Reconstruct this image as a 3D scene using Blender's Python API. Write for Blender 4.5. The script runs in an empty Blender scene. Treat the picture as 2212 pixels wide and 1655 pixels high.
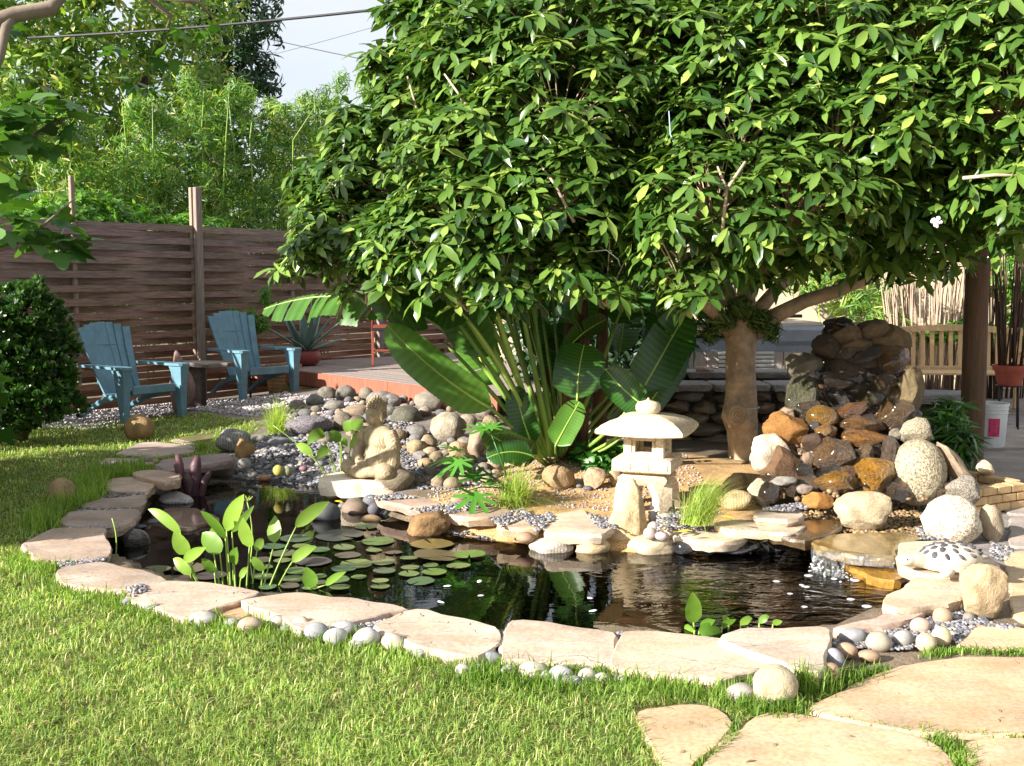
import bpy, bmesh, math, random
import numpy as np
from mathutils import Vector, Matrix, noise
random.seed(7); rng = np.random.default_rng(7)
scene = bpy.context.scene
C = scene.collection
# ------------------------------------------------------------------ camera, world, sun, exposure
EYE = 1.48; PITCH = math.radians(5.5); FPX = 2320.0; CX, CY = 1106.0, 827.5
cam_d = bpy.data.cameras.new('camera'); cam = bpy.data.objects.new('camera', cam_d); C.objects.link(cam)
cam.location = (0, 0, EYE); cam.rotation_euler = (math.pi/2 - PITCH, 0, 0)
cam_d.sensor_width = 36.0; cam_d.lens = FPX/2212.0*36.0; cam_d.clip_start = 0.05; cam_d.clip_end = 2000
scene.camera = cam
SUN_EL = math.radians(23.0); SUN_AZ = math.radians(31.0)          # light travels towards (+cos az, +sin az)
w = bpy.data.worlds.new('World'); scene.world = w; w.use_nodes = True
wn = w.node_tree; wn.nodes.clear()
sky = wn.nodes.new('ShaderNodeTexSky'); sky.sky_type = 'NISHITA'; sky.sun_disc = False
sky.sun_elevation = SUN_EL; sky.sun_rotation = math.atan2(-math.cos(SUN_AZ), -math.sin(SUN_AZ))
sky.air_density = 1.0; sky.dust_density = 1.6; sky.ozone_density = 1.0
bg = wn.nodes.new('ShaderNodeBackground'); bg.inputs['Strength'].default_value = 0.062
wo = wn.nodes.new('ShaderNodeOutputWorld')
# white veil added over the whole sky to whiten it, streaked by noise
tcw = wn.nodes.new('ShaderNodeTexCoord'); mpw = wn.nodes.new('ShaderNodeMapping'); mpw.inputs['Scale'].default_value = (1.5, 4.0, 6.0)
nzw = wn.nodes.new('ShaderNodeTexNoise'); nzw.inputs['Scale'].default_value = 1.6; nzw.inputs['Detail'].default_value = 6.0
mrw = wn.nodes.new('ShaderNodeMapRange'); mrw.inputs[1].default_value = 0.3; mrw.inputs[2].default_value = 0.7; mrw.inputs[3].default_value = 0.50; mrw.inputs[4].default_value = 0.72
mxw = wn.nodes.new('ShaderNodeMix'); mxw.data_type = 'RGBA'; mxw.inputs[7].default_value = (6.6, 6.7, 6.9, 1)
wn.links.new(tcw.outputs['Generated'], mpw.inputs[0]); wn.links.new(mpw.outputs[0], nzw.inputs[0]); wn.links.new(nzw.outputs[0], mrw.inputs[0]); wn.links.new(mrw.outputs[0], mxw.inputs[0])
wn.links.new(sky.outputs[0], mxw.inputs[6]); wn.links.new(mxw.outputs[2], bg.inputs[0]); wn.links.new(bg.outputs[0], wo.inputs[0])
sl = bpy.data.lights.new('sun', 'SUN'); sl.energy = 5.0; sl.angle = math.radians(0.53); sl.color = (1.0, 0.945, 0.87)
so = bpy.data.objects.new('sun', sl); C.objects.link(so)
D = Vector((math.cos(SUN_AZ)*math.cos(SUN_EL), math.sin(SUN_AZ)*math.cos(SUN_EL), -math.sin(SUN_EL)))
so.rotation_euler = D.to_track_quat('-Z', 'Y').to_euler(); so.location = (-8, -5, 8)
vs = scene.view_settings; vs.view_transform = 'Standard'; vs.look = 'None'; vs.gamma = 1.0; vs.exposure = 1.52
vs.use_curve_mapping = False
scene.cycles.max_bounces = 8; scene.cycles.transparent_max_bounces = 12
# ------------------------------------------------------------------ geometry of the place
cp, sp = math.cos(PITCH), math.sin(PITCH)
def ray(x, y):
    u = (x-CX)/FPX; v = (CY-y)/FPX
    return Vector((u, cp + v*sp, -sp + v*cp))
def P(x, y, z=0.0):
    d = ray(x, y); t = (z-EYE)/d.z
    return Vector((d.x*t, d.y*t, z))
def PD(x, y, dep):
    d = ray(x, y); t = dep/d.y
    return Vector((d.x*t, dep, EYE + d.z*t))
def inpoly(x, y, poly):
    x = np.asarray(x, float); y = np.asarray(y, float); r = np.zeros(x.shape, bool); n = len(poly)
    for i in range(n):
        x1, y1 = poly[i]; x2, y2 = poly[(i+1) % n]
        if y1 == y2: continue
        c = ((y1 > y) != (y2 > y)) & (x < (x2-x1)*(y-y1)/(y2-y1) + x1)
        r ^= c
    return r
def dpoly(x, y, poly):
    x = np.asarray(x, float); y = np.asarray(y, float); best = np.full(x.shape, 1e9); n = len(poly)
    for i in range(n):
        ax, ay = poly[i]; bx, by = poly[(i+1) % n]
        ex, ey = bx-ax, by-ay; L = ex*ex+ey*ey+1e-9
        t = np.clip(((x-ax)*ex+(y-ay)*ey)/L, 0, 1)
        best = np.minimum(best, np.hypot(x-ax-t*ex, y-ay-t*ey))
    return best
ZW = -0.10                                                        # water level
pond_px = [(212,1150),(212,1208),(320,1262),(430,1292),(550,1314),(700,1328),(860,1355),(1000,1385),(1100,1400),(1330,1416),(1480,1418),
 (1600,1422),(1720,1402),(1800,1385),(1920,1345),(1995,1280),(1975,1225),(1870,1212),(1740,1192),(1690,1188),(1500,1186),(1400,1196),(1290,1186),
 (1180,1178),(1060,1166),(960,1150),(850,1118),(790,1096),(745,1070),(725,1050),(640,1032),(520,1028),(430,1030),(385,1042),(360,1062),(330,1085),(310,1110),(262,1140)]
POND = [tuple(P(x, y, ZW).xy) for x, y in pond_px]
FA = Vector((-4.78, 11.80)); FD = Vector((0.597, 0.802))            # woven fence line
DK0 = Vector((-2.62, 12.95)); DKD = Vector((0.66, -0.751)); DKZ = 0.40   # deck front edge
def gz(x, y):
    x = np.asarray(x, float); y = np.asarray(y, float)
    z = np.zeros(np.broadcast(x, y).shape)
    z = z + 0.11*np.exp(-(((x-1.0)/1.5)**2 + ((y-8.6)/1.25)**2)**2)
    s = (x-DK0.x)*DKD.x + (y-DK0.y)*DKD.y
    dd = -((x-DK0.x)*(-DKD.y) + (y-DK0.y)*DKD.x)                     # metres in front of the deck
    dd = np.abs(dd)
    z = z + 0.24*np.clip(1-dd/2.6, 0, 1)*np.clip((s+0.1)/0.7, 0, 1)*np.clip((4.6-s)/1.2, 0, 1)
    ins = inpoly(x, y, POND); dp = dpoly(x, y, POND)
    depth = np.clip((dp-0.02)/0.30, 0, 1)
    sh = np.clip((y-7.0)/0.8, 0, 1)                                 # the inlet at the back is shallow
    bottom = -0.60*(1-sh) + -0.155*sh
    bank = np.clip(1-dp/0.28, 0, 1)*np.clip((y-5.9)/.3, 0, 1)
    z = np.where(ins, z, z*(1-bank) - 0.098*bank)
    z = np.where(ins, z*0 + (-0.15*(1-sh)-0.095*sh)*(1-depth) + bottom*depth, z)
    return z
def gz1(x, y): return float(gz(np.array([x]), np.array([y]))[0])
def G(x, y, lift=0.0):
    z = 0.0
    for _ in range(8):
        p = P(x, y, min(z, 1.2)); z = max(gz1(p.x, p.y), ZW-0.03)
    p = P(x, y, z); p.z += lift
    return p
# ------------------------------------------------------------------ helpers
def lin(h):
    h = h.lstrip('#'); o = []
    for i in (0, 2, 4):
        c = int(h[i:i+2], 16)/255.0
        o.append(c/12.92 if c <= 0.04045 else ((c+0.055)/1.055)**2.4)
    return (*o, 1.0)
class MB:
    def __init__(s): s.v = []; s.f = []; s.a = []; s.n = 0
    def add(s, v, f, a=0.5):
        v = np.asarray(v, float).reshape(-1, 3); s.v.append(v); n0 = s.n
        s.f.extend([tuple(int(i)+n0 for i in q) for q in f]); s.n += len(v)
        s.a.append(np.full(len(v), a) if np.isscalar(a) else np.asarray(a, float)); return s
    def box(s, c, d, rot=None, ch=0.0, a=0.5):
        hx, hy, hz = d[0]/2, d[1]/2, d[2]/2
        if ch <= 0:
            v = [(x*hx, y*hy, z*hz) for x in (-1, 1) for y in (-1, 1) for z in (-1, 1)]
            f = [(0,1,3,2), (4,6,7,5), (0,4,5,1), (2,3,7,6), (0,2,6,4), (1,5,7,3)]
        else:
            ch = min(ch, hx*.9, hy*.9, hz*.9); v = []; f = []
            idx = {}
            for x in (-1, 1):
                for y in (-1, 1):
                    for z in (-1, 1):
                        for ax in range(3):
                            p = [x*(hx-ch), y*(hy-ch), z*(hz-ch)]
                            p[ax] = (x*hx, y*hy, z*hz)[ax]
                            idx[(x, y, z, ax)] = len(v); v.append(tuple(p))
            for ax in range(3):
                o = [k for k in range(3) if k != ax]
                for sgn in (-1, 1):
                    q = []
                    for a1, a2 in ((-1,-1), (1,-1), (1,1), (-1,1)):
                        k = [0, 0, 0]; k[ax] = sgn; k[o[0]] = a1; k[o[1]] = a2; q.append(idx[(*k, ax)])
                    f.append(q if (sgn > 0) == (ax != 1) else q[::-1])
            for ax in range(3):
                o = [k for k in range(3) if k != ax]
                for a1 in (-1, 1):
                    for a2 in (-1, 1):
                        k0 = [0]*3; k0[ax] = -1; k0[o[0]] = a1; k0[o[1]] = a2; k1 = k0[:]; k1[ax] = 1
                        q = [idx[(*k0, o[0])], idx[(*k1, o[0])], idx[(*k1, o[1])], idx[(*k0, o[1])]]
                        f.append(q)
            for x in (-1, 1):
                for y in (-1, 1):
                    for z in (-1, 1):
                        f.append([idx[(x, y, z, a_)] for a_ in range(3)])
        v = np.array(v)
        if rot is not None: v = v @ np.array(rot.to_matrix() if hasattr(rot, 'to_matrix') else rot).T
        return s.add(v + np.array(c), f, a)
    def tube(s, pts, r, n=8, cap=True, a=0.5):
        pts = [Vector(p) for p in pts]; m = len(pts)
        r = [r]*m if np.isscalar(r) else list(r)
        v = []; f = []; up = None
        for i, p in enumerate(pts):
            t = (pts[min(i+1, m-1)] - pts[max(i-1, 0)])
            t = t.normalized() if t.length > 1e-9 else Vector((0, 0, 1))
            if up is None: up = t.orthogonal().normalized()
            up = (up - t*up.dot(t)); up = up.normalized() if up.length > 1e-6 else t.orthogonal().normalized()
            sd = t.cross(up)
            for k in range(n):
                an = 2*math.pi*k/n; v.append(p + (up*math.cos(an) + sd*math.sin(an))*r[i])
        for i in range(m-1):
            for k in range(n):
                f.append((i*n+k, i*n+(k+1) % n, (i+1)*n+(k+1) % n, (i+1)*n+k))
        if cap: f.append(tuple(range(n))[::-1]); f.append(tuple((m-1)*n+k for k in range(n)))
        return s.add([tuple(q) for q in v], f, a)
    def lathe(s, prof, c=(0, 0, 0), n=24, a=0.5):
        v = []; f = []
        for r, z in prof:
            for k in range(n):
                an = 2*math.pi*k/n; v.append((c[0]+r*math.cos(an), c[1]+r*math.sin(an), c[2]+z))
        m = len(prof)
        for i in range(m-1):
            for k in range(n):
                f.append((i*n+k, i*n+(k+1) % n, (i+1)*n+(k+1) % n, (i+1)*n+k))
        f.append(tuple(range(n))[::-1]); f.append(tuple((m-1)*n+k for k in range(n)))
        return s.add(v, f, a)
    def ribbon(s, pts, wid, side, fold=0.15, a=0.5, wave=0.0):
        """a leaf: three points a row, the midrib lower than the edges"""
        pts = [Vector(p) for p in pts]; m = len(pts); v = []; f = []
        side = Vector(side)
        for i, p in enumerate(pts):
            t = (pts[min(i+1, m-1)] - pts[max(i-1, 0)]); t = t.normalized() if t.length > 1e-9 else Vector((0, 0, 1))
            sd = side - t*side.dot(t); sd = sd.normalized() if sd.length > 1e-6 else t.orthogonal().normalized()
            nn = sd.cross(t); wv = wave*math.sin(i*2.1)*wid[i]
            v += [p - sd*wid[i]*0.5 + nn*(fold*wid[i]+wv), p, p + sd*wid[i]*0.5 + nn*(fold*wid[i]-wv)]
        for i in range(m-1):
            b = i*3
            f += [(b, b+1, b+4, b+3), (b+1, b+2, b+5, b+4)]
        return s.add([tuple(q) for q in v], f, a)
    def mesh(s, name, smooth=False, sharp=None):
        me = bpy.data.meshes.new(name); v = np.concatenate(s.v) if s.v else np.zeros((0, 3))
        me.from_pydata(v.tolist(), [], s.f)
        at = me.attributes.new('var', 'FLOAT', 'POINT'); at.data.foreach_set('value', np.concatenate(s.a).astype(np.float32))
        if smooth: me.polygons.foreach_set('use_smooth', np.ones(len(me.polygons), bool))
        if sharp is not None:
            try: me.set_sharp_from_angle(angle=math.radians(sharp))
            except Exception: pass
        me.update(); return me
def npmesh(name, v, f, var=None, smooth=True):
    """v (n,3), f (m,k) numpy"""
    me = bpy.data.meshes.new(name); n, (m, k) = len(v), f.shape
    me.vertices.add(n); me.vertices.foreach_set('co', np.ascontiguousarray(v, np.float32).ravel())
    me.loops.add(m*k); me.loops.foreach_set('vertex_index', np.ascontiguousarray(f, np.int32).ravel())
    me.polygons.add(m); me.polygons.foreach_set('loop_start', np.arange(0, m*k, k, dtype=np.int32))
    if var is not None:
        at = me.attributes.new('var', 'FLOAT', 'POINT'); at.data.foreach_set('value', np.ascontiguousarray(var, np.float32))
    if smooth: me.polygons.foreach_set('use_smooth', np.ones(m, bool))
    me.update(calc_edges=True); return me
def ob(name, data, mat=None, parent=None, label=None, cat=None, group=None, kind=None, loc=None, rot=None, scale=None, col=None):
    o = bpy.data.objects.new(name, data); C.objects.link(o)
    if mat is not None and data is not None:
        if len(data.materials) == 0: data.materials.append(mat)
        elif data.materials[0] is not mat:
            o.material_slots[0].link = 'OBJECT'; o.material_slots[0].material = mat
    if parent is not None: o.parent = parent
    if label: o['label'] = label
    if cat: o['category'] = cat
    if group: o['group'] = group
    if kind: o['kind'] = kind
    if loc is not None: o.location = loc
    if rot is not None: o.rotation_euler = rot
    if scale is not None: o.scale = scale if not np.isscalar(scale) else (scale,)*3
    if col is not None: o.color = col
    return o
def thing(name, label, cat, loc=(0, 0, 0), rz=0.0, group=None):
    o = ob(name, None, label=label, cat=cat, group=group, loc=loc, rot=(0, 0, rz)); o.empty_display_size = 0.1
    return o
def jit(c, s=0.12):
    k = 1 + random.uniform(-s, s)
    return tuple(max(0.0, c[i]*k*(1+random.uniform(-s, s)*0.3)) for i in range(3)) + (1.0,)
# ------------------------------------------------------------------ materials
def newmat(name):
    m = bpy.data.materials.new(name); m.use_nodes = True; t = m.node_tree; t.nodes.clear()
    out = t.nodes.new('ShaderNodeOutputMaterial'); return m, t, out
def nd(t, typ, **kw):
    n = t.nodes.new('ShaderNode'+typ)
    for k, v in kw.items():
        if k.startswith('_'): setattr(n, k[1:], v)
        else:
            i = n.inputs[int(k[1:])] if k[0] == 'i' and k[1:].isdigit() else n.inputs[k.replace('_', ' ')]
            if hasattr(v, 'is_output') or isinstance(v, bpy.types.NodeSocket): t.links.new(v, i)
            else: i.default_value = v
    return n
def mixc(t, fac, a, b, mode='MIX'):
    n = t.nodes.new('ShaderNodeMix'); n.data_type = 'RGBA'; n.blend_type = mode
    for sock, v in ((n.inputs[0], fac), (n.inputs[6], a), (n.inputs[7], b)):
        if isinstance(v, bpy.types.NodeSocket): t.links.new(v, sock)
        else: sock.default_value = v
    return n.outputs[2]
def ramp(t, fac, stops):
    n = t.nodes.new('ShaderNodeValToRGB'); e = n.color_ramp.elements
    while len(e) < len(stops): e.new(0.5)
    for k, (p, c) in enumerate(stops):
        e[k].position = p; e[k].color = c if not np.isscalar(c) else (c, c, c, 1)
    t.links.new(fac, n.inputs[0]); return n.outputs[0]
def objvec(t, rand=True):
    tc = nd(t, 'TexCoord')
    if not rand: return tc.outputs['Object']
    oi = nd(t, 'ObjectInfo'); m = nd(t, 'Math', _operation='MULTIPLY', i0=oi.outputs['Random'], i1=57.0)
    a = nd(t, 'VectorMath', _operation='ADD', i0=tc.outputs['Object'])
    t.links.new(m.outputs[0], a.inputs[1]); return a.outputs[0]
def m_rock(name, rough=0.85, speck=0.25, wet=False, band=0.0, bump=0.35, spscale=26.0, dark=0.55):
    m, t, out = newmat(name); v = objvec(t); oi = nd(t, 'ObjectInfo')
    n1 = nd(t, 'TexNoise', Vector=v, Scale=1.7, Detail=5.0, Roughness=0.6)
    n2 = nd(t, 'TexNoise', Vector=v, Scale=spscale, Detail=3.0, Roughness=0.7)
    c = mixc(t, ramp(t, n1.outputs[0], [(0.32, 0.0), (0.68, 1.0)]), oi.outputs['Color'], mixc(t, 1.0, oi.outputs['Color'], (dark, dark*0.97, dark*0.9, 1), 'MULTIPLY'))
    c = mixc(t, speck, c, ramp(t, n2.outputs[0], [(0.36, 0.03), (0.6, 1.0)]), 'OVERLAY')
    if band > 0:
        wv = nd(t, 'TexWave', Vector=v, Scale=2.2, Distortion=5.0, Detail=3.0)
        c = mixc(t, band, c, ramp(t, wv.outputs[0], [(0.2, 0.25), (0.8, 0.9)]), 'OVERLAY')
    nb = nd(t, 'TexNoise', Vector=v, Scale=6.0, Detail=8.0, Roughness=0.65)
    b = nd(t, 'Bump', Strength=bump, Distance=0.08, Height=nb.outputs[0])
    p = nd(t, 'BsdfPrincipled', Base_Color=c, Roughness=rough, Normal=b.outputs[0])
    if wet:
        p.inputs['Coat Weight'].default_value = 0.8; p.inputs['Coat Roughness'].default_value = 0.08
    t.links.new(p.outputs[0], out.inputs[0]); return m
def m_plain(name, col, rough=0.6, var=0.15, scale=8.0, bump=0.0, stretch=None, spec=None, useobj=False, metal=0.0):
    m, t, out = newmat(name); v = objvec(t)
    if stretch: v = nd(t, 'Mapping', Vector=v, Scale=stretch).outputs[0]
    n1 = nd(t, 'TexNoise', Vector=v, Scale=scale, Detail=6.0, Roughness=0.65)
    base = nd(t, 'ObjectInfo').outputs['Color'] if useobj else col
    lo = tuple(1-var*1.6 for _ in range(3))+(1,); hi = tuple(1+var for _ in range(3))+(1,)
    c = mixc(t, 1.0, base, ramp(t, n1.outputs[0], [(0.3, lo), (0.7, hi)]), 'MULTIPLY')
    p = nd(t, 'BsdfPrincipled', Base_Color=c, Roughness=rough, Metallic=metal)
    if spec is not None: p.inputs['Specular IOR Level'].default_value = spec
    if bump > 0:
        b = nd(t, 'Bump', Strength=bump, Distance=0.02, Height=n1.outputs[0]); t.links.new(b.outputs[0], p.inputs['Normal'])
    t.links.new(p.outputs[0], out.inputs[0]); return m
def m_leaf(name, c1, c2, rough=0.38, trans=0.35, tcol=None, ribs=0.0, c3=None, spec=0.5):
    m, t, out = newmat(name); at = nd(t, 'Attribute', _attribute_name='var')
    stops = [(0.0, c1), (1.0, c2)] if c3 is None else [(0.0, c1), (0.85, c2), (1.0, c3)]
    c = ramp(t, at.outputs['Fac'], stops)
    tc = nd(t, 'TexCoord'); n1 = nd(t, 'TexNoise', Vector=tc.outputs['Object'], Scale=3.0, Detail=3.0)
    c = mixc(t, 1.0, c, ramp(t, n1.outputs[0], [(0.3, 0.72), (0.7, 1.2)]), 'MULTIPLY')
    p = nd(t, 'BsdfPrincipled', Base_Color=c, Roughness=rough); p.inputs['Specular IOR Level'].default_value = spec
    tr = nd(t, 'BsdfTranslucent', Color=mixc(t, 1.0, c, tcol or (1.5, 1.6, 0.6, 1), 'MULTIPLY'))
    mx = nd(t, 'MixShader', Fac=trans); t.links.new(p.outputs[0], mx.inputs[1]); t.links.new(tr.outputs[0], mx.inputs[2])
    t.links.new(mx.outputs[0], out.inputs[0]); return m
M = {}
M['rock'] = m_rock('dry_stone')
M['rock_band'] = m_rock('veined_stone', band=0.35)
M['granite'] = m_rock('speckled_granite', speck=0.75, spscale=14.0, bump=0.5, dark=0.75)
M['wet'] = m_rock('wet_stone', rough=0.4, wet=True, dark=0.35, bump=0.9, speck=0.35, band=0.15)
M['cobble'] = m_rock('river_cobble', rough=0.7, speck=0.16, bump=0.10, dark=0.75)
def m_slab(name='sandstone_slab', cracks=1.0):
    m, t, out = newmat(name); v = objvec(t); oi = nd(t, 'ObjectInfo')
    mp = nd(t, 'Mapping', Vector=v, Scale=(2.0, 7.0, 7.0), Rotation=(0, 0, 0.5))
    n1 = nd(t, 'TexNoise', Vector=mp.outputs[0], Scale=1.6, Detail=6.0, Distortion=0.8)
    n2 = nd(t, 'TexNoise', Vector=v, Scale=60.0, Detail=4.0)
    n3 = nd(t, 'TexNoise', Vector=v, Scale=4.0, Detail=6.0)
    c = mixc(t, ramp(t, n1.outputs[0], [(0.35, 0.0), (0.7, 1.0)]), oi.outputs['Color'], mixc(t, 1.0, oi.outputs['Color'], (0.93, 0.82, 0.70, 1), 'MULTIPLY'))
    c = mixc(t, 0.45, c, ramp(t, n3.outputs[0], [(0.3, 0.25), (0.7, 0.75)]), 'OVERLAY')
    c = mixc(t, 0.15, c, ramp(t, n2.outputs[0], [(0.35, 0.05), (0.6, 0.9)]), 'OVERLAY')
    vo = nd(t, 'TexVoronoi', Vector=nd(t, 'VectorMath', _operation='ADD', i0=mp.outputs[0], i1=n3.outputs['Color']).outputs[0], Scale=0.9, _feature='DISTANCE_TO_EDGE')
    crack = ramp(t, vo.outputs['Distance'], [(0.0, 0.0), (0.012, 1.0)])
    gate = ramp(t, n1.outputs[0], [(0.42, 0.0), (0.50, 1.0)]) if cracks > 0 else nd(t, 'Value').outputs[0]
    if cracks <= 0: gate.node.outputs[0].default_value = 1.0
    ck = nd(t, 'Math', _operation='MAXIMUM', i0=crack, i1=gate).outputs[0]
    c = mixc(t, ck, mixc(t, 1.0, c, (0.42, 0.34, 0.3, 1), 'MULTIPLY'), c)
    h = nd(t, 'Math', _operation='MULTIPLY_ADD', i0=ck, i1=0.6, i2=n3.outputs[0]).outputs[0]
    h = nd(t, 'Math', _operation='MULTIPLY_ADD', i0=n2.outputs[0], i1=0.15, i2=h).outputs[0]
    b = nd(t, 'Bump', Strength=0.55, Distance=0.012, Height=h)
    p = nd(t, 'BsdfPrincipled', Base_Color=c, Roughness=0.85, Normal=b.outputs[0])
    t.links.new(p.outputs[0], out.inputs[0]); return m
M['slab'] = m_slab(); M['paver'] = m_slab('sandstone_paver', 0.0)
M['wetslab'] = m_rock('wet_slab', rough=0.22, wet=True, band=0.2, bump=0.25, dark=0.6)
M['statue'] = m_plain('cast_sandstone', lin('#CBB48C'), 0.9, 0.12, 14, 0.3)
M['lantern'] = m_rock('pale_cast_stone', rough=.92, speck=.3, bump=.12, spscale=60.0, dark=.8)
M['white_stone'] = m_plain('white_cast_stone', lin('#C8BAA4'), 0.9, 0.08, 18, 0.2)
M['chair'] = m_plain('teal_plastic', lin('#5E8492'), 0.5, 0.16, 7, 0.05)
M['fence'] = m_plain('weathered_redwood', lin('#6E4E44'), 0.85, 0.35, 5, 0.3, stretch=(1, 1, 14), useobj=True)
M['post'] = m_plain('grey_post_wood', lin('#8A7A68'), 0.85, 0.25, 5, 0.3, stretch=(10, 10, 1), useobj=True)
M['deck'] = m_plain('deck_wood', lin('#8C7E78'), 0.8, 0.25, 4, 0.25, stretch=(12, 12, 1), useobj=True)
M['terracotta'] = m_plain('terracotta', lin('#A4523C'), 0.8, 0.15, 9, 0.1)
M['redpot'] = m_plain('red_glaze', lin('#8A3A34'), 0.45, 0.15, 7)
M['white_plastic'] = m_plain('white_plastic', lin('#D9DBD8'), 0.45, 0.10, 6)
M['pink'] = m_plain('pink_print', lin('#D0336A'), 0.5, 0.4, 40)
M['spa'] = m_plain('spa_panel', lin('#A99E94'), 0.7, 0.12, 5, stretch=(8, 8, 1))
M['spacover'] = m_plain('spa_cover_vinyl', lin('#A39486'), 0.55, 0.12, 4)
M['spagrey'] = m_plain('grey_vinyl', lin('#8A929E'), 0.35, 0.15, 4)
M['teak'] = m_plain('pale_teak', lin('#D2B182'), 0.65, 0.15, 5, stretch=(6, 6, 1))
M['redwood_chair'] = m_plain('red_stained_wood', lin('#82402F'), 0.6, 0.2, 6)
M['dark'] = m_plain('dark_metal', (0.012, 0.012, 0.014, 1), 0.6, 0.1)
M['wicker'] = m_plain('wicker', lin('#A88755'), 0.8, 0.3, 30)
M['stucco'] = m_plain('pale_stucco', lin('#C9B79A'), 0.95, 0.1, 12, 0.2)
M['cable'] = m_plain('black_cable', (0.02, 0.02, 0.025, 1), 0.6, 0.05)
M['bark'] = m_plain('smooth_bark', lin('#B8A084'), 0.85, 0.30, 9, 1.0)
M['barkdark'] = m_plain('dark_bark', lin('#54402F'), 0.9, 0.35, 9, 0.6)
M['figbark'] = m_plain('fig_bark', lin('#766A5C'), 0.85, 0.2, 6, 0.4)
M['twig'] = m_plain('dry_twigs', lin('#B09A86'), 0.85, 0.25, 9)
M['brick'] = m_plain('pale_brick', lin('#C9A878'), 0.9, 0.2, 10, 0.4)
M['purple'] = m_plain('plum_driftwood', lin('#5A3A40'), 0.55, 0.45, 6, 0.5)
M['sheath'] = m_plain('dry_leaf_sheath', lin('#6A4A30'), 0.7, 0.4, 6, 0.4, stretch=(6, 6, 1))
M['fish'] = m_plain('orange_koi', lin('#F0561A'), 0.35, 0.15, 8)
M['yellowleaf'] = m_plain('fallen_yellow_leaf', lin('#E8C02A'), 0.6, 0.1)
M['petal'] = m_plain('white_petal', lin('#EDEDF2'), 0.5, 0.03)
M['foam'] = m_plain('foam', lin('#E4E6E8'), 0.25, 0.05)
M['grass'] = m_leaf('grass_blade', lin('#4E7E2C'), lin('#A2B562'), 0.5, 0.38, c3=lin('#D4C994'), spec=0.3)
M['tallgrass'] = m_leaf('tuft_blade', lin('#567A2A'), lin('#9AB054'), 0.5, 0.4, spec=0.3)
M['feather'] = m_leaf('feather_grass', lin('#7C9A3C'), lin('#C5CE80'), 0.5, 0.45, spec=0.3)
M['treeleaf'] = m_leaf('pittosporum_leaf', lin('#2C4E1C'), lin('#6C8A3A'), 0.30, 0.22, tcol=(1.35, 1.45, .65, 1), c3=lin('#93A850'), spec=0.55)
M['figleaf'] = m_leaf('fig_leaf', lin('#2C5420'), lin('#5E8636'), 0.45, 0.30)
M['bamboo'] = m_leaf('bamboo_leaf', lin('#406C2C'), lin('#85A648'), 0.45, 0.38, c3=lin('#B4AE62'))
M['bgleaf'] = m_leaf('broad_leaf', lin('#446A26'), lin('#88A244'), 0.42, 0.36, c3=lin('#BDB862'))
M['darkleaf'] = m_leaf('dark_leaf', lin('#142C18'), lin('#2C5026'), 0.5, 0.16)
M['vine'] = m_leaf('vine_leaf', lin('#3C7024'), lin('#78A03E'), 0.4, 0.35)
M['jade'] = m_leaf('jade_leaf', lin('#2A4A22'), lin('#557A34'), 0.3, 0.2)
M['strel'] = m_leaf('strelitzia_leaf', lin('#1F4A18'), lin('#5E8C36'), 0.30, 0.26, spec=0.55)
M['stalk'] = m_leaf('green_stalk', lin('#5C8632'), lin('#9DB856'), 0.45, 0.05)
M['aqua'] = m_leaf('water_plant_leaf', lin('#567F2A'), lin('#93B44A'), 0.4, 0.38)
M['agave'] = m_leaf('agave_leaf', lin('#5C7C74'), lin('#87A39A'), 0.5, 0.03)
M['fern'] = m_leaf('lobed_leaf', lin('#2C5E24'), lin('#5E9A3A'), 0.4, 0.3)
M['moss'] = m_leaf('fork_fern', lin('#2B4A1A'), lin('#607A2C'), 0.5, 0.2)
def m_pad():
    m, t, out = newmat('lily_pad'); tc = nd(t, 'TexCoord'); oi = nd(t, 'ObjectInfo')
    sx = nd(t, 'SeparateXYZ', Vector=tc.outputs['Object'])
    an = nd(t, 'Math', _operation='ARCTAN2', i0=sx.outputs[1], i1=sx.outputs[0])
    s1 = nd(t, 'Math', _operation='MULTIPLY', i0=an.outputs[0], i1=12.0); s2 = nd(t, 'Math', _operation='SINE', i0=s1.outputs[0])
    n1 = nd(t, 'TexNoise', Vector=objvec(t), Scale=2.5, Detail=4.0)
    c = mixc(t, ramp(t, n1.outputs[0], [(0.38, 0.0), (0.62, 1.0)]), oi.outputs['Color'], mixc(t, 0.3, oi.outputs['Color'], lin('#54443A')))
    c = mixc(t, 0.16, c, ramp(t, s2.outputs[0], [(0.6, 0.3), (1.0, 0.9)]), 'OVERLAY')
    p = nd(t, 'BsdfPrincipled', Base_Color=c, Roughness=0.32); t.links.new(p.outputs[0], out.inputs[0]); return m
M['pad'] = m_pad()
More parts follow.
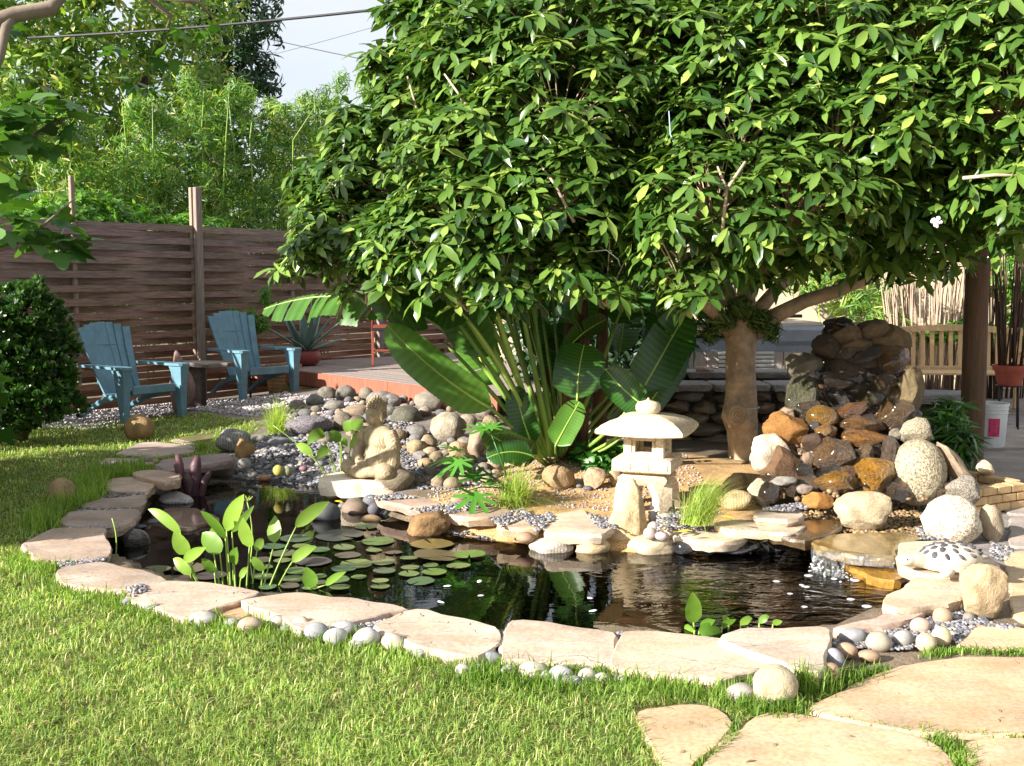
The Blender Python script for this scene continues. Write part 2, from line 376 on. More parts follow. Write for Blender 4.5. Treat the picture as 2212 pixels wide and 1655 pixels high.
def m_water():
    m, t, out = newmat('pond_water'); geo = nd(t, 'NewGeometry')
    fall = P(1840, 1235, ZW)
    dv = nd(t, 'VectorMath', _operation='DISTANCE', i0=geo.outputs['Position'], i1=tuple(fall))
    k = nd(t, 'MapRange', Value=dv.outputs['Value'], i1=0.1, i2=1.5, i3=1.0, i4=0.02)
    n1 = nd(t, 'TexNoise', Vector=nd(t, 'Mapping', Vector=geo.outputs['Position'], Scale=(0.7, 1.5, 1)).outputs[0], Scale=7.0, Detail=3.0, Distortion=0.6)
    n2 = nd(t, 'TexNoise', Vector=geo.outputs['Position'], Scale=26.0, Detail=2.0)
    h = nd(t, 'Math', _operation='MULTIPLY_ADD', i0=n2.outputs[0], i1=0.14, i2=n1.outputs[0])
    h2 = nd(t, 'Math', _operation='MULTIPLY', i0=h.outputs[0], i1=k.outputs[0])
    b = nd(t, 'Bump', Strength=0.55, Distance=0.05, Height=h2.outputs[0])
    fr = nd(t, 'Fresnel', IOR=1.36, Normal=b.outputs[0])
    gl = nd(t, 'BsdfGlossy', Roughness=0.0, Color=(1, 1, 1, 1), Normal=b.outputs[0])
    tr = nd(t, 'BsdfTransparent', Color=(0.42, 0.42, 0.28, 1))
    mx = nd(t, 'MixShader', Fac=fr.outputs[0]); t.links.new(tr.outputs[0], mx.inputs[1]); t.links.new(gl.outputs[0], mx.inputs[2])
    t.links.new(mx.outputs[0], out.inputs[0]); return m
M['water'] = m_water()
def m_ground():
    m, t, out = newmat('ground'); geo = nd(t, 'NewGeometry'); v = geo.outputs['Position']
    at = nd(t, 'Attribute', _attribute_name='zone')
    n1 = nd(t, 'TexNoise', Vector=v, Scale=5.0, Detail=6.0); n2 = nd(t, 'TexNoise', Vector=v, Scale=120.0, Detail=4.0)
    c = mixc(t, 1.0, at.outputs['Color'], ramp(t, n1.outputs[0], [(0.3, 0.65), (0.7, 1.3)]), 'MULTIPLY')
    c = mixc(t, 0.5, c, ramp(t, n2.outputs[0], [(0.35, 0.1), (0.62, 0.95)]), 'OVERLAY')
    h = nd(t, 'Math', _operation='MULTIPLY_ADD', i0=n2.outputs[0], i1=0.3, i2=n1.outputs[0])
    b = nd(t, 'Bump', Strength=0.6, Distance=0.02, Height=h.outputs[0])
    p = nd(t, 'BsdfPrincipled', Base_Color=c, Roughness=0.95, Normal=b.outputs[0]); t.links.new(p.outputs[0], out.inputs[0]); return m
M['ground'] = m_ground()
M['pebble'] = m_leaf('small_pebble', lin('#4A4A54'), lin('#8E8C8E'), 0.7, 0.0, c3=lin('#C9B79C'), spec=0.3)
M['gravel'] = m_leaf('white_gravel', lin('#857E80'), lin('#B9B0AC'), 0.8, 0.0, spec=0.2)
M['bpebble'] = m_leaf('brown_pebble', lin('#5A4632'), lin('#8E7856'), 0.45, 0.0, c3=lin('#B08C50'), spec=0.4)

def hue_word(c):
    r, g, b = (int(c[i:i+2], 16) for i in (1, 3, 5)); l = (r+g+b)/3; sat = r-b
    if sat < 14: return 'dark grey' if l < 112 else 'grey' if l < 160 else 'pale grey'
    if sat < 34: return 'grey brown' if l < 150 else 'warm grey'
    return 'brown' if l < 120 else 'tan' if l < 165 else 'cream'
def size_word(w_, a, b): return 'small' if w_ < a else 'medium' if w_ < b else 'large'
def part(name, parent): o = ob(name, None, parent=parent); o.empty_display_size = .05; return o
# ================================================================== polygons of slabs and pavers (measured on the ground)
def PX(pts, z): return [tuple(P(x, y, z).xy) for x, y in pts]
ZS = 0.036
COPING = [  # (points, top height, colour, label)
 ([(50,1176),(89,1153),(122,1141),(226,1141),(225,1158),(239,1178),(234,1198),(196,1211),(147,1208),(83,1208)], ZS, '#C9AE98', 'wide rounded slab at the far left end of the pond rim by the lawn'),
 ([(138,1117),(153,1104),(294,1098),(301,1109),(266,1135),(239,1141),(138,1133)], ZS, '#B9A08F', 'slab between two dark pebble joints on the left pond rim'),
 ([(190,1086),(220,1077),(318,1068),(312,1086),(294,1095),(178,1096)], ZS, '#B49C8A', 'narrow slab beside the grey pointed rock on the left pond rim'),
 ([(225,1058),(242,1033),(290,1030),(345,1041),(309,1063),(275,1061)], ZS, '#D2B699', 'sunlit slab with a pebble joint below it near the plum driftwood'),
 ([(286,1020),(336,1014),(388,1022),(390,1036),(352,1041),(296,1028)], ZS+0.03, '#C8A98B', 'thick slab overhanging the dark inlet beside the plum driftwood'),
 ([(338,1003),(352,993),(489,979),(502,993),(401,1012),(356,1016)], ZS+0.02, '#AB9590', 'purplish slab in shade behind the plum driftwood'),
 ([(122,1233),(135,1224),(220,1212),(321,1237),(356,1250),(275,1274),(184,1268),(135,1257)], ZS, '#D2B8A2', 'curved slab with a pebble joint on the lawn side of the pond'),
 ([(300,1262),(361,1253),(477,1262),(566,1279),(459,1314),(413,1334),(352,1319),(272,1291)], ZS, '#D6BCA4', 'long slab in front of the leafy water plant'),
 ([(522,1297),(640,1279),(790,1297),(880,1315),(740,1345),(650,1358),(590,1325)], ZS+0.01, '#D9BFA6', 'smooth slab with white cobbles along its lawn edge'),
 ([(808,1350),(900,1315),(1000,1335),(1070,1355),(1085,1380),(1060,1405),(1040,1420),(930,1400),(830,1370)], ZS+0.015, '#DBC3A8', 'rounded slab between two pebble joints on the front pond rim'),
 ([(1105,1340),(1160,1342),(1330,1365),(1325,1435),(1240,1430),(1090,1425),(1085,1390)], ZS+0.01, '#DABFA8', 'square slab with dark wavy cracks on the front pond rim'),
 ([(1345,1362),(1430,1365),(1555,1378),(1690,1420),(1640,1445),(1545,1465),(1320,1440)], ZS+0.015, '#D8BFA0', 'big slab with a rough ochre broken edge above the grass'),
 ([(1550,1378),(1600,1357),(1790,1355),(1785,1385),(1770,1455),(1720,1440),(1620,1405)], ZS+0.045, '#DFC8AE', 'pale slab overlapping its neighbour beside the big cream boulder'),
 ([(1793,1358),(1810,1355),(1877,1336),(1936,1318),(1994,1312),(1979,1333),(1906,1352),(1825,1361)], ZS, '#D9B9A4', 'pinkish slab behind the row of cobbles'),
 ([(1905,1288),(1959,1269),(1974,1246),(2082,1245),(2111,1245),(2076,1295),(1971,1313),(1936,1314),(1906,1301)], ZS+0.03, '#E0C9A8', 'thick slab below the turtle ornament'),
 ([(1939,1172),(2050,1167),(2146,1208),(2155,1225),(2082,1240),(1988,1238),(1933,1213),(1947,1190)], ZS+0.05, '#E0CAA8', 'slab carrying the turtle ornament'),
 ([(811,1071),(886,1068),(953,1086),(950,1100),(904,1098),(830,1081)], 0.02, '#C2A28C', 'brown slab beside the white plant tag on the far pond rim'),
 ([(955,1098),(1008,1086),(1106,1101),(1085,1115),(1010,1117),(960,1109)], 0.02, '#C9AC8C', 'slab in front of the fountain grass on the far pond rim'),
 ([(1070,1136),(1130,1111),(1178,1118),(1161,1142)], 0.015, '#D6BC98', 'small pebbly slab in front of the sandy bed'),
 ([(1178,1137),(1198,1111),(1259,1100),(1277,1120),(1324,1140),(1300,1155),(1180,1149)], 0.015, '#E0CBB0', 'pale slab left of the pointed standing rock'),
 ([(1443,1152),(1490,1143),(1616,1155),(1581,1170),(1496,1166)], 0.005, '#E2CDB0', 'thin slab with gravel on it right of the pointed rock'),
 ([(1537,1129),(1598,1121),(1741,1131),(1712,1152),(1575,1144)], 0.05, '#E0C6A6', 'long thin slab under a smaller slab beside the waterfall'),
 ([(1624,1109),(1671,1094),(1724,1099),(1738,1115),(1700,1122),(1627,1119)], 0.10, '#E4D0B4', 'topmost slab of the little stack beside the waterfall'),
]
LOW = [([(450,1315),(517,1299),(575,1312),(520,1337),(496,1350),(477,1328)], 0.01, '#C99E6C', 'broken ochre slab wedged below two rim slabs at the lawn')]
WETS = [([(1740,1172),(1807,1152),(1965,1149),(1994,1164),(1944,1181),(1933,1203),(1819,1194),(1784,1183)], 0.03, '#8A7448', 'wet olive spill slab where the water runs off'),
 ([(1813,1199),(1933,1211),(1974,1240),(1936,1255),(1898,1252),(1842,1226)], -0.05, '#A07838', 'wet orange slab under the spill at the pond edge'),
 ([(352,1098),(420,1096),(478,1118),(400,1142),(368,1130)], -0.075, '#8A7060', 'brown slab lying in the water behind the leafy water plant'),
 ([(1650,1150),(1760,1120),(1830,1122),(1800,1150),(1740,1168)], 0.035, '#5A4A34', 'dark wet ledge in the shade left of the spill slab')]
PAVE = [[(1370,1533),(1500,1520),(1556,1532),(1586,1560),(1542,1610),(1500,1648),(1470,1720),(1440,1655),(1405,1600)],
 [(1524,1651),(1559,1604),(1602,1574),(1632,1545),(1684,1537),(1797,1555),(1990,1590),(2047,1630),(2080,1760),(1490,1760)],
 [(1790,1545),(1735,1533),(1775,1512),(1861,1466),(1926,1440),(2077,1418),(3100,1425),(3100,1588),(2112,1586),(2012,1582),(1926,1573)],
 [(2072,1602),(2120,1593),(3100,1602),(3100,1760),(2140,1760)],
 [(2068,1399),(2097,1353),(2126,1343),(2205,1359),(3100,1365),(3100,1405),(2116,1403)],
 [(2165,1190),(3100,1190),(3100,1345),(2215,1345),(2190,1330),(2180,1260)],
 [(2125,975),(3100,965),(3100,1030),(2120,1040)], [(2110,1047),(3100,1037),(3100,1100),(2180,1110)], [(2180,1117),(3100,1107),(3100,1183),(2180,1180)],
 [(1990,920),(3100,910),(3100,958),(2120,968),(1990,960)]]
STEP = [([(250,979),(297,957),(337,954),(434,965),(410,979),(315,987)], 'large purplish stepping flagstone sunk in the shaded grass'),
 ([(363,951),(394,945),(463,943),(457,962),(410,961)], 'stepping flagstone beside the striped grey boulder'),
 ([(216,1004),(226,989),(337,991),(329,1003),(263,1003)], 'narrow stepping flagstone next to the bright grass tuft')]
def grow(pts, k=1.04):
    cx = sum(p[0] for p in pts)/len(pts); cy = sum(p[1] for p in pts)/len(pts); return [(cx+(x-cx)*k, cy+(y-cy)*k) for x, y in pts]
COPING = [(grow(p), z, c, l) for p, z, c, l in COPING]
def greyed(c, k=.25, m_=.70):
    q = lin(c); l = .3*q[0]+.6*q[1]+.1*q[2]; return tuple((v_*(1-k)+l*k)*m_ for v_ in q[:3])+(1,)
SLABW = [PX(p, z) for p, z, c, l in COPING] + [PX(p, z) for p, z, c, l in LOW]
PAVE = [grow(p, 1.03) if k < 2 else p for k, p in enumerate(PAVE)]
PAVEW = [PX(p, 0.012) for p in PAVE]; STEPW = [PX(p, 0.014) for p, l in STEP]
# ================================================================== ground sheet
def axis(lo, hi, step, far):
    a = np.arange(lo, hi+step/2, step); g = []; s = step; x = hi
    while x < far: s *= 1.35; x += s; g.append(x)
    h = []; s = step; x = lo
    while x > -far: s *= 1.35; x -= s; h.append(x)
    return np.array(h[::-1] + a.tolist() + g)
gx = axis(-5.2, 4.2, 0.06, 900); gy = axis(2.6, 13.0, 0.06, 900)
XX, YY = np.meshgrid(gx, gy); ZZ = gz(XX, YY)
lawn_px = [(-1500,2200),(-1500,905),(-300,905),(60,922),(240,916),(440,910),(570,938),(470,985),(350,1010),(300,1030),(235,1055),(160,1095),(110,1140),(40,1180),(90,1222),
 (140,1268),(270,1300),(400,1350),(640,1372),(800,1402),(1000,1448),(1300,1462),(1560,1490),(1720,1500),(1790,1490),(1860,1475),(1770,1515),(1720,1540),(1632,1545),(1600,1574),(1556,1530),(1500,1518),(1370,1531),(1403,1600),(1440,1660),(1480,2200)]
LAWN = PX(lawn_px, 0.0)
SOIL = PX([(880,1080),(1000,1010),(1100,990),(1500,990),(1700,1010),(1700,1110),(1560,1130),(1450,1150),(1200,1130),(1060,1120)], 0.08)
GRAV = PX([(40,930),(60,880),(260,850),(420,838),(640,838),(1100,850),(1100,1000),(900,1060),(720,1060),(500,1000),(440,960),(330,925),(260,945)], 0.0)
zone = np.zeros((*XX.shape, 4), np.float32); zone[..., 3] = 1
zone[...] = lin('#6A5C48')
def paint(mask, c): zone[mask] = lin(c)
paint((XX > 1.9) & (YY > 5.0) & (YY < 22), '#7C7470')
paint(inpoly(XX, YY, GRAV), '#6E645C')
paint(inpoly(XX, YY, LAWN), '#5E5A2C')
paint(inpoly(XX, YY, SOIL), '#B08E5E')
BASIN = PX([(1660,1060),(1990,1075),(2015,1165),(1960,1180),(1740,1190),(1600,1165),(1620,1110)], 0.02); paint(inpoly(XX, YY, BASIN), '#4A3824'); paint(inpoly(XX, YY, PX([(1780,1350),(1990,1300),(2110,1290),(2180,1350),(2060,1410),(1850,1440),(1770,1420)], 0)), '#6E5E4E')
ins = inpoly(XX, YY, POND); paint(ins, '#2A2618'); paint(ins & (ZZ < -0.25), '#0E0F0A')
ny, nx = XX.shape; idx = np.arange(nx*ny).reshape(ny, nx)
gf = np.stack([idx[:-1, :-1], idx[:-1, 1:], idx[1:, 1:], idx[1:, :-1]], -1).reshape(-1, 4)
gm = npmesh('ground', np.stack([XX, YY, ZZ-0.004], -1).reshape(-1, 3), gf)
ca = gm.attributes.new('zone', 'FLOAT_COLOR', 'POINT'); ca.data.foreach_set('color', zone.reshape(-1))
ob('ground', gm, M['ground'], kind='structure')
# water
wmb = MB(); wp = []
cxp, cyp = np.mean([p[0] for p in POND]), np.mean([p[1] for p in POND])
wmb.add([(x, y, ZW) for x, y in POND], [tuple(range(len(POND)))]); ob('water', wmb.mesh('water', True), M['water'], kind='structure')
# ================================================================== slabs
def slab_mesh(name, poly, top, thick, seed, rough=0.012):
    r = random.Random(seed); cx = sum(p[0] for p in poly)/len(poly); cy = sum(p[1] for p in poly)/len(poly)
    area = sum(poly[i][0]*poly[(i+1) % len(poly)][1]-poly[(i+1) % len(poly)][0]*poly[i][1] for i in range(len(poly)))
    if area < 0: poly = poly[::-1]
    ring = []
    for i in range(len(poly)):
        a, b = poly[i], poly[(i+1) % len(poly)]; L = math.hypot(b[0]-a[0], b[1]-a[1]); k = max(1, int(L/0.045))
        for j in range(k):
            t = j/k; ring.append((a[0]+(b[0]-a[0])*t+r.gauss(0, rough*0.8), a[1]+(b[1]-a[1])*t+r.gauss(0, rough*0.8)))
    sm = []
    n = len(ring)
    for i in range(n):
        p, q, s_ = ring[i-1], ring[i], ring[(i+1) % n]; sm.append(((p[0]+2*q[0]+s_[0])/4, (p[1]+2*q[1]+s_[1])/4))
    ring = sm; V_ = []; F_ = []
    def put(sc, dz, jz, jr):
        for i, (x, y) in enumerate(ring):
            dx, dy = x-cx, y-cy; L = math.hypot(dx, dy)+1e-6; k = (L+sc+r.gauss(0, jr))/L
            V_.append((dx*k, dy*k, dz+r.gauss(0, jz)))
    put(-0.007, 0.0, 0.0006, 0.0015); put(0.0, -0.005, 0.0015, 0.003); put(0.003, -thick*0.4, 0.005, 0.007); put(-0.012, -thick, 0.003, 0.007)
    for k in range(3):
        for i in range(n):
            j = (i+1) % n; F_.append((k*n+i, (k+1)*n+i, (k+1)*n+j, k*n+j))
    F_.append(tuple(range(n))); F_.append(tuple(3*n+i for i in range(n))[::-1])
    mb = MB(); mb.add(V_, F_); return mb.mesh(name, True, 24), (cx, cy, top)
for i, (p, z, c, l) in enumerate(COPING+LOW):
    me, loc = slab_mesh('rim_slab', PX(p, z), z, 0.062 if i not in (21, 22) else 0.05, i)
    ob('rim_slab', me, M['slab'], label='sandstone '+l, cat='slab', group='flat sandstone slabs round the pond', loc=loc, col=greyed(c))
for i, (p, z, c, l) in enumerate(WETS):
    me, loc = slab_mesh('wet_slab', PX(p, z), z, 0.06, 60+i)
    ob('wet_slab', me, M['wetslab'], label=l, cat='slab', loc=loc, col=lin(c))
patio = ob('patio', None, kind='structure')
for i, pw in enumerate(PAVEW):
    me, loc = slab_mesh('paving_slab', pw, 0.012, 0.05, 90+i, 0.008)
    ob('paving_slab', me, M['paver'], parent=patio, loc=loc, col=jit(greyed('#CBAE88', .12, .85) if i < 6 else lin('#9A928C'), 0.05))
for i, (p, l) in enumerate(STEP):
    me, loc = slab_mesh('stepping_stone', STEPW[i], 0.014, 0.05, 120+i, 0.008)
    ob('stepping_stone', me, M['slab'], label=l, cat='flagstone', loc=loc, col=lin('#A8988E'))
# ================================================================== stones
def ico(sub):
    bm = bmesh.new(); bmesh.ops.create_icosphere(bm, subdivisions=sub, radius=1.0)
    v = np.array([q.co[:] for q in bm.verts]); f = [tuple(q.index for q in p.verts) for p in bm.faces]; bm.free(); return v, f
ICO = {k: ico(k) for k in (1, 2, 3, 4)}
def stone_mesh(kind, seed):
    r = random.Random(seed*13+5)
    if kind == 'cobble':
        v, f = ICO[3]; v = v.copy(); off = Vector((r.uniform(-9, 9),)*3)
        for i in range(len(v)):
            p = Vector(v[i]); k = 1+0.13*noise.noise(p*0.9+off)+0.03*noise.noise(p*2.7+off); v[i] = p*k
        sharp = None
    else:
        v, f = ICO[4 if kind == 'big' else 3]; v = v.copy(); off = Vector((r.uniform(-9, 9), r.uniform(-9, 9), 1))
        n = 7 if kind == 'round' else 13
        for _ in range(n):
            d = Vector((r.gauss(0, 1), r.gauss(0, 1), r.gauss(0, 1))).normalized(); h = r.uniform(0.80, 0.93) if kind == 'round' else r.uniform(0.52, 0.86)
            dn = np.array(d); ex = np.clip(v@dn-h, 0, None); v -= np.outer(ex, dn)*0.88
        for i in range(len(v)):
            p = Vector(v[i]); k = 1+0.17*noise.noise(p*1.5+off)+0.07*noise.noise(p*3.6+off)+0.035*noise.noise(p*8+off); v[i] = p*k
        sharp = 42 if kind != 'round' else 60
    v /= np.abs(v).max(axis=0)
    mb = MB(); mb.add(v, f); return mb.mesh('stone', True, sharp)
def crag_mesh(seed):
    r = random.Random(seed*17+3); v, f = ICO[4]; v = v.copy(); off = Vector((r.uniform(-9, 9), r.uniform(-9, 9), 4))
    for _ in range(11):
        d = Vector((r.gauss(0, 1), r.gauss(0, 1), r.gauss(0, 1))).normalized(); h = r.uniform(.55, .88); dn = np.array(d); ex = np.clip(v@dn-h, 0, None); v -= np.outer(ex, dn)*.93
    for i in range(len(v)):
        p = Vector(v[i]); k = 1+.14*noise.noise(p*1.3+off)+.09*(abs(noise.noise(p*2.6+off))-.2)+.05*noise.noise(p*6+off)+.02*noise.noise(p*14+off); v[i] = p*k
    v /= np.abs(v).max(axis=0); mb = MB(); mb.add(v, f); return mb.mesh('stone', True, 38)
SM = {k: [stone_mesh(k, s) for s in range(n)] for k, n in (('cobble', 10), ('round', 8), ('big', 8), ('chip', 8))}
SM['crag'] = [crag_mesh(s) for s in range(10)]
def stone(cx, yb, wpx, hpx, col, kind='cobble', mat='cobble', name='cobble', label=None, cat='stone', group=None, parent=None, dep=None, seed=None, dr=0.8, rot=None, sink=0.2, zb=None, tilt=0.12, back=0.55):
    r = random.Random(seed if seed is not None else int(cx*31+yb*7))
    if dep is None: p = G(cx, yb-2) if zb is None else P(cx, yb-2, zb)
    else: p = PD(cx, yb, dep)
    d = p.y; s = d/FPX; a = wpx*s/2; c = hpx*s/2/(1-sink*0.5); b = a*dr
    me = r.choice(SM[kind])
    loc = Vector((p.x, p.y + b*back, p.z + c*(1-sink)))
    rt = rot if rot is not None else (r.uniform(-tilt, tilt), r.uniform(-tilt, tilt), r.uniform(-0.25, 0.25)+r.choice((0, math.pi)))
    return ob(name, me, M[mat], parent, label, cat if parent is None else None, group, None, loc, rt, (a, b, c), jit(tuple(q*.82 for q in lin(col)[:3])+(1,), 0.10))
# single stones that can be told apart
one = [
 (126,1097,68,62,'#B79A72','round','rock','pointed tan stone standing alone in the lawn'),
 (297,955,68,58,'#A88A5C','round','rock','tan boulder in front of the teal chair beside the hedge bush'),
 (43,955,44,52,'#6A5844','big','rock','shaded brown rock under the dark bush'),
 (333,1070,46,48,'#B9B4B8','chip','rock_band','pointed grey and white rock on the left pond rim'),
 (375,1098,88,36,'#BDB6B4','chip','rock_band','long white and grey rock lying at the left pond edge'),
 (288,1192,66,46,'#6E6660','round','wet','dark grey rock in the water under the left rim'),
 (500,978,82,50,'#8E8A84','round','rock_band','big grey boulder with a pale stripe beside the stepping flagstones'),
 (523,995,52,46,'#B8965E','chip','rock','lumpy tan rock in front of the striped grey boulder'),
 (575,994,42,36,'#A98956','round','rock','smooth ochre stone right of the lumpy tan rock'),
 (661,942,112,40,'#807C80','round','granite','long low grey boulder behind the stream gravel'),
 (527,1014,30,22,'#A8A69C','cobble','cobble','pale round cobble on the stream gravel below the tan rock'),
 (852,1064,92,52,'#9A8C74','round','rock','smooth grey brown boulder leaning on the seated statue plinth'),
 (1206,1060,76,54,'#B79A72','round','rock','round tan boulder at the foot of the giant leaved plant'),
 (1288,1060,54,48,'#BFA888','big','rock','rough pale boulder left of the stone lantern'),
 (1330,1055,34,42,'#B8A284','big','rock','rough stone half hidden behind the lantern leg'),
 (927,1170,104,66,'#9C7A50','big','rock','brown wedge shaped boulder standing in the shallow water'),
 (1190,1206,102,38,'#D2C6B4','round','rock_band','white veined rock at the far water edge'),
 (1281,1206,82,46,'#D8BE94','round','rock','cream rock in the water left of the pointed rock'),
 (1413,1209,120,48,'#D9C6A8','round','rock','low cream boulder in the water in front of the pointed rock'),
 (704,1134,64,46,'#5A5A5E','cobble','cobble','dark grey stone in the water beside the cobble cluster'),
 (1433,1113,58,32,'#46444A','round','granite','black rough stone in front of the lantern foot'),
 (1678,1530,104,92,'#D8C8A6','cobble','rock','big cream boulder standing in grass at the slab corner'),
 (1602,1522,68,42,'#A39C94','cobble','cobble','grey stone beside the big cream boulder'),
 (2130,1342,116,122,'#CDB68C','big','rock','tall cream boulder next to the turtle ornament'),
 (2064,1180,142,106,'#E2D4BC','round','granite','huge white boulder behind the turtle ornament'),
 (2145,1172,58,84,'#B8A48A','round','rock','tan rock behind the huge white boulder'),
 (1873,1152,136,86,'#C6B594','big','rock','blocky boulder standing in the spill basin'),
 (1591,1104,82,42,'#C9AE86','round','rock_band','tan rounded rock right of the wispy grass'),
 (1594,1076,66,52,'#CBB088','round','rock','tan boulder leaning behind the tan rounded rock'),
 (1648,1096,70,72,'#DCC8AA','chip','rock','pale angular rock at the left foot of the waterfall'),
 (385,897,64,140,'#9C8078','chip','rock','tall pinkish standing stone between the two teal chairs'),
 (1660,1204,84,40,'#34323A','big','wet','black wet rock below the slab stack at the water'),
 (1590,1198,120,24,'#3C3A42','round','wet','long black stone under the thin slab at the water'),
 (1480,1200,60,30,'#403E44','round','wet','small black rock beside the low cream boulder'),
]
for cx, yb, wp_, hp_, c, k, m_, l in one:
    stone(cx, yb, wp_, hp_, c, k, m_, 'boulder' if wp_ > 55 else 'rock', l)
# pointed standing rock at the pond
pr = MB(); v, f = ICO[4]; v = v.copy()
for i in range(len(v)):
    p = Vector(v[i]); t = (p.z+1)/2; wdt = (1-t)**0.75*0.92+0.10 + 0.1*math.sin(t*9)*(t*(1-t))
    q = Vector((p.x, p.y, 0)); q = q.normalized()*min(1, q.length*1.25) if q.length > 1e-6 else q
    q = q*wdt; q.x += 0.30*(t-0.4); k = 1+0.10*noise.noise(p*2.2)+0.05*noise.noise(p*6)
    v[i] = (q.x*k, q.y*k, p.z)
pr.add(v, f); b = P(1357, 1192, -0.14)
ob('standing_rock', pr.mesh('standing_rock', True, 40), M['rock'], label='tall pointed pale rock standing at the water before the lantern', cat='rock', loc=(b.x, b.y+0.07, b.z+0.20), rot=(0.0, 0, 0), scale=(0.165, 0.11, 0.24), col=lin('#CDB48C'))
# cobbles along the front rim
front = [(437,1346,62,28,'#BDBAB6'),(540,1361,54,30,'#C2AE96'),(596,1350,42,24,'#C6BFB4'),(650,1360,42,30,'#B9AE9E'),(684,1380,52,38,'#9C9CA0'),(741,1370,58,30,'#BDBABA'),(725,1390,52,36,'#C6C4C2'),
 (792,1393,60,38,'#C8C4C0'),(848,1402,54,36,'#C0B6A8'),(845,1376,42,16,'#8E8C92'),(1057,1430,52,26,'#9A98A4'),(1000,1459,36,28,'#AEAAA6'),(1098,1459,36,26,'#A2A09A'),(1150,1464,66,36,'#C9BFAE'),
 (1212,1474,54,38,'#B0AEB2'),(1267,1473,42,32,'#C9C2B2'),(330,1320,40,18,'#9A9A98'),(275,1305,34,16,'#8F9296')]
front += [(905,1420,34,22,'#A8A6A2'),(1180,1470,34,24,'#B4AEA4'),(1300,1474,36,24,'#B8B4AC'),(500,1352,34,20,'#A6A4A2'),(620,1362,32,18,'#8E8E94'),(770,1398,36,20,'#B4B2AE'),(1035,1448,30,18,'#8C8C92'),(1240,1478,34,22,'#9C9AA0'),(1340,1472,30,18,'#A8A49C')]
for c in front: stone(c[0], c[1]+7, c[2]*1.06, c[3]*1.15, c[4], sink=.12, back=.1, dr=.65, label='%s %s cobble at the lawn edge below the %s' % (size_word(c[2], 38, 54), hue_word(c[4]), 'water plant slab' if c[0] < 600 else 'smooth slab' if c[0] < 900 else 'square cracked slab'), group='cobbles along the lawn edge of the pond')
right = [(1803,1452,50,50,'#9A9AA2'),(1797,1480,44,48,'#A88A76'),(1844,1393,62,34,'#A6A6A8'),(1900,1409,60,42,'#B5AC98'),(1953,1400,48,38,'#A4A4A2'),(1990,1371,50,34,'#C9AE98'),(2002,1409,48,40,'#D2BE9E'),
 (2035,1397,46,42,'#DCCBA6'),(2037,1351,44,38,'#C6A68C'),(2065,1326,38,34,'#A8988A'),(1790,1418,26,20,'#9C9AA2'),(2020,1368,34,18,'#A6A4A8'),(2095,1345,28,20,'#8E8880'),(1830,1425,50,34,'#B99A80'),(1880,1432,48,26,'#A98E74')]
for c in right: stone(*c, back=.35, label='%s %s cobble in the group beside the paved path' % (size_word(c[2], 40, 52), hue_word(c[4])), group='cobbles beside the paved path')
mid = [(765,1119,60,36,'#8E7868'),(802,1095,42,24,'#77787E'),(808,1112,30,24,'#65666E'),(825,1121,40,26,'#6C6E76'),(767,1098,44,20,'#6A6A70'),(748,1092,34,20,'#B49A7C'),(740,1106,24,18,'#77757A'),(802,1136,48,20,'#A88C68'),
 (780,1080,30,16,'#C2A278'),(720,1083,28,14,'#CDBB9A'),(700,1062,24,12,'#BFAE98'),(733,1071,30,14,'#CFB492'),(715,1072,22,12,'#B5A696'),(993,1092,42,20,'#A28E74'),(1135,1174,42,22,'#A88A70'),
 (1440,1140,38,30,'#A9A696'),(1412,1131,24,26,'#B4AEB0'),(1412,1149,26,20,'#BDB4B2'),(1431,1169,32,18,'#B8AAA8'),(1405,1165,30,24,'#C8B8AC'),(1445,1160,22,16,'#C4AA92'),(1270,1062,22,10,'#6E6C72'),(1250,1056,16,8,'#77757A')]
for c in mid: stone(*c, sink=0.35, label='%s %s cobble on the far bank %s' % (size_word(c[2], 28, 40), hue_word(c[4]), 'below the statue' if c[0] < 900 else 'near the lantern' if c[0] > 1200 else 'by the far rim slabs'), group='cobbles on the far bank')
stream = [(418,1022,26,16,'#77787C'),(440,1040,28,16,'#6A6A70'),(600,1028,24,22,'#B5A850'),(620,1030,22,22,'#9C9A82'),(570,1040,26,12,'#B98A60'),(545,1033,24,12,'#A09890'),(655,1020,20,12,'#8A6470'),(690,1010,24,12,'#8E8C90'),
 (700,960,40,18,'#8A7A72'),(640,985,44,18,'#C2A89C'),(600,965,50,16,'#77777C'),(560,958,36,16,'#8E8886'),(620,948,40,12,'#707076'),(300,1150,34,14,'#6C6E78'),(330,1140,30,16,'#7A7A80'),(315,1003,36,20,'#A89A8C'),(335,1005,14,12,'#B49C7C')]
for c in stream: stone(*c, sink=0.3, label='%s %s cobble on the dark stream gravel' % (size_word(c[2], 25, 36), hue_word(c[4])), group='cobbles on the stream gravel')
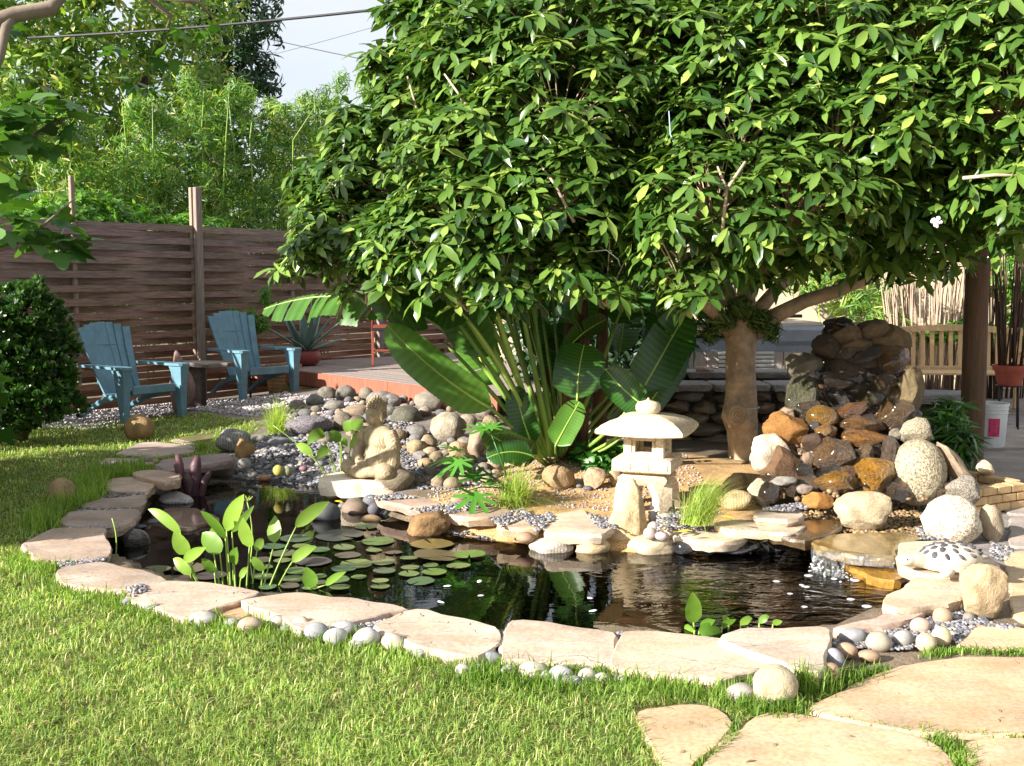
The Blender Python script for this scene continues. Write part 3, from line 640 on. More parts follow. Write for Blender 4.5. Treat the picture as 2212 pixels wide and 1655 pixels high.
# rock pile below the deck: the ones that stand out, then a random fill
pile = [(877,928,76,50,'#6E6A5C'),(925,890,74,40,'#9C9284'),(966,957,84,64,'#B8A896'),(1040,992,62,66,'#A8967E'),(990,994,48,40,'#B59C78'),(998,904,34,34,'#A8947C'),(679,880,42,26,'#8C8A88'),(719,889,50,22,'#928C82'),
 (769,902,62,26,'#A08E7A'),(705,866,44,30,'#8A8276'),(745,868,46,34,'#8E867A'),(790,866,34,28,'#9A9080'),(820,882,64,36,'#908880'),(845,880,44,28,'#938C8A'),(740,930,44,40,'#8C8072'),(770,930,40,30,'#7A6A5C'),(900,952,46,34,'#8E8A88'),
 (945,925,40,24,'#B09A80'),(975,920,44,24,'#A6937A'),(900,985,50,34,'#B79E7E'),(925,975,44,34,'#A8957C'),(890,920,40,30,'#8A7A58'),(1010,930,46,34,'#A89A88'),(1050,905,46,36,'#9A8C7C'),(1020,880,50,36,'#A8988A'),(960,880,44,28,'#77767C'),
 (835,905,50,28,'#9C968C'),(1060,940,50,40,'#A89474'),(660,905,34,20,'#77757A'),(640,888,38,22,'#857C78'),(800,915,40,22,'#77787E'),(860,955,40,26,'#98826A')]
used = []
for c in pile:
    stone(*c, kind='round' if c[2] > 40 else 'cobble', mat='rock', dr=0.85, sink=0.25, name='pile_stone', label='%s %s river stone %s' % (size_word(c[2], 40, 60), hue_word(c[4]), 'heaped right below the deck board' if c[1] < 892 else 'in the heap behind the statue' if c[0] < 910 else 'in the heap left of the giant leaves'), group='river stones heaped below the deck'); used.append((c[0], c[1]-c[3]/2, c[2]/2))
bankfill = [(690,930),(760,925),(860,940),(1000,985),(1095,995),(1075,1045),(990,1060),(905,1058),(870,1010),(850,975),(790,958)]
rf = random.Random(9); gsf = []
for _ in range(700):
    x, y = rf.uniform(690, 1095), rf.uniform(925, 1060); s_ = rf.uniform(20, 46)
    if not inpoly([x], [y], bankfill)[0] or any(abs(x-a)/(.60*(r_+s_/2)) < 1 and abs(y-s_*.3-b)/(.36*(r_+s_/2)) < 1 for a, b, r_ in used+gsf) or (735 < x < 905 and 985 < y): continue
    gsf.append((x, y-s_*.3, s_/2)); hx = rf.choice(['#B59C78', '#A8967E', '#9C9284', '#8E8A88', '#C2AE92', '#A08A6E']); stone(x, y, s_, s_*rf.uniform(.5, .75), hx, kind=rf.choice(['round', 'cobble', 'big']), mat='rock', sink=.3, name='bank_stone', label='%s %s stone on the gravel bank %s' % (size_word(s_, 28, 38), hue_word(hx), 'behind the statue' if x < 900 else 'beside the lobed leaf plant'), group='stones on the bank behind the statue')
rr = random.Random(3)
for _ in range(900):
    x = rr.uniform(625, 1090); lo = 852 + max(0, (x-880))*0.12; hi = 905 + max(0, x-760)*0.26; y = rr.uniform(lo, min(hi, 985)); s_ = rr.uniform(20, 40)*(0.6+0.4*(y-840)/120)
    if any(abs(x-a)/(0.62*(r_+s_/2)) < 1 and abs(y-s_*0.3-b)/(0.40*(r_+s_/2)) < 1 for a, b, r_ in used): continue
    used.append((x, y-s_*0.3, s_/2))
    hx = rr.choice(['#8E8A88','#9C9284','#A8967E','#77757C','#8A8276','#B09C84','#93807A'])
    stone(x, y, s_, s_*rr.uniform(0.5, 0.75), hx, kind=rr.choice(['round', 'cobble']), mat='rock', sink=0.3, name='pile_stone',
          label='small %s river stone %s' % (hue_word(hx), 'heaped right below the deck board' if y < 892 else 'in the heap behind the statue' if x < 910 else 'in the heap left of the giant leaves'), group='river stones heaped below the deck')
# ================================================================== pebbles and gravel (uncountable)
PV, PF = ICO[1]; PF = np.array(PF)
def pebbles(name, pts, smin, smax, mat, flat=0.6, lift=0.3):
    n = len(pts)
    if n == 0: return
    sc = rng.uniform(smin, smax, n); sc = sc[:, None]*np.stack([rng.uniform(.8, 1.3, n), rng.uniform(.7, 1.1, n), np.full(n, flat)*rng.uniform(.8, 1.2, n)], 1)
    an = rng.uniform(0, 6.283, n); c, s_ = np.cos(an), np.sin(an)
    v = PV[None]*sc[:, None, :]; x = v[..., 0]*c[:, None]-v[..., 1]*s_[:, None]; y = v[..., 0]*s_[:, None]+v[..., 1]*c[:, None]
    pts = np.array(pts); vv = np.stack([x+pts[:, 0:1], y+pts[:, 1:2], v[..., 2]+pts[:, 2:3]+sc[:, 2:3]*lift], -1).reshape(-1, 3)
    ff = (PF[None]+np.arange(n)[:, None, None]*len(PV)).reshape(-1, 3)
    ob(name, npmesh(name, vv, ff, np.repeat(rng.random(n), len(PV))), M[mat], kind='stuff', label='loose '+name.replace('_', ' ')+' scattered between the stones')
def scatter(polypx, n, z=None, extra=0.0):
    xs = [p[0] for p in polypx]; ys = [p[1] for p in polypx]; W = [tuple(P(x, y, z if z is not None else 0).xy) for x, y in polypx]
    wx = [p[0] for p in W]; wy = [p[1] for p in W]
    x = rng.uniform(min(wx), max(wx), n*4); y = rng.uniform(min(wy), max(wy), n*4); k = inpoly(x, y, W); x, y = x[k][:n], y[k][:n]
    zz = gz(x, y) if z is None else np.full(len(x), z)
    return np.stack([x, y, zz+extra], 1)
joint = [([(1060,1405),(1080,1372),(1105,1350),(1110,1385),(1090,1425),(1050,1425)], 420, 0.02), ([(1322,1440),(1330,1370),(1345,1365),(1350,1400),(1370,1400),(1330,1440)], 260, 0.02),
 ([(735,1350),(870,1318),(885,1325),(800,1360),(690,1375),(660,1362)], 420, 0.02), ([(270,1270),(310,1262),(320,1275),(285,1290)], 60, 0.04), ([(120,1215),(200,1205),(240,1205),(220,1214),(140,1228)], 220, 0.03),
 ([(140,1140),(235,1135),(240,1143),(130,1143)], 110, 0.03), ([(170,1098),(290,1095),(290,1102),(160,1106)], 130, 0.03), ([(225,1066),(310,1064),(315,1072),(215,1078)], 110, 0.03), ([(220,1060),(245,1030),(240,1050),(215,1075)], 50, 0.01),
 ([(1975,1315),(2080,1290),(2110,1330),(2150,1345),(2200,1350),(2180,1362),(2110,1350),(2070,1390),(2030,1370),(1960,1345)], 900, 0.012), ([(1785,1395),(1830,1362),(1990,1335),(2020,1380),(1960,1405),(1850,1400),(1800,1420)], 700, 0.012),
 ([(1770,1400),(1800,1400),(1790,1450),(1772,1450)], 60, 0.01), ([(1640,1435),(1700,1425),(1720,1445),(1660,1450)], 90, 0.02), ([(1100,1425),(1330,1436),(1330,1450),(1080,1445)], 300, 0.0), ([(840,1400),(880,1380),(940,1400),(930,1415),(860,1412)], 160, 0.01),
 ([(2140,1170),(2190,1185),(2170,1215),(2140,1200)], 120, 0.01)]
pts = np.concatenate([scatter(p, n, z) for p, n, z in joint]); pebbles('pebbles', pts, 0.006, 0.012, 'pebble')
far_j = [([(790,1075),(860,1066),(900,1075),(830,1080)], 160, 0.025), ([(880,1100),(1000,1085),(1060,1092),(960,1112)], 220, 0.025), ([(1060,1120),(1130,1098),(1150,1112),(1080,1140)], 260, 0.02), ([(1130,1118),(1190,1108),(1200,1120),(1160,1150)], 220, 0.02),
 ([(1270,1110),(1330,1120),(1330,1145),(1290,1140)], 160, 0.02), ([(1440,1140),(1530,1128),(1640,1130),(1600,1145),(1480,1148)], 300, 0.012), ([(1640,1100),(1730,1085),(1750,1100),(1700,1105)], 150, 0.12),
 ([(830,1095),(960,1112),(1010,1120),(1180,1155),(1280,1165),(1280,1180),(1100,1176),(960,1160),(860,1128)], 2200, None), ([(1980,1140),(2020,1130),(2040,1165),(1990,1165)], 160, 0.04), ([(1420,1105),(1480,1100),(1480,1140),(1420,1150)], 160, 0.06)]
pts = np.concatenate([scatter(p, n, z) for p, n, z in far_j]); pebbles('bank_pebbles', pts, 0.007, 0.014, 'pebble')
pebbles('basin_pebbles', np.concatenate([scatter([(1700,1090),(1980,1085),(2010,1165),(1940,1160),(1800,1150),(1740,1160)], 1500, .004), scatter([(1790,1385),(1830,1358),(1990,1325),(2020,1380),(1960,1405),(1850,1400)], 600, .004)]), .007, .017, 'bpebble')
str_px = [(430,1025),(500,1005),(560,965),(640,940),(720,960),(760,1010),(735,1065),(640,1042),(520,1045)]
pebbles('stream_pebbles', scatter(str_px, 3200, None, -0.0), 0.012, 0.028, 'pebble')
pebbles('chair_gravel', np.concatenate([scatter([(60,925),(80,890),(250,870),(420,865),(600,860),(640,900),(560,925),(420,905),(300,915),(200,930)], 5200), scatter([(600,930),(640,890),(760,905),(800,925),(720,935),(640,940)], 1800)]), 0.010, 0.02, 'gravel', 0.8)
pebbles('bank_gravel', scatter(bankfill, 3000), 0.008, 0.022, 'pebble')
pebbles('sand_grit', scatter([(900,1085),(1000,1015),(1480,1010),(1560,1110),(1440,1130),(1330,1110),(1260,1098),(1110,1095)], 2600), 0.004, 0.010, 'gravel', 0.7, 0.1)
# ================================================================== lawn
BL = PX([(x, y) for x, y in lawn_px], 0)
def blades(x, y, h, wd, lean, z=None, var=None, name='grass', mat='grass', curve=0.5, label='', zoff=0.0):
    n = len(x); an = rng.uniform(0, 6.283, n); ln = np.abs(rng.normal(0, lean, n)); sd = an + math.pi/2 + rng.normal(0, .3, n)
    z = (gz(x, y) if z is None else z) + zoff
    dx, dy = np.cos(an), np.sin(an); sx, sy = np.cos(sd)*wd*.5, np.sin(sd)*wd*.5
    def lvl(t, wk, lk): return np.stack([x+dx*h*ln*lk, y+dy*h*ln*lk, z+h*t], 1), wk
    p0, p1, p2 = lvl(0, 1, 0)[0], lvl(0.55, .8, .35)[0], lvl(np.clip(1-0.35*ln, .25, 1), 0, 1.15)[0]
    s_ = np.stack([sx, sy, np.zeros(n)], 1)
    v = np.stack([p0-s_, p0+s_, p1-s_*.85, p1+s_*.85, p2], 1).reshape(-1, 3)
    b = np.arange(n)[:, None]*5
    f = np.concatenate([b+np.array([[0, 1, 3]]), b+np.array([[0, 3, 2]]), b+np.array([[2, 3, 4]])], 1).reshape(-1, 3)
    var = rng.random(n) if var is None else var
    return ob(name, npmesh(name, v, f, np.repeat(var, 5), True), M[mat], kind='stuff', label=label)
def lawn_pts(n):
    x = rng.uniform(-6.5, 2.6, n); y = rng.uniform(2.55, 11.4, n)
    keep = rng.random(n) < np.clip((3.1/np.hypot(x, y))**1.6, 0, 1)
    keep &= np.abs(x)/y < 0.62
    x, y = x[keep], y[keep]; k = inpoly(x, y, BL); x, y = x[k], y[k]
    bad = inpoly(x, y, POND)
    for w_ in SLABW+PAVEW+STEPW: bad |= inpoly(x, y, w_)
    return x[~bad], y[~bad]
x, y = lawn_pts(2000000)
nv = np.array([noise.noise(Vector((a*1.3, b*1.3, 0))) for a, b in zip(x[::8], y[::8])]); nv = np.repeat(nv, 8)[:len(x)]
nf = np.array([noise.noise(Vector((a*9, b*9, 3))) for a, b in zip(x[::4], y[::4])]); nf = np.repeat(nf, 4)[:len(x)]
kp_ = rng.random(len(x)) < np.clip(.62+1.6*nf+1.0*nv, .22, 1); x, y, nv, nf = x[kp_], y[kp_], nv[kp_], nf[kp_]
dist = np.hypot(x, y)
blades(x, y, np.clip(rng.normal(.021, .008, len(x))*(1+.4*nv+1.1*nf), .005, .06), 0.0036+0.00075*np.clip(dist-3, 0, 8), 1.0, var=np.clip(0.50+0.36*nv+0.30*nf+rng.normal(0, .25, len(x)), 0, 1), label='short shaggy green lawn in front of the pond')
# taller fringes along the stones and in the paving joints
def fringe(pxs, n, spread, h, hs, var0, name='tall_grass', label='', mat='tallgrass'):
    xs, ys = [], []
    W = [P(a, b, 0).xy for a, b in pxs]
    for i in range(len(W)-1):
        k = int(n*(W[i+1]-W[i]).length/sum((W[j+1]-W[j]).length for j in range(len(W)-1)))
        t = rng.random(k); xs.append(W[i].x+(W[i+1].x-W[i].x)*t+rng.normal(0, spread, k)); ys.append(W[i].y+(W[i+1].y-W[i].y)*t+rng.normal(0, spread, k))
    x, y = np.concatenate(xs), np.concatenate(ys); bad = inpoly(x, y, POND)
    for w_ in SLABW: bad |= inpoly(x, y, w_)
    x, y = x[~bad], y[~bad]
    blades(x, y, np.clip(rng.normal(h, hs, len(x)), .015, .3), 0.0042+0.0006*np.clip(np.hypot(x, y)-3.5, 0, 8), 0.5, var=np.clip(var0+rng.normal(0, .25, len(x)), 0, 1), name=name, mat=mat, label=label)
fringe([(300,1018),(240,1030),(205,1060),(160,1098),(130,1125),(100,1145)], 3800, .09, .10, .035, .5, label='long bright grass along the left rim slabs')
fringe([(60,1200),(100,1240),(150,1270),(260,1300),(320,1325),(430,1352),(600,1365),(820,1408),(960,1430)], 4200, .07, .045, .018, .4, label='longer grass at the foot of the front rim slabs')
fringe([(1000,1462),(1150,1472),(1330,1460),(1450,1480),(1560,1490),(1620,1500)], 4600, .08, .05, .022, .3, label='dense longer grass below the cracked slab')
fringe([(1600,1530),(1660,1540),(1720,1540)], 500, .04, .045, .015, .2, label='grass round the big cream boulder')
fringe([(1735,1500),(1760,1490)], 420, .035, .11, .03, .3, label='tall grass tuft right of the big cream boulder')
fringe([(1790,1490),(1850,1470),(1900,1450)], 450, .03, .035, .012, .2, label='grass along the path edge by the cobbles')
fringe([(2000,1420),(2060,1408),(2140,1412),(2300,1415)], 600, .018, .024, .010, .25, label='grass in the paving joint behind the large paver')
fringe([(1575,1570),(1590,1590),(1550,1625),(1505,1660),(1480,1720)], 600, .010, .020, .008, .2, label='grass in the curved joint beside the small paver')
fringe([(1800,1550),(1900,1572),(2000,1586),(2100,1590),(2300,1596)], 420, .009, .016, .006, .3, label='grass in the long joint between the big pavers')
fringe([(2010,1590),(2060,1620),(2110,1700)], 700, .028, .024, .010, .3, label='grass in the forked joint between pavers')

# fallen bits on lawn and paving
lit = MB()
for k in range(0, 260, 2):
    px, py = (rng.uniform(0, 1500), rng.uniform(1300, 1650)) if k < 170 else (rng.uniform(1400, 2200), rng.uniform(1420, 1650))
    q = P(px, py, .022 if k < 170 else .014)
    if not (inpoly([q.x], [q.y], LAWN)[0] if k < 170 else any(inpoly([q.x], [q.y], w_)[0] for w_ in PAVEW)) or any(inpoly([q.x], [q.y], w_)[0] for w_ in SLABW): continue
    an = rng.uniform(0, 6.28); l = rng.uniform(.004, .020); c_, s_ = math.cos(an)*l, math.sin(an)*l
    lit.ribbon([(q.x-c_, q.y-s_, q.z+.002), (q.x, q.y, q.z+.006), (q.x+c_, q.y+s_, q.z+.002)], [.002, l*.5, .002], (-s_, c_, .002), .2, rng.random())
ob('leaf_litter', lit.mesh('leaf_litter', True), m_leaf('dry_litter', lin('#6A5636'), lin('#B79E6C'), .8, .1), kind='stuff', label='dry leaf bits scattered on lawn and paving')
# ================================================================== woven fence
def FP(t, z=0.0, off=0.0): return Vector((FA.x+FD.x*t+FD.y*off, FA.y+FD.y*t-FD.x*off, z))   # off > 0 towards the garden
fence = thing('woven_fence', 'tall woven redwood slat fence with grey posts behind the teal chairs', 'fence', FP(0))
def fpart(name, mb, mat, col=None, smooth=False):
    o = ob(name, mb.mesh(name, smooth, 40), mat, fence, col=col); o.matrix_parent_inverse = Matrix.Translation(-Vector(FP(0))); return o
FH = 2.1; BAY = 1.56
starts = [(-7.8, -4.68), (-4.68, -1.56), (-1.56, 1.56), (1.56, 4.68), (4.68, 7.8)]
for (t0, t1) in starts:
    for i in range(27):
        sg = 1 if i % 2 else -1; z0 = 0.02+i*0.0780; hh = 0.0745*(random.uniform(0.93, 1.02) if i < 19 else random.uniform(1.0, 1.04)); n = max(4, int((t1-t0)/0.2)); mb = MB(); v = []; f = []
        dz = random.uniform(-.004, .004); dz2 = random.uniform(-.004, .004)
        for k in range(n+1):
            t = t0+(t1-t0)*k/n; o_ = sg*0.046*math.cos(math.pi*t/BAY); zz = z0+dz+(dz2-dz)*k/n
            for dz_, do in ((0, -.006), (0, .006), (hh, .006), (hh, -.006)): v.append(tuple(FP(t, zz+dz_, o_+do)))
        for k in range(n):
            for q in range(4): f.append((k*4+q, k*4+(q+1) % 4, (k+1)*4+(q+1) % 4, (k+1)*4+q))
        f += [(0, 1, 2, 3), (n*4+3, n*4+2, n*4+1, n*4)]
        mb.add(v, f); tt = i/26
        c = [lin('#86604A')[j]*(1-tt**1.3)+lin('#80706A')[j]*tt**1.3 for j in range(3)]+[1]
        fpart('slat', mb, M['fence'], jit(c, 0.18))
for k, t in enumerate(np.arange(-7.8, 7.9, BAY)):
    mainp = (round((t+1.56)/BAY) % 2 == 0); mb = MB(); a = math.atan2(FD.y, FD.x)
    R = Matrix.Rotation(a, 3, 'Z')
    hgt = 2.60 if not mainp else 2.58
    mb.box(FP(t, hgt/2-.05, 0.0), (0.045 if not mainp else 0.05, 0.05, hgt+.1), R, 0.004)
    fpart('post', mb, M['post'], jit(lin('#8E7E6C'), .1))
    if mainp:
        mb = MB(); mb.box(FP(t+0.02, 2.58/2-.05, 0.085), (0.09, 0.06, 2.68), R, 0.005); fpart('post', mb, M['post'], jit(lin('#84786E'), .1))
# ================================================================== deck
deck = thing('wooden_deck', 'low weathered wooden deck with a red fascia board above the river stones', 'deck', (DK0.x, DK0.y, 0))
DN = Vector((-DKD.y, DKD.x)); DN = DN if DN.y > 0 else -DN
def DP(s, q, z): return Vector((DK0.x+DKD.x*s+DN.x*q, DK0.y+DKD.y*s+DN.y*q, z))
Rd = Matrix.Rotation(math.atan2(DKD.y, DKD.x), 3, 'Z')
def dpart(name, mb, mat, col): 
    o = ob(name, mb.mesh(name, False), mat, deck, col=col); o.matrix_parent_inverse = Matrix.Translation((-DK0.x, -DK0.y, 0)); return o
for k in range(26):
    mb = MB(); mb.box(DP(1.4, 0.03+k*0.145, DKZ-0.018), (4.9, 0.138, 0.035), Rd, 0.003); dpart('plank', mb, M['deck'], jit(lin('#93857E'), .1))
for s0, s1 in ((-1.05, 2.05), (2.056, 3.85)):
    mb = MB(); mb.box(DP((s0+s1)/2, -0.062, DKZ-0.085), (s1-s0, 0.04, 0.165), Rd, 0.004); dpart('fascia_board', mb, M['deck'], jit(lin('#8E543E'), .06))
for k in range(12):
    for r_ in range(2):
        mb = MB(); mb.box(DP(-0.02+k*0.31+r_*.15, 0.02, 0.075+r_*0.098), (0.30, 0.12, 0.088), Rd, 0.008); dpart('footing_block', mb, M['brick'], None)
# ================================================================== teal chairs
def make_chair():
    t = thing('garden_chair', '', 'chair')
    bkp = part('backrest', t); stp = part('seat', t)
    # local frame: front is +x, width along y
    lean = math.radians(24); nb = 7; arch = [0.02, 0.055, 0.075, 0.082, 0.075, 0.055, 0.02]
    for k in range(nb):
        mb = MB(); u = (k-3)/3.0; y0 = u*0.185; y1 = u*0.26; L = 0.72+arch[k]
        v = []; f = []; n = 6
        for j in range(n+1):
            q = j/n; s_ = q*L; x = -0.02-s_*math.sin(lean)-0.02*math.sin(q*3.1)+0.035*u*u; z = 0.24+s_*math.cos(lean); yc = y0+(y1-y0)*q; hw = (0.0298+0.0126*q)
            for dy, dx in ((-hw, 0), (hw, 0), (hw, -.022), (-hw, -.022)): v.append((x+dx*math.cos(lean), yc+dy, z+dx*math.sin(lean)))
        for j in range(n):
            for q in range(4): f.append((j*4+q, j*4+(q+1) % 4, (j+1)*4+(q+1) % 4, (j+1)*4+q))
        f += [(3, 2, 1, 0), (n*4, n*4+1, n*4+2, n*4+3)]; mb.add(v, f); ob('back_slat', mb.mesh('back_slat'), M['chair'], bkp)
    for zc, q in ((0.36, 0.1), (0.72, 0.6)):
        mb = MB(); x = -0.045-(zc-0.24)*math.tan(lean); mb.box((x, 0, zc), (0.016, 0.44+0.1*q, 0.05), None, .004); ob('back_brace', mb.mesh('back_brace'), M['chair'], bkp)
    ns = 6
    for k in range(ns):
        q0, q1 = k/ns, (k+0.93)/ns; mb = MB(); v = []; f = []
        for q in np.linspace(q0, q1, 4):
            x = 0.0+q*0.52; z = 0.25+0.115*q-0.05*math.sin(q*math.pi)-max(0, q-0.86)**2*2.5
            hw = 0.235+0.02*q
            for dy, dz in ((-hw, 0), (hw, 0), (hw, -.02), (-hw, -.02)): v.append((x, dy, z+dz))
        for j in range(3):
            for q in range(4): f.append((j*4+q, (j+1)*4+q, (j+1)*4+(q+1) % 4, j*4+(q+1) % 4))
        f += [(0, 1, 2, 3), (15, 14, 13, 12)]; mb.add(v, f); ob('seat_slat', mb.mesh('seat_slat'), M['chair'], stp)
    mb = MB(); mb.box((0.53, 0, 0.315), (0.02, 0.50, 0.085), None, .006); ob('seat_apron', mb.mesh('seat_apron'), M['chair'], stp)
    for sgn in (-1, 1):
        y = sgn*0.335
        mb = MB(); v = []; f = []
        prof = [(-0.20, 0.035), (-0.05, 0.05), (0.15, 0.062), (0.35, 0.07), (0.50, 0.074), (0.575, 0.066), (0.60, 0.04)]
        for x, hw in prof:
            for dy, dz in ((-hw, 0.0), (hw, 0.0), (hw, -.026), (-hw, -.026)): v.append((x, y+dy, 0.555+dz-0.03*max(0, -x)))
        m_ = len(prof)
        for j in range(m_-1):
            for q in range(4): f.append((j*4+q, (j+1)*4+q, (j+1)*4+(q+1) % 4, j*4+(q+1) % 4))
        f += [(0, 1, 2, 3), tuple((m_-1)*4+q for q in (3, 2, 1, 0))]; mb.add(v, f); ob('armrest', mb.mesh('armrest'), M['chair'], t)
        mb = MB(); v = []; f = []      # front leg: broad plate that tapers to the foot
        for z, hx, hy, ox in ((0.0, .036, .03, .02), (0.15, .046, .034, .01), (0.33, .066, .038, 0.0), (0.46, .082, .045, -.005), (0.53, .10, .055, -.012)):
            for dx, dy in ((-hx, -hy), (hx, -hy), (hx, hy), (-hx, hy)): v.append((0.50+ox+dx, y+dy, z))
        for j in range(4):
            for q in range(4): f.append((j*4+q, j*4+(q+1) % 4, (j+1)*4+(q+1) % 4, (j+1)*4+q))
        f += [(3, 2, 1, 0), (16, 17, 18, 19)]; mb.add(v, f); ob('front_leg', mb.mesh('front_leg', True, 50), M['chair'], t)
        mb = MB(); mb.tube([(0.48, sgn*.25, .29), (0.05, sgn*.25, .19), (-0.18, sgn*.25, .10), (-0.34, sgn*.25, 0.01)], [.03, .034, .03, .024], 6); ob('rear_leg', mb.mesh('rear_leg', True, 50), M['chair'], t)
    return t
def dup(root, loc, rz, label):
    r = root.copy(); C.objects.link(r); r.location = loc; r.rotation_euler = (0, 0, rz); r['label'] = label
    for ch in root.children:
        c = ch.copy(); C.objects.link(c); c.parent = r
        for g in ch.children:
            d_ = g.copy(); C.objects.link(d_); d_.parent = c
    return r
ch1 = make_chair(); ch1.name = 'garden_chair'
ch1['label'] = 'teal plastic slatted garden chair next to the dark bush'; ch1['group'] = 'teal garden chairs'
a1 = math.radians(-36); fr = P(394, 914, 0)     # front right foot of the first chair
def chair_at(foot, a, side): 
    lx, ly = 0.52, side*0.335
    return (foot.x-(lx*math.cos(a)-ly*math.sin(a)), foot.y-(lx*math.sin(a)+ly*math.cos(a)), gz1(foot.x, foot.y))
ch1.location = chair_at(fr, a1, 1); ch1.rotation_euler = (0, 0, a1)
a2 = math.radians(-46)
ch2 = dup(ch1, chair_at(P(526, 893, 0), a2, -1), a2, 'teal plastic slatted garden chair beside the deck and potted agave')
# stone side table
tb = P(418, 890, 0); tab = thing('side_table', 'rough stone slab table on a dark square pedestal between the teal chairs', 'table', (tb.x, tb.y+.1, 0))
me, loc = slab_mesh('table_top', [(-.36, -.16), (-.1, -.2), (.3, -.17), (.42, 0), (.34, .17), (-.2, .19), (-.38, .08)], 0, .05, 300); ob('table_top', me, M['slab'], tab, loc=(loc[0]+.12, loc[1], .56), col=lin('#8E867E'))
mb = MB(); mb.box((0, 0, .25), (.19, .19, .505), None, .012); ob('pedestal', mb.mesh('pedestal'), M['rock'], tab, col=lin('#5A4E48'))
bk = P(596, 880, 0); bsk = thing('wicker_basket', 'tan wicker basket standing behind the teal chair next to the deck', 'basket', (bk.x-.06, bk.y+.75, 0))
mb = MB(); mb.lathe([(.12, 0), (.17, .02), (.2, .18), (.22, .42), (.225, .44), (.20, .44), (.18, .1)], n=20); ob('basket_body', mb.mesh('basket_body', True), M['wicker'], bsk)
for k in range(9):
    mb = MB(); zz = .04+k*.045; rr_ = .175+.05*(zz/.44)
    mb.tube([(rr_*math.cos(q), rr_*math.sin(q), zz) for q in np.linspace(0, 6.283, 21)], .008, 5, False); ob('wicker_band', mb.mesh('wicker_band', True), M['wicker'], bsk)
# ================================================================== agave in a red bowl, red chair on the deck
ap = P(655, 792, DKZ); ag = thing('agave_plant', 'blue green agave with stiff spiky leaves in the red bowl', 'plant', (ap.x, ap.y+.17, DKZ+.17))
pot = thing('plant_bowl', 'round red clay bowl holding the agave on the deck', 'pot', (ap.x, ap.y+.17, DKZ+.001))
mb = MB(); mb.lathe([(.11, 0), (.16, .03), (.19, .09), (.185, .15), (.17, .185), (.18, .195), (.16, .195), (.15, .165), (0.01, .16)], n=28); ob('bowl', mb.mesh('bowl', True, 50), M['redpot'], pot)
ra = random.Random(5)
for k in range(17):
    an = k*2.4; el = math.radians(80-55*(k/16)+ra.uniform(-6, 6)); L = .58+.08*ra.random(); mb = MB()
    dr_ = Vector((math.cos(an)*math.cos(el), math.sin(an)*math.cos(el), math.sin(el))); pts_ = [dr_*(L*q)+Vector((0, 0, -.10*(q**2)*math.cos(el)+.04*q)) for q in np.linspace(0.04, 1, 8)]
    mb.ribbon(pts_, [.04, .062, .078, .082, .072, .052, .028, .003], Vector((-math.sin(an), math.cos(an), 0)), .22, ra.random()); 
    o = ob('leaf', mb.mesh('leaf', True), M['agave'], ag); md = o.modifiers.new('t', 'SOLIDIFY'); md.thickness = .010
rc = P(838, 792, DKZ); red = thing('folding_chair', 'red brown wooden folding chair half hidden behind the giant leaf on the deck', 'chair', (rc.x, rc.y+.2, DKZ), math.radians(8))
for sx in (-.21, .21):
    for sy, hh in ((-.2, .45), (.18, .45)):
        mb = MB(); mb.box((sx, sy, hh/2), (.032, .032, hh), None, .004); ob('leg', mb.mesh('leg'), M['redwood_chair'], red)
    mb = MB(); mb.tube([(sx, -.18, .45), (sx, -.24, .92)], .017, 6); ob('back_post', mb.mesh('back_post', True), M['redwood_chair'], red)
mb = MB(); mb.box((0, 0, .46), (.46, .44, .03), None, .006); ob('seat', mb.mesh('seat'), M['dark'], red)
for zz in (.5, .62, .74, .86):
    mb = MB(); mb.box((0, -.19-.06*(zz-.45)/.47, zz), (.41, .018, .045), None, .004); ob('back_rail', mb.mesh('back_rail'), M['redwood_chair'], red)
mb = MB(); mb.box((0, -.2, .2), (.40, .02, .03), None, .004); ob('stretcher', mb.mesh('stretcher'), M['redwood_chair'], red)
# ================================================================== stone lantern
lp = P(1405, 1077, .10); lan = thing('stone_lantern', 'cream cast stone snow lantern with curved roof and four arched legs', 'lantern', (lp.x, lp.y+.16, gz1(lp.x, lp.y+.16)-.005), math.radians(-20))
def square_loft(levels, n=5, sag=0.0):
    """rounded square rings (half width, z, corner lift)"""
    mb = MB(); v = []; f = []; N_ = 4*n
    for hw, z, lift in levels:
        for e in range(4):
            c0 = [(-1, -1), (1, -1), (1, 1), (-1, 1)][e]; c1 = [(-1, -1), (1, -1), (1, 1), (-1, 1)][(e+1) % 4]
            for k in range(n):
                q = k/n; x = c0[0]+(c1[0]-c0[0])*q; y = c0[1]+(c1[1]-c0[1])*q; edge = abs(2*q-1)**2; v.append((x*hw, y*hw, z+lift*edge))
    for j in range(len(levels)-1):
        for k in range(N_): f.append((j*N_+k, j*N_+(k+1) % N_, (j+1)*N_+(k+1) % N_, (j+1)*N_+k))
    f.append(tuple(range(N_))[::-1]); f.append(tuple((len(levels)-1)*N_+k for k in range(N_))); mb.add(v, f); return mb
for k in range(4):      # arched legs
    mb = MB(); an = math.pi/4+k*math.pi/2; c_, s_ = math.cos(an), math.sin(an); v = []; f = []
    for z, ro, ri, hw in ((0.0, .215, .135, .052), (.05, .213, .138, .048), (.10, .207, .13, .048), (.15, .193, .105, .058), (.19, .165, .06, .075), (.215, .12, .012, .09)):
        for r_, s2 in ((ri, -1), (ro, -1), (ro, 1), (ri, 1)): 
            hx = hw*s2; v.append((r_*c_-hx*s_, r_*s_+hx*c_, z))
    for j in range(5):
        for q in range(4): f.append((j*4+q, j*4+(q+1) % 4, (j+1)*4+(q+1) % 4, (j+1)*4+q))
    f += [(3, 2, 1, 0), (20, 21, 22, 23)]; mb.add(v, f); ob('leg', mb.mesh('leg', True, 45), M['lantern'], lan)
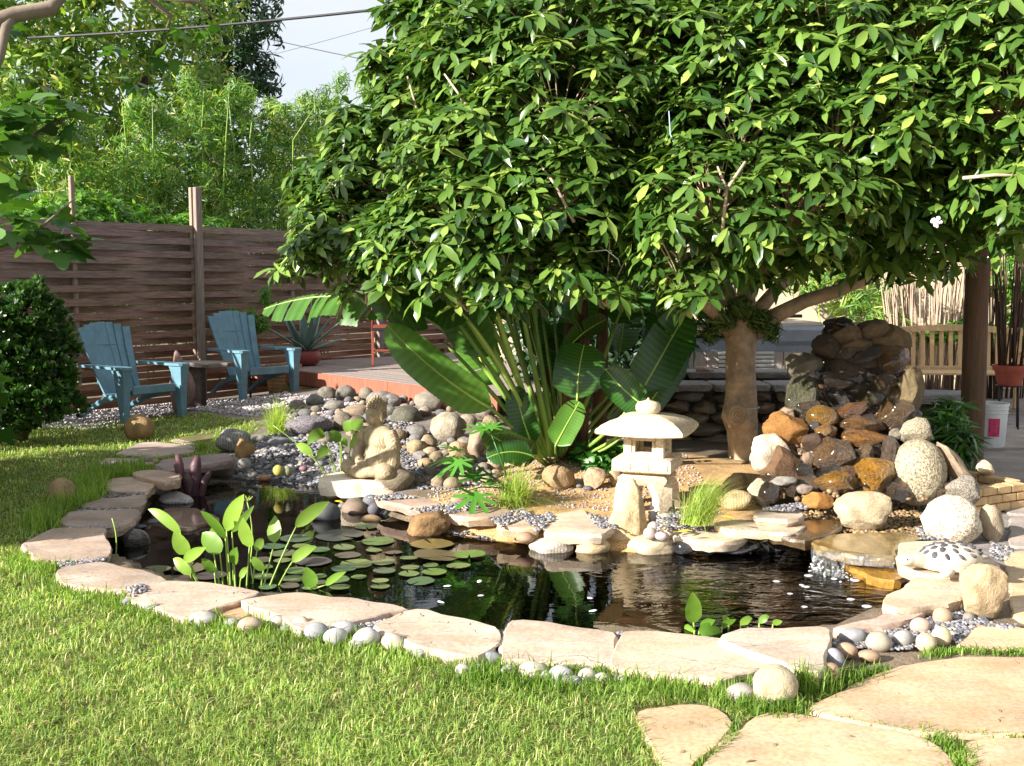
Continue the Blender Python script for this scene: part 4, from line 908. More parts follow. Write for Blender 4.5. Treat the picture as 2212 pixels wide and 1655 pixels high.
ob('leg_ring', square_loft([(.125, .165, 0), (.15, .19, 0), (.155, .212, 0), (.13, .228, 0), (.10, .236, 0)]).mesh('leg_ring', True, 40), M['lantern'], lan)
ob('collar', square_loft([(.11, .23, 0), (.15, .252, 0)]).mesh('collar', False), M['lantern'], lan)
ob('platform', square_loft([(.178, .252, 0), (.184, .258, 0), (.184, .318, 0), (.176, .328, 0), (.15, .334, 0)]).mesh('platform', False), M['lantern'], lan)
for e in range(4):
    R = Matrix.Rotation(e*math.pi/2, 3, 'Z')
    for k in range(3):
        mb = MB(); mb.box(R@Vector(((k-1)*.115, -.1855, .288)), (.098, .008, .042), R, .002); ob('panel', mb.mesh('panel'), M['lantern'], lan)
lbx = part('light_box', lan)
# light box: corner posts, sills and lintels around open windows
for e in range(4):
    R = Matrix.Rotation(e*math.pi/2, 3, 'Z'); mb = MB(); mb.box(R@Vector((-.100, -.100, .395)), (.05, .05, .125), R, .003); ob('corner_post', mb.mesh('corner_post'), M['lantern'], lbx)
    mb = MB(); mb.box(R@Vector((0, -.102, .348)), (.149, .042, .032), R, .002); ob('window_sill', mb.mesh('window_sill'), M['lantern'], lbx)
    mb = MB(); mb.box(R@Vector((0, -.102, .446)), (.149, .042, .024), R, .002); ob('window_lintel', mb.mesh('window_lintel'), M['lantern'], lbx)
    for sx in (-1, 1):
        mb = MB(); mb.box(R@Vector((sx*.062, -.104, .399)), (.018, .034, .069), R, .002); ob('window_frame', mb.mesh('window_frame'), M['lantern'], lbx)
roofo = ob('roof', square_loft([(.20, .462, .004), (.262, .468, .012), (.270, .474, .014), (.268, .492, .016), (.237, .520, .014), (.195, .546, .010), (.145, .566, .006), (.09, .580, .003), (.05, .586, 0)], 8).mesh('roof', True, 38), M['lantern'], lan)
mb = MB(); mb.lathe([(.045, .578), (.066, .590), (.078, .608), (.078, .634), (.066, .652), (.032, .660), (.012, .666), (.004, .680)], n=24); ob('finial', mb.mesh('finial', True, 60), M['lantern'], lan)
lan.scale = (1.03, 1.03, 1.07)
for o in lan.children_recursive: o.color = lin('#D0BEA2')
# ================================================================== voxel bodies (statue, turtle)
def vox(name, parts, size=0.008, smooth=6):
    mb = MB(); sv, sf = ICO[3]
    for pr_ in parts:
        if pr_[0] == 'e':
            _, c, r_, rt = pr_; v = sv*np.array(r_)
            if rt is not None: v = v@np.array(rt.to_matrix()).T
            mb.add(v+np.array(c), sf)
        elif pr_[0] == 't': mb.tube(pr_[1], pr_[2], 12)
        elif pr_[0] == 'b': mb.box(pr_[1], pr_[2], None)
    me = mb.mesh(name+'_src'); o = bpy.data.objects.new(name+'_src', me); C.objects.link(o)
    r_ = o.modifiers.new('r', 'REMESH'); r_.mode = 'VOXEL'; r_.voxel_size = size
    s_ = o.modifiers.new('s', 'SMOOTH'); s_.factor = .5; s_.iterations = smooth
    dg = bpy.context.evaluated_depsgraph_get(); ev = o.evaluated_get(dg); out = bpy.data.meshes.new_from_object(ev); out.name = name
    bpy.data.objects.remove(o, do_unlink=True); bpy.data.meshes.remove(me)
    out.polygons.foreach_set('use_smooth', np.ones(len(out.polygons), bool)); out.update(); return out
from mathutils import Euler
def E(x, y, z): return Euler((x, y, z))
# statue: local front is -y, about 0.55 m tall
sp_ = [('e', (0, .02, .07), (.20, .15, .075), None),
 ('e', (-.155, -.05, .06), (.115, .085, .062), E(0, 0, .55)), ('e', (.155, -.05, .06), (.115, .085, .062), E(0, 0, -.55)),
 ('e', (-.05, -.12, .05), (.15, .06, .045), E(0, 0, -.12)), ('e', (.05, -.12, .062), (.15, .055, .04), E(0, 0, .12)),
 ('e', (0, .03, .16), (.115, .085, .10), None), ('e', (0, .035, .25), (.128, .085, .10), None), ('e', (0, .035, .305), (.135, .07, .05), None),
 ('t', [(-.12, .035, .31), (-.158, .03, .25), (-.172, .005, .185), (-.12, -.07, .13), (-.04, -.115, .115)], [.045, .048, .046, .038, .026]),
 ('t', [(.12, .035, .31), (.158, .03, .25), (.172, .005, .185), (.12, -.07, .13), (.04, -.115, .115)], [.047, .052, .052, .046, .03]),
 ('e', (0, -.125, .112), (.06, .035, .018), None), ('t', [(.16, .03, .25), (.19, 0, .12), (.17, -.02, .03)], [.05, .05, .05]),
 ('t', [(0, .03, .33), (0, .022, .375)], [.042, .038]),
 ('e', (0, .012, .430), (.062, .070, .078), None), ('e', (0, -.02, .395), (.045, .05, .038), None), ('e', (0, .022, .470), (.064, .066, .045), None), ('e', (0, .025, .515), (.034, .036, .030), None),
 ('e', (0, -.066, .418), (.010, .014, .018), None), ('e', (0, -.061, .396), (.018, .010, .006), None), ('e', (0, -.056, .378), (.020, .014, .012), None),
 ('e', (-.026, -.052, .434), (.017, .011, .008), None), ('e', (.026, -.052, .434), (.017, .011, .008), None), ('t', [(-.042, -.046, .449), (-.02, -.058, .451)], .006), ('t', [(.042, -.046, .449), (.02, -.058, .451)], .006),
 ('e', (-.065, .012, .412), (.010, .016, .036), None), ('e', (.065, .012, .412), (.010, .016, .036), None)]
for k in range(5):   # fingers folded in the lap
    sp_.append(('t', [(-.055+k*.008, -.125-.004*k, .128+.002*k), (-.01, -.148, .125-.006*k), (.03, -.142, .123-.006*k)], .0075))
m_st, t_, o_ = newmat('carved_sandstone_robe'); tc_ = nd(t_, 'TexCoord'); mp_ = nd(t_, 'Mapping', Vector=tc_.outputs['Object'], Rotation=(0, .25, .5), Scale=(1, 1, .35))
wv_ = nd(t_, 'TexWave', Vector=mp_.outputs[0], Scale=30.0, Distortion=1.6, Detail=1.0); nz_ = nd(t_, 'TexNoise', Vector=tc_.outputs['Object'], Scale=22.0, Detail=6.0)
sx_ = nd(t_, 'SeparateXYZ', Vector=tc_.outputs['Object']); msk = nd(t_, 'MapRange', Value=sx_.outputs[2], i1=.32, i2=.345, i3=1.0, i4=0.0)
hh_ = nd(t_, 'Math', _operation='MULTIPLY', i0=wv_.outputs[0], i1=msk.outputs[0]); bb_ = nd(t_, 'Bump', Strength=.6, Distance=.006, Height=nd(t_, 'Math', _operation='MULTIPLY_ADD', i0=nz_.outputs[0], i1=.3, i2=hh_.outputs[0]).outputs[0])
cc_ = mixc(t_, ramp(t_, nz_.outputs[0], [(.3, 0.0), (.7, 1.0)]), lin('#8C7C62'), lin('#B8A684')); pp_ = nd(t_, 'BsdfPrincipled', Base_Color=cc_, Roughness=.9, Normal=bb_.outputs[0]); t_.links.new(pp_.outputs[0], o_.inputs[0])
sb = P(797, 1030, .08)
ped = thing('statue_plinth', 'flat white stone slab under the seated statue', 'slab', (sb.x-.03, sb.y+.15, gz1(sb.x, sb.y+.15)))
me, loc = slab_mesh('plinth_stone', [(-.33, -.16), (-.1, -.24), (.22, -.22), (.30, -.02), (.25, .2), (-.2, .22), (-.34, .06)], 0, .11, 310, .014); ob('plinth_stone', me, M['slab'], ped, loc=(loc[0], loc[1], .10), col=lin('#E2D6C2'))
st = thing('seated_statue', 'seated stone meditation statue with curled hair and pleated robe', 'statue', (sb.x+.03, sb.y+.13, gz1(sb.x, sb.y+.15)+.098), math.radians(-42))
st.scale = (1.02, 1.02, 1.08)
ob('body', vox('body', sp_, .0045, 3), m_st, st)
hv, hf = ICO[1]; hb = MB(); curls = []
for ring, (zz, rr2, n) in enumerate(((.462, .064, 19), (.478, .0655, 19), (.493, .060, 17), (.507, .050, 14), (.519, .036, 9), (.533, .028, 8), (.543, .014, 4))):
    for k in range(n):
        an = 2*math.pi*(k+.5*(ring % 2))/n; hb.add(hv*.0088+np.array((rr2*math.cos(an)*.98, .018+rr2*1.06*math.sin(an), zz)), hf)
for k in range(60):
    an = random.uniform(.15, math.pi-.15); zz = random.uniform(.40, .46); hb.add(hv*.0088+np.array((.064*math.cos(an), .016+.07*math.sin(an), zz)), hf)
o = ob('hair_curls', hb.mesh('hair_curls', True), m_st, st); o['kind'] = 'stuff'
# turtle with pebble shell
tp = P(2072, 1240, ZS+.05); tur = thing('turtle_ornament', 'white stone turtle ornament with dark pebbles set in its shell', 'ornament', (tp.x, tp.y+.10, ZS+.05), math.radians(195))
ob('body', vox('turtle_body', [('e', (0, 0, .055), (.155, .125, .07), None), ('e', (0, 0, .02), (.165, .135, .022), None), ('t', [(.13, 0, .04), (.2, .0, .055), (.235, 0, .055)], [.034, .034, .03]), ('e', (.245, 0, .058), (.045, .034, .03), None),
  ('e', (.11, .12, .018), (.075, .032, .018), E(0, 0, .7)), ('e', (.11, -.12, .018), (.075, .032, .018), E(0, 0, -.7)), ('e', (-.12, .10, .015), (.055, .03, .016), E(0, 0, 2.4)), ('e', (-.12, -.10, .015), (.055, .03, .016), E(0, 0, -2.4)), ('e', (-.18, 0, .02), (.04, .012, .012), None)], .007, 3), M['white_stone'], tur)
for ring, (f_, n) in enumerate(((.0, 1), (.38, 6), (.68, 10), (.93, 13))):
    for k in range(n):
        an = 2*math.pi*k/n+ring*.3; x_, y_ = .145*f_*math.cos(an), .117*f_*math.sin(an); zz = .055+.07*math.sqrt(max(0, 1-(f_*.97)**2))
        ob('shell_pebble', SM['cobble'][k % 10], M['cobble'], tur, loc=(x_, y_, zz*0.985), rot=(-(y_/.125)*.9, (x_/.155)*.8, an), scale=(.021, .0165, .008), col=jit(lin('#4A4A52'), .15))
for sy in (-1, 1): ob('eye', SM['cobble'][1], M['dark'], tur, loc=(.262, sy*.026, .067), scale=.005)
# ================================================================== waterfall
wf = thing('rock_waterfall', 'tall mortared rock waterfall with wet orange and brown stones', 'waterfall', (P(1850, 1100, 0).x, 7.0, 0))
wfi = Matrix.Translation(-Vector(wf.location))
def dep(y): return 6.55+(1085-y)/390*0.95
def wrock(x0, x1, y0, y1, col, kind='round', mat='wet', lab=None, dd=0.0, rot=None, dr=0.8, ov=1.22):
    x0, x1 = 1595+.2921*x0, 1595+.2921*x1; y0, y1 = 628.4+.2921*y0, 628.4+.2921*y1; yc = (y0+y1)/2; d = dep(yc)+dd; p = PD((x0+x1)/2, yc, d); s = d/FPX
    a, c = (x1-x0)/2*s*ov, (y1-y0)/2*s*ov; r_ = random.Random(int(x0*7+y0)); b_ = max(a, c)*dr*.8
    o = ob('rock', r_.choice(SM['crag' if kind in ('round', 'big', 'chip') else kind]), M[mat], wf, lab, loc=(p.x, p.y+b_*.35, p.z), rot=rot or (r_.uniform(-.35, .35), r_.uniform(-.25, .25), r_.uniform(-.5, .5)), scale=(a, b_, c), col=jit(tuple(q*.8 for q in lin(col)[:3])+(1,), .10)); o.matrix_parent_inverse = wfi; return o
WR = [(700,930,270,430,'#7A644C','round','rock'),(860,1110,222,370,'#7E684E','round','rock','dark brown rounded peak rock'),(1060,1290,262,440,'#86704F','round','rock'),(790,1000,340,470,'#745E44','round','rock'),(980,1200,350,460,'#8A7250','round','rock'),(570,800,340,490,'#4C3E30','chip','rock'),(700,1110,430,540,'#524A42','round','rock'),(970,1255,420,650,'#8C6A40','round','wet','tan brown rock'),(380,650,465,655,'#6E6454','round','rock'),
 (640,990,530,670,'#4A3A2A','round','rock'),(620,850,605,745,'#7A6450','round','wet'),(970,1230,620,800,'#6A543A','round','wet'),(380,615,640,945,'#6E6C54','round','wet','mossy grey green rock'),(1180,1390,570,930,'#7C6A4A','round','rock'),
 (820,1070,720,840,'#4E4424','round','wet'),(620,840,745,860,'#3E362C','chip','wet'),(720,985,835,945,'#8E5A2E','chip','wet','flat orange rock under the running water'),(515,725,860,1015,'#A0762F','cobble','wet','golden wet rock'),(760,1075,935,1045,'#8A6432','chip','wet'),
 (770,1105,1030,1145,'#9C6828','round','wet','long flat orange rock'),(1060,1320,805,1035,'#6C5230','round','wet'),(575,745,995,1105,'#B88C50','chip','wet'),(215,530,915,1155,'#A07038','round','rock','rock with a pale half and an orange half'),(1195,1445,955,1155,'#A49A84','round','granite','pale speckled granite rock'),
 (575,875,1105,1365,'#7E6446','round','wet','glistening brown rock'),(880,1025,1135,1285,'#84684A','round','wet'),(1055,1225,1085,1315,'#7A6656','round','wet'),(1175,1525,1145,1575,'#A89C84','cobble','granite','big upright granite boulder'),(845,1175,1255,1515,'#B8842E','round','wet','large golden orange rock'),
 (585,875,1345,1505,'#A87C30','round','wet'),(760,865,1335,1405,'#7C3E30','cobble','wet'),(480,660,1055,1220,'#54402E','chip','rock'),(95,390,1075,1330,'#DCCDB4','round','rock','white sunlit rock on the left flank'),(190,480,1180,1420,'#6A4E34','chip','rock'),
 (1560,1790,1385,1580,'#8E867A','chip','granite'),(1120,1220,1020,1110,'#8E8676','round','granite'),(310,420,860,940,'#A48E76','round','rock'),(520,600,970,1060,'#77706C','cobble','wet'),(480,570,1200,1290,'#8E7A66','chip','rock'),(1040,1110,1280,1350,'#55524C','cobble','wet'),
 (1290,1400,1100,1170,'#8A8272','round','granite'),(430,560,1270,1380,'#3E362E','chip','wet'),(250,430,1370,1440,'#8E8A84','round','rock'),(430,560,1430,1500,'#A09084','chip','rock'),(500,720,1510,1600,'#B07A38','chip','rock')]
for r_ in WR: wrock(*r_[:7], *(r_[7:8] if len(r_) > 7 else ()))
wrock(1560, 1690, 1110, 1470, '#A8947C', 'round', 'rock', 'long leaning grey tan rock', rot=(0, -.62, 0), dr=.9)
rfil = random.Random(77)
for _ in range(150):
    y = rfil.uniform(705, 1070); half = 45+(y-690)*.40; x = 1852+rfil.uniform(-1, 1)*half*1.05; s_ = rfil.uniform(30, 66)
    cx_, cy_ = (x-1595)/.2921, (y-628.4)/.2921; hw_, hh_ = s_/.2921/2, s_*rfil.uniform(.55, .9)/.2921/2
    wrock(cx_-hw_, cx_+hw_, cy_-hh_, cy_+hh_, rfil.choice(['#4A3C2C', '#5A4834', '#66543E', '#403426', '#7A6040']), 'round', 'wet', dd=rfil.uniform(.03, .1))
core = MB(); v, f = ICO[4]; v = v.copy()
for i in range(len(v)):
    p = Vector(v[i]); t = (p.z+1)/2; k = (1-.62*t)*(1+.12*noise.noise(p*3)+.05*noise.noise(p*8)); v[i] = (p.x*k, p.y*k, p.z)
core.add(v, f); pc = PD(1850, 1000, 7.35)
o = ob('mortar_core', core.mesh('mortar_core', True), M['rock'], wf, loc=(pc.x, 7.42, .48), scale=(.62, .42, .62), col=lin('#4A3E30')); o.matrix_parent_inverse = wfi
gp = []
for _ in range(900):
    x = random.uniform(1650, 2010); y = random.uniform(800, 1080); half = 60+(y-700)*.36
    if abs(x-1850) > half: continue
    q = PD(x, y, dep(y)+.07); gp.append(tuple(q))
n0 = len(bpy.data.objects); pebbles('mortar_pebbles', gp, .010, .024, 'bpebble', .8); o = [q for q in bpy.data.objects if q.name.startswith('mortar_pebbles')][0]; o.parent = wf; o.matrix_parent_inverse = wfi; del o['label']
# trickles of water over the steps of the fall and the spill into the pond
mw, t_, o_ = newmat('falling_water'); ge = nd(t_, 'NewGeometry'); nw = nd(t_, 'TexNoise', Vector=nd(t_, 'Mapping', Vector=ge.outputs['Position'], Scale=(60, 60, 12)).outputs[0], Scale=1.0, Detail=4.0)
bw = nd(t_, 'Bump', Strength=1.0, Distance=.02, Height=nw.outputs[0]); gl = nd(t_, 'BsdfGlossy', Roughness=.05, Normal=bw.outputs[0], Color=(1, 1, 1, 1)); tr = nd(t_, 'BsdfTransparent', Color=(.85, .88, .86, 1)); df = nd(t_, 'BsdfDiffuse', Color=(.75, .78, .82, 1))
mx1 = nd(t_, 'MixShader', Fac=ramp(t_, nw.outputs[0], [(.55, 0.0), (.8, .5)])); t_.links.new(tr.outputs[0], mx1.inputs[1]); t_.links.new(df.outputs[0], mx1.inputs[2])
mx2 = nd(t_, 'MixShader', Fac=.22); t_.links.new(mx1.outputs[0], mx2.inputs[1]); t_.links.new(gl.outputs[0], mx2.inputs[2]); t_.links.new(mx2.outputs[0], o_.inputs[0]); M['fall'] = mw
def sheet(px0, px1, drop, name, parent=None, zt=None, lab=None):
    a_, b_ = P(*px0, zt), P(*px1, zt); n, m_ = 22, 7; v = []; f = []
    for i in range(n+1):
        for j in range(m_+1):
            q = j/m_; p = a_.lerp(b_, i/n); v.append((p.x+.01*noise.noise(Vector((i*.8, j*.5, 1))), p.y+.02-.05*q**.6+.012*noise.noise(Vector((i*.7, j*.6, 0))), zt+.006-(drop+.006)*q**1.6))
    for i in range(n):
        for j in range(m_): f.append((i*(m_+1)+j, (i+1)*(m_+1)+j, (i+1)*(m_+1)+j+1, i*(m_+1)+j+1))
    mb = MB(); mb.add(v, f); return ob(name, mb.mesh(name, True), mw, parent, lab, None if parent else 'water')
sheet((1752, 1186), (1822, 1197), .125, 'spilling_water', None, .028, 'clear water spilling over the wet olive slab into the pond')
sheet((1824, 1198), (1930, 1207), .045, 'spilling_water', None, .028, 'thin water film running onto the wet orange slab')
# foam and bubbles on the pond below the spill
mbb, t_, o_ = newmat('water_bubble'); pb_ = nd(t_, 'BsdfPrincipled', Base_Color=(.72, .74, .76, 1), Roughness=.15); tb_ = nd(t_, 'BsdfTransparent'); mxb = nd(t_, 'MixShader', Fac=.55); t_.links.new(tb_.outputs[0], mxb.inputs[1]); t_.links.new(pb_.outputs[0], mxb.inputs[2]); t_.links.new(mxb.outputs[0], o_.inputs[0]); M['bubble'] = mbb
fb = MB()
for k in range(16):
    q = random.random(); px, py = random.gauss(1790, 75)+q*20, random.gauss(1275, 34); p = P(px, py, ZW+.003)
    if not inpoly([p.x], [p.y], POND)[0] or py < 1225: continue
    r_ = random.uniform(.012, .026); fb.lathe([(r_, 0), (r_*.85, r_*.08), (r_*.3, r_*.12)], (p.x, p.y, p.z), 9)
for k in range(90):
    px = random.uniform(1748, 1850); py = 1222+(px-1748)*.20+random.gauss(4, 6); p = P(px, py, ZW+.004); r_ = random.uniform(.002, .007); fb.lathe([(r_, 0), (r_*.8, r_*.6), (r_*.3, r_)], (p.x, p.y, p.z), 7)
ob('foam', fb.mesh('foam', True), M['bubble'], label='white foam bubbles floating below the spill', kind='stuff')
# ================================================================== right background: post, stone wall, hot tub, bench, pots, buckets
pp = P(2105, 1022, 0); poa = thing('timber_post', 'thick round timber post beside the waterfall', 'post', (pp.x, pp.y+.09, 0))
mb = MB(); mb.tube([(0, 0, -.02), (.006, 0, .6), (.0, .004, 1.2), (.004, 0, 1.8), (0, 0, 3.2)], [.094, .090, .088, .088, .086], 20); ob('shaft', mb.mesh('shaft', True, 60), M['post'], poa, col=lin('#5A4430'))
mb = MB(); mb.lathe([(.10, 0), (.105, .02), (.096, .03)], n=20); ob('base_collar', mb.mesh('base_collar', True), M['rock'], poa, col=lin('#6A5A48'))
# dry stone wall: individual stones in courses with a flagstone cap
wall = thing('stone_wall', 'low dry stone garden wall with flagstone cap behind the lantern', 'wall', PD(1600, 900, 9.4)*Vector((1, 1, 0)) if False else (1.9, 9.4, 0))
wi = Matrix.Translation((-1.9, -9.4, 0)); rw = random.Random(11)
x_w = .55
for course in range(5):
    x = .35+rw.uniform(0, .12); z = .02+course*.10
    while x < 3.3:
        L = rw.uniform(.14, .34); hz = .104; yj = 9.35+.02*rw.uniform(-1, 1)+(.25*max(0, x-2.6))*-.25
        o = ob('wall_stone', rw.choice(SM['crag']), M['rock'], wall, loc=(x+L/2, yj, z+hz/2), rot=(0, 0, rw.uniform(-.1, .1)), scale=(L/2*1.04, .13, hz/2*1.25), col=jit(lin(rw.choice(['#8A7C6A', '#9A8A74', '#77706A', '#A08C70'])), .1)); o.matrix_parent_inverse = wi
        x += L+.012
x = .3; k = 0
while x < 3.2:
    L = rw.uniform(.5, .95); me, loc = slab_mesh('cap_stone', [(x, 9.16), (x+L*.5, 9.13), (x+L-.02, 9.17), (x+L-.02, 9.6), (x+L*.4, 9.64), (x, 9.6)], .58, .055, 400+k, .014)
    o = ob('cap_stone', me, M['slab'], wall, loc=loc, col=jit(lin('#8E8A8C'), .08)); o.matrix_parent_inverse = wi; x += L; k += 1
x = 1.0
while x < 2.9:
    L = rw.uniform(.5, .8); me, loc = slab_mesh('cap_stone', [(x, 9.75), (x+L-.02, 9.72), (x+L-.02, 10.1), (x, 10.12)], .64, .055, 440+k, .014)
    o = ob('cap_stone', me, M['slab'], wall, loc=loc, col=jit(lin('#8E8A88'), .08)); o.matrix_parent_inverse = wi
    mb = MB(); mb.box((x+L/2, 9.94, .29), (L-.02, .26, .58), None, .02); o = ob('wall_stone', mb.mesh('wall_stone'), M['rock'], wall, col=jit(lin('#6A625A'), .1)); o.matrix_parent_inverse = wi; x += L; k += 1
stone(1522, 806, 44, 14, '#D8BCA0', 'round', 'rock', 'rock', 'small pale pink stone on the wall cap beside the trunk', dep=9.82)
# hot tub
tub = thing('hot_tub', 'grey paneled hot tub with a folded vinyl cover behind the tree trunk', 'hot tub', (2.35, 12.6, 0), math.radians(4))
mb = MB(); mb.box((0, 0, .42), (2.0, 1.7, .84), None, .03); ob('shell', mb.mesh('shell'), M['spagrey'], tub)
for k in range(14):
    mb = MB(); mb.box((-.93+k*.143, -.862, .36), (.136, .02, .66), None, .004); ob('side_panel', mb.mesh('side_panel'), M['spa'], tub)
for k in range(7):
    mb = MB(); mb.box((.15, -.885, .68-k*.045), (.62, .02, .028), E(.4, 0, 0), .003); ob('louver', mb.mesh('louver'), M['white_plastic'], tub)
mb = MB(); mb.box((.75, -.80, .87), (.60, .22, .22), None, .05); ob('cover_flap', mb.mesh('cover_flap'), M['spagrey'], tub)
for sx, w_ in ((-.5, 1.02), (.52, 1.02)):
    mb = MB(); mb.box((sx, 0, .94), (w_, 1.74, .12), E(0, .03*(1 if sx < 0 else -1), 0), .03); ob('cover_half', mb.mesh('cover_half'), M['spacover'], tub)
mb = MB(); mb.tube([(-1.0, -.2, 1.04), (1.0, -.2, 1.06)], .02, 8); ob('cover_rail', mb.mesh('cover_rail', True), M['dark'], tub)
# teak bench
bn = thing('garden_bench', 'pale teak bench with an arched slatted back behind the waterfall', 'bench', (5.05, 12.3, 0), math.radians(-3))
nb = 15; bbk = part('backrest', bn); bst = part('seat', bn)
for k in range(nb):
    u = (k-(nb-1)/2)/((nb-1)/2); top = .90-.055*u*u
    mb = MB(); mb.box((u*.74, .05, (.46+top)/2), (.048, .018, top-.46), E(-.08, 0, 0), .003); ob('back_slat', mb.mesh('back_slat'), M['teak'], bbk)
mb = MB(); v = []; f = []
for i in range(17):
    u = i/8-1; z = .90-.055*u*u
    for dy, dz in ((.03, -.005), (.09, -.005), (.09, .065), (.03, .065)): v.append((u*.80, dy, z+dz))
for i in range(16):
    for q in range(4): f.append((i*4+q, i*4+(q+1) % 4, (i+1)*4+(q+1) % 4, (i+1)*4+q))
f += [(3, 2, 1, 0), (64, 65, 66, 67)]; mb.add(v, f); ob('top_rail', mb.mesh('top_rail'), M['teak'], bbk)
mb = MB(); mb.box((0, .04, .465), (1.56, .04, .05), None, .004); ob('lower_rail', mb.mesh('lower_rail'), M['teak'], bbk)
for k in range(4):
    mb = MB(); mb.box((0, -.08-k*.115, .44), (1.56, .10, .025), None, .003); ob('seat_slat', mb.mesh('seat_slat'), M['teak'], bst)
for sx in (-.76, .76):
    for sy, h_ in ((.05, .93), (-.45, .64)):
        mb = MB(); mb.box((sx, sy, h_/2), (.055, .055, h_), None, .004); ob('leg', mb.mesh('leg'), M['teak'], bn)
    mb = MB(); mb.box((sx, -.2, .655), (.06, .56, .03), None, .004); ob('armrest', mb.mesh('armrest'), M['teak'], bn)
# stone bench slab right of the waterfall
sbm = thing('flagstone_bench', 'thick grey flagstone bench right of the waterfall', 'bench', (3.3, 8.75, 0))
me, loc = slab_mesh('seat_slab', [(-.45, -.2), (.1, -.24), (.52, -.18), (.56, .16), (.1, .26), (-.45, .22)], 0, .07, 470); ob('seat_slab', me, M['slab'], sbm, loc=(0, 0, .56), col=lin('#8C8A8E'))
for k, (x_, z_) in enumerate(((-.25, .0), (.2, .0), (-.02, .17), (-.3, .33), (.25, .33), (.02, .33))):
    ob('support_stone', SM['chip'][k], M['rock'], sbm, loc=(x_, .02, z_+.085), scale=(.24, .16, .095), col=jit(lin('#5E564E'), .1))
# buckets
def bucket(px, py, label, sticker):
    b_ = P(px, py, .012); t = thing('plastic_bucket', label, 'bucket', (b_.x, b_.y+.13, .012), .3, 'white plastic buckets')
    mb = MB(); mb.lathe([(.125, 0), (.13, .01), (.148, .36), (.156, .362), (.156, .385), (.146, .385), (.13, .03)], n=28); ob('bucket_body', mb.mesh('bucket_body', True, 50), M['white_plastic'], t)
    for zz in (.30, .335):
        mb = MB(); rr_ = .13+.018*zz/.36+.004; mb.tube([(rr_*math.cos(q), rr_*math.sin(q), zz) for q in np.linspace(0, 6.283, 25)], .004, 5, False); ob('rib', mb.mesh('rib', True), M['white_plastic'], t)
    if sticker:
        v = []; f = []
        for i in range(7):
            an = -2.05+i*.11-.3
            for z in (.10, .26): v.append((.1415*math.cos(an), .1415*math.sin(an), z))
        v = np.array(v); v[:, :2] *= 1.0+.03*(v[:, 2:3]-.1)/.16
        for i in range(6): f.append((i*2, i*2+2, i*2+3, i*2+1))
        mb = MB(); mb.add(v, f); ob('printed_sticker', mb.mesh('printed_sticker', True), M['pink'], t)
bucket(2150, 968, 'white plastic bucket with a pink printed sticker', True)
bucket(2068, 952, 'plain white bucket standing behind the timber post', False)
# low brick planter at the post foot
bp = P(2140, 1105, 0); bpl = thing('brick_planter', 'low planter edge of small pale bricks beside the paving', 'planter', (bp.x, bp.y, 0), math.radians(28))
for course in range(3):
    for k in range(4):
        mb = MB(); mb.box((-.2+k*.135+(course % 2)*.05, 0, .03+course*.056), (.128, .09, .05), None, .006); ob('brick', mb.mesh('brick'), M['brick'], bpl)
    for k in range(3):
        mb = MB(); mb.box((.30, .11+k*.135, .03+course*.056), (.09, .128, .05), None, .006); ob('brick', mb.mesh('brick'), M['brick'], bpl)
ob('corner_stone', SM['chip'][2], M['rock'], bpl, loc=(.27, .28, .215), scale=(.09, .07, .055), col=lin('#E0CCA8'))
# flower pot with canes, twigs, hanging pots, plant with yellow leaves
def flowerpot(loc, r_, h_, label, group=None):
    t = thing('flower_pot', label, 'pot', loc, 0, group); mb = MB(); mb.lathe([(r_*.66, 0), (r_*.9, h_*.72), (r_*1.0, h_*.73), (r_*1.04, h_), (r_*.92, h_), (r_*.86, h_*.8), (.01, h_*.78)], n=24); ob('pot_body', mb.mesh('pot_body', True, 40), M['terracotta'], t); return t
fp_ = PD(2180, 832, 10.6); flowerpot((fp_.x, fp_.y, fp_.z), .16, .20, 'terracotta flower pot holding bare canes right of the timber post')
stand = thing('pot_stand', 'thin black metal stand under the terracotta cane pot', 'stand', (fp_.x, fp_.y, 0))
for k in range(4):
    an = k*math.pi/2+.4; mb = MB(); mb.tube([(.11*math.cos(an), .11*math.sin(an), fp_.z), (.13*math.cos(an), .13*math.sin(an), 0)], .009, 6); ob('leg', mb.mesh('leg', True), M['dark'], stand)
mb = MB(); mb.lathe([(.02, fp_.z-.012), (.13, fp_.z-.012), (.13, fp_.z-.001), (.02, fp_.z-.001)], n=20); ob('tray', mb.mesh('tray', True, 40), M['dark'], stand)
def canes(name, label, base, n, h0, h1, sx, sy, fan, rad, mat, cat='twigs'):
    t = thing(name, label, cat, base)
    for k in range(n):
        x, y = random.uniform(-sx, sx), random.uniform(-sy, sy); h = random.uniform(h0, h1); lx = x*fan/sx+random.gauss(0, .06); mb = MB()
        p = [(x, y, 0), (x+lx*.35+random.gauss(0, .01), y, h*.4), (x+lx*.7+random.gauss(0, .015), y+random.gauss(0, .03), h*.75), (x+lx+random.gauss(0, .02), y+random.gauss(0, .04), h)]
        mb.tube(p, [rad, rad*.9, rad*.7, rad*.35], 5); ob('cane' if mat != 'twig' else 'twig', mb.mesh('twig', True), M[mat], t)
canes('cane_bundle', 'dark bare canes standing in the terracotta pot', (fp_.x, fp_.y, fp_.z+.17), 26, 1.0, 1.45, .10, .08, .16, .009, 'barkdark')
tw = PD(2010, 745, 13.1); canes('twig_bundle', 'tall bundle of dry pale twigs behind the teak bench', (tw.x, tw.y, 0), 85, 1.35, 2.05, .42, .15, .20, .011, 'twig')
tw = PD(2165, 745, 13.4); canes('cane_bundle', 'second group of dark upright canes beyond the timber post', (tw.x, tw.y, 0), 40, 1.5, 2.2, .30, .15, .1, .013, 'barkdark')
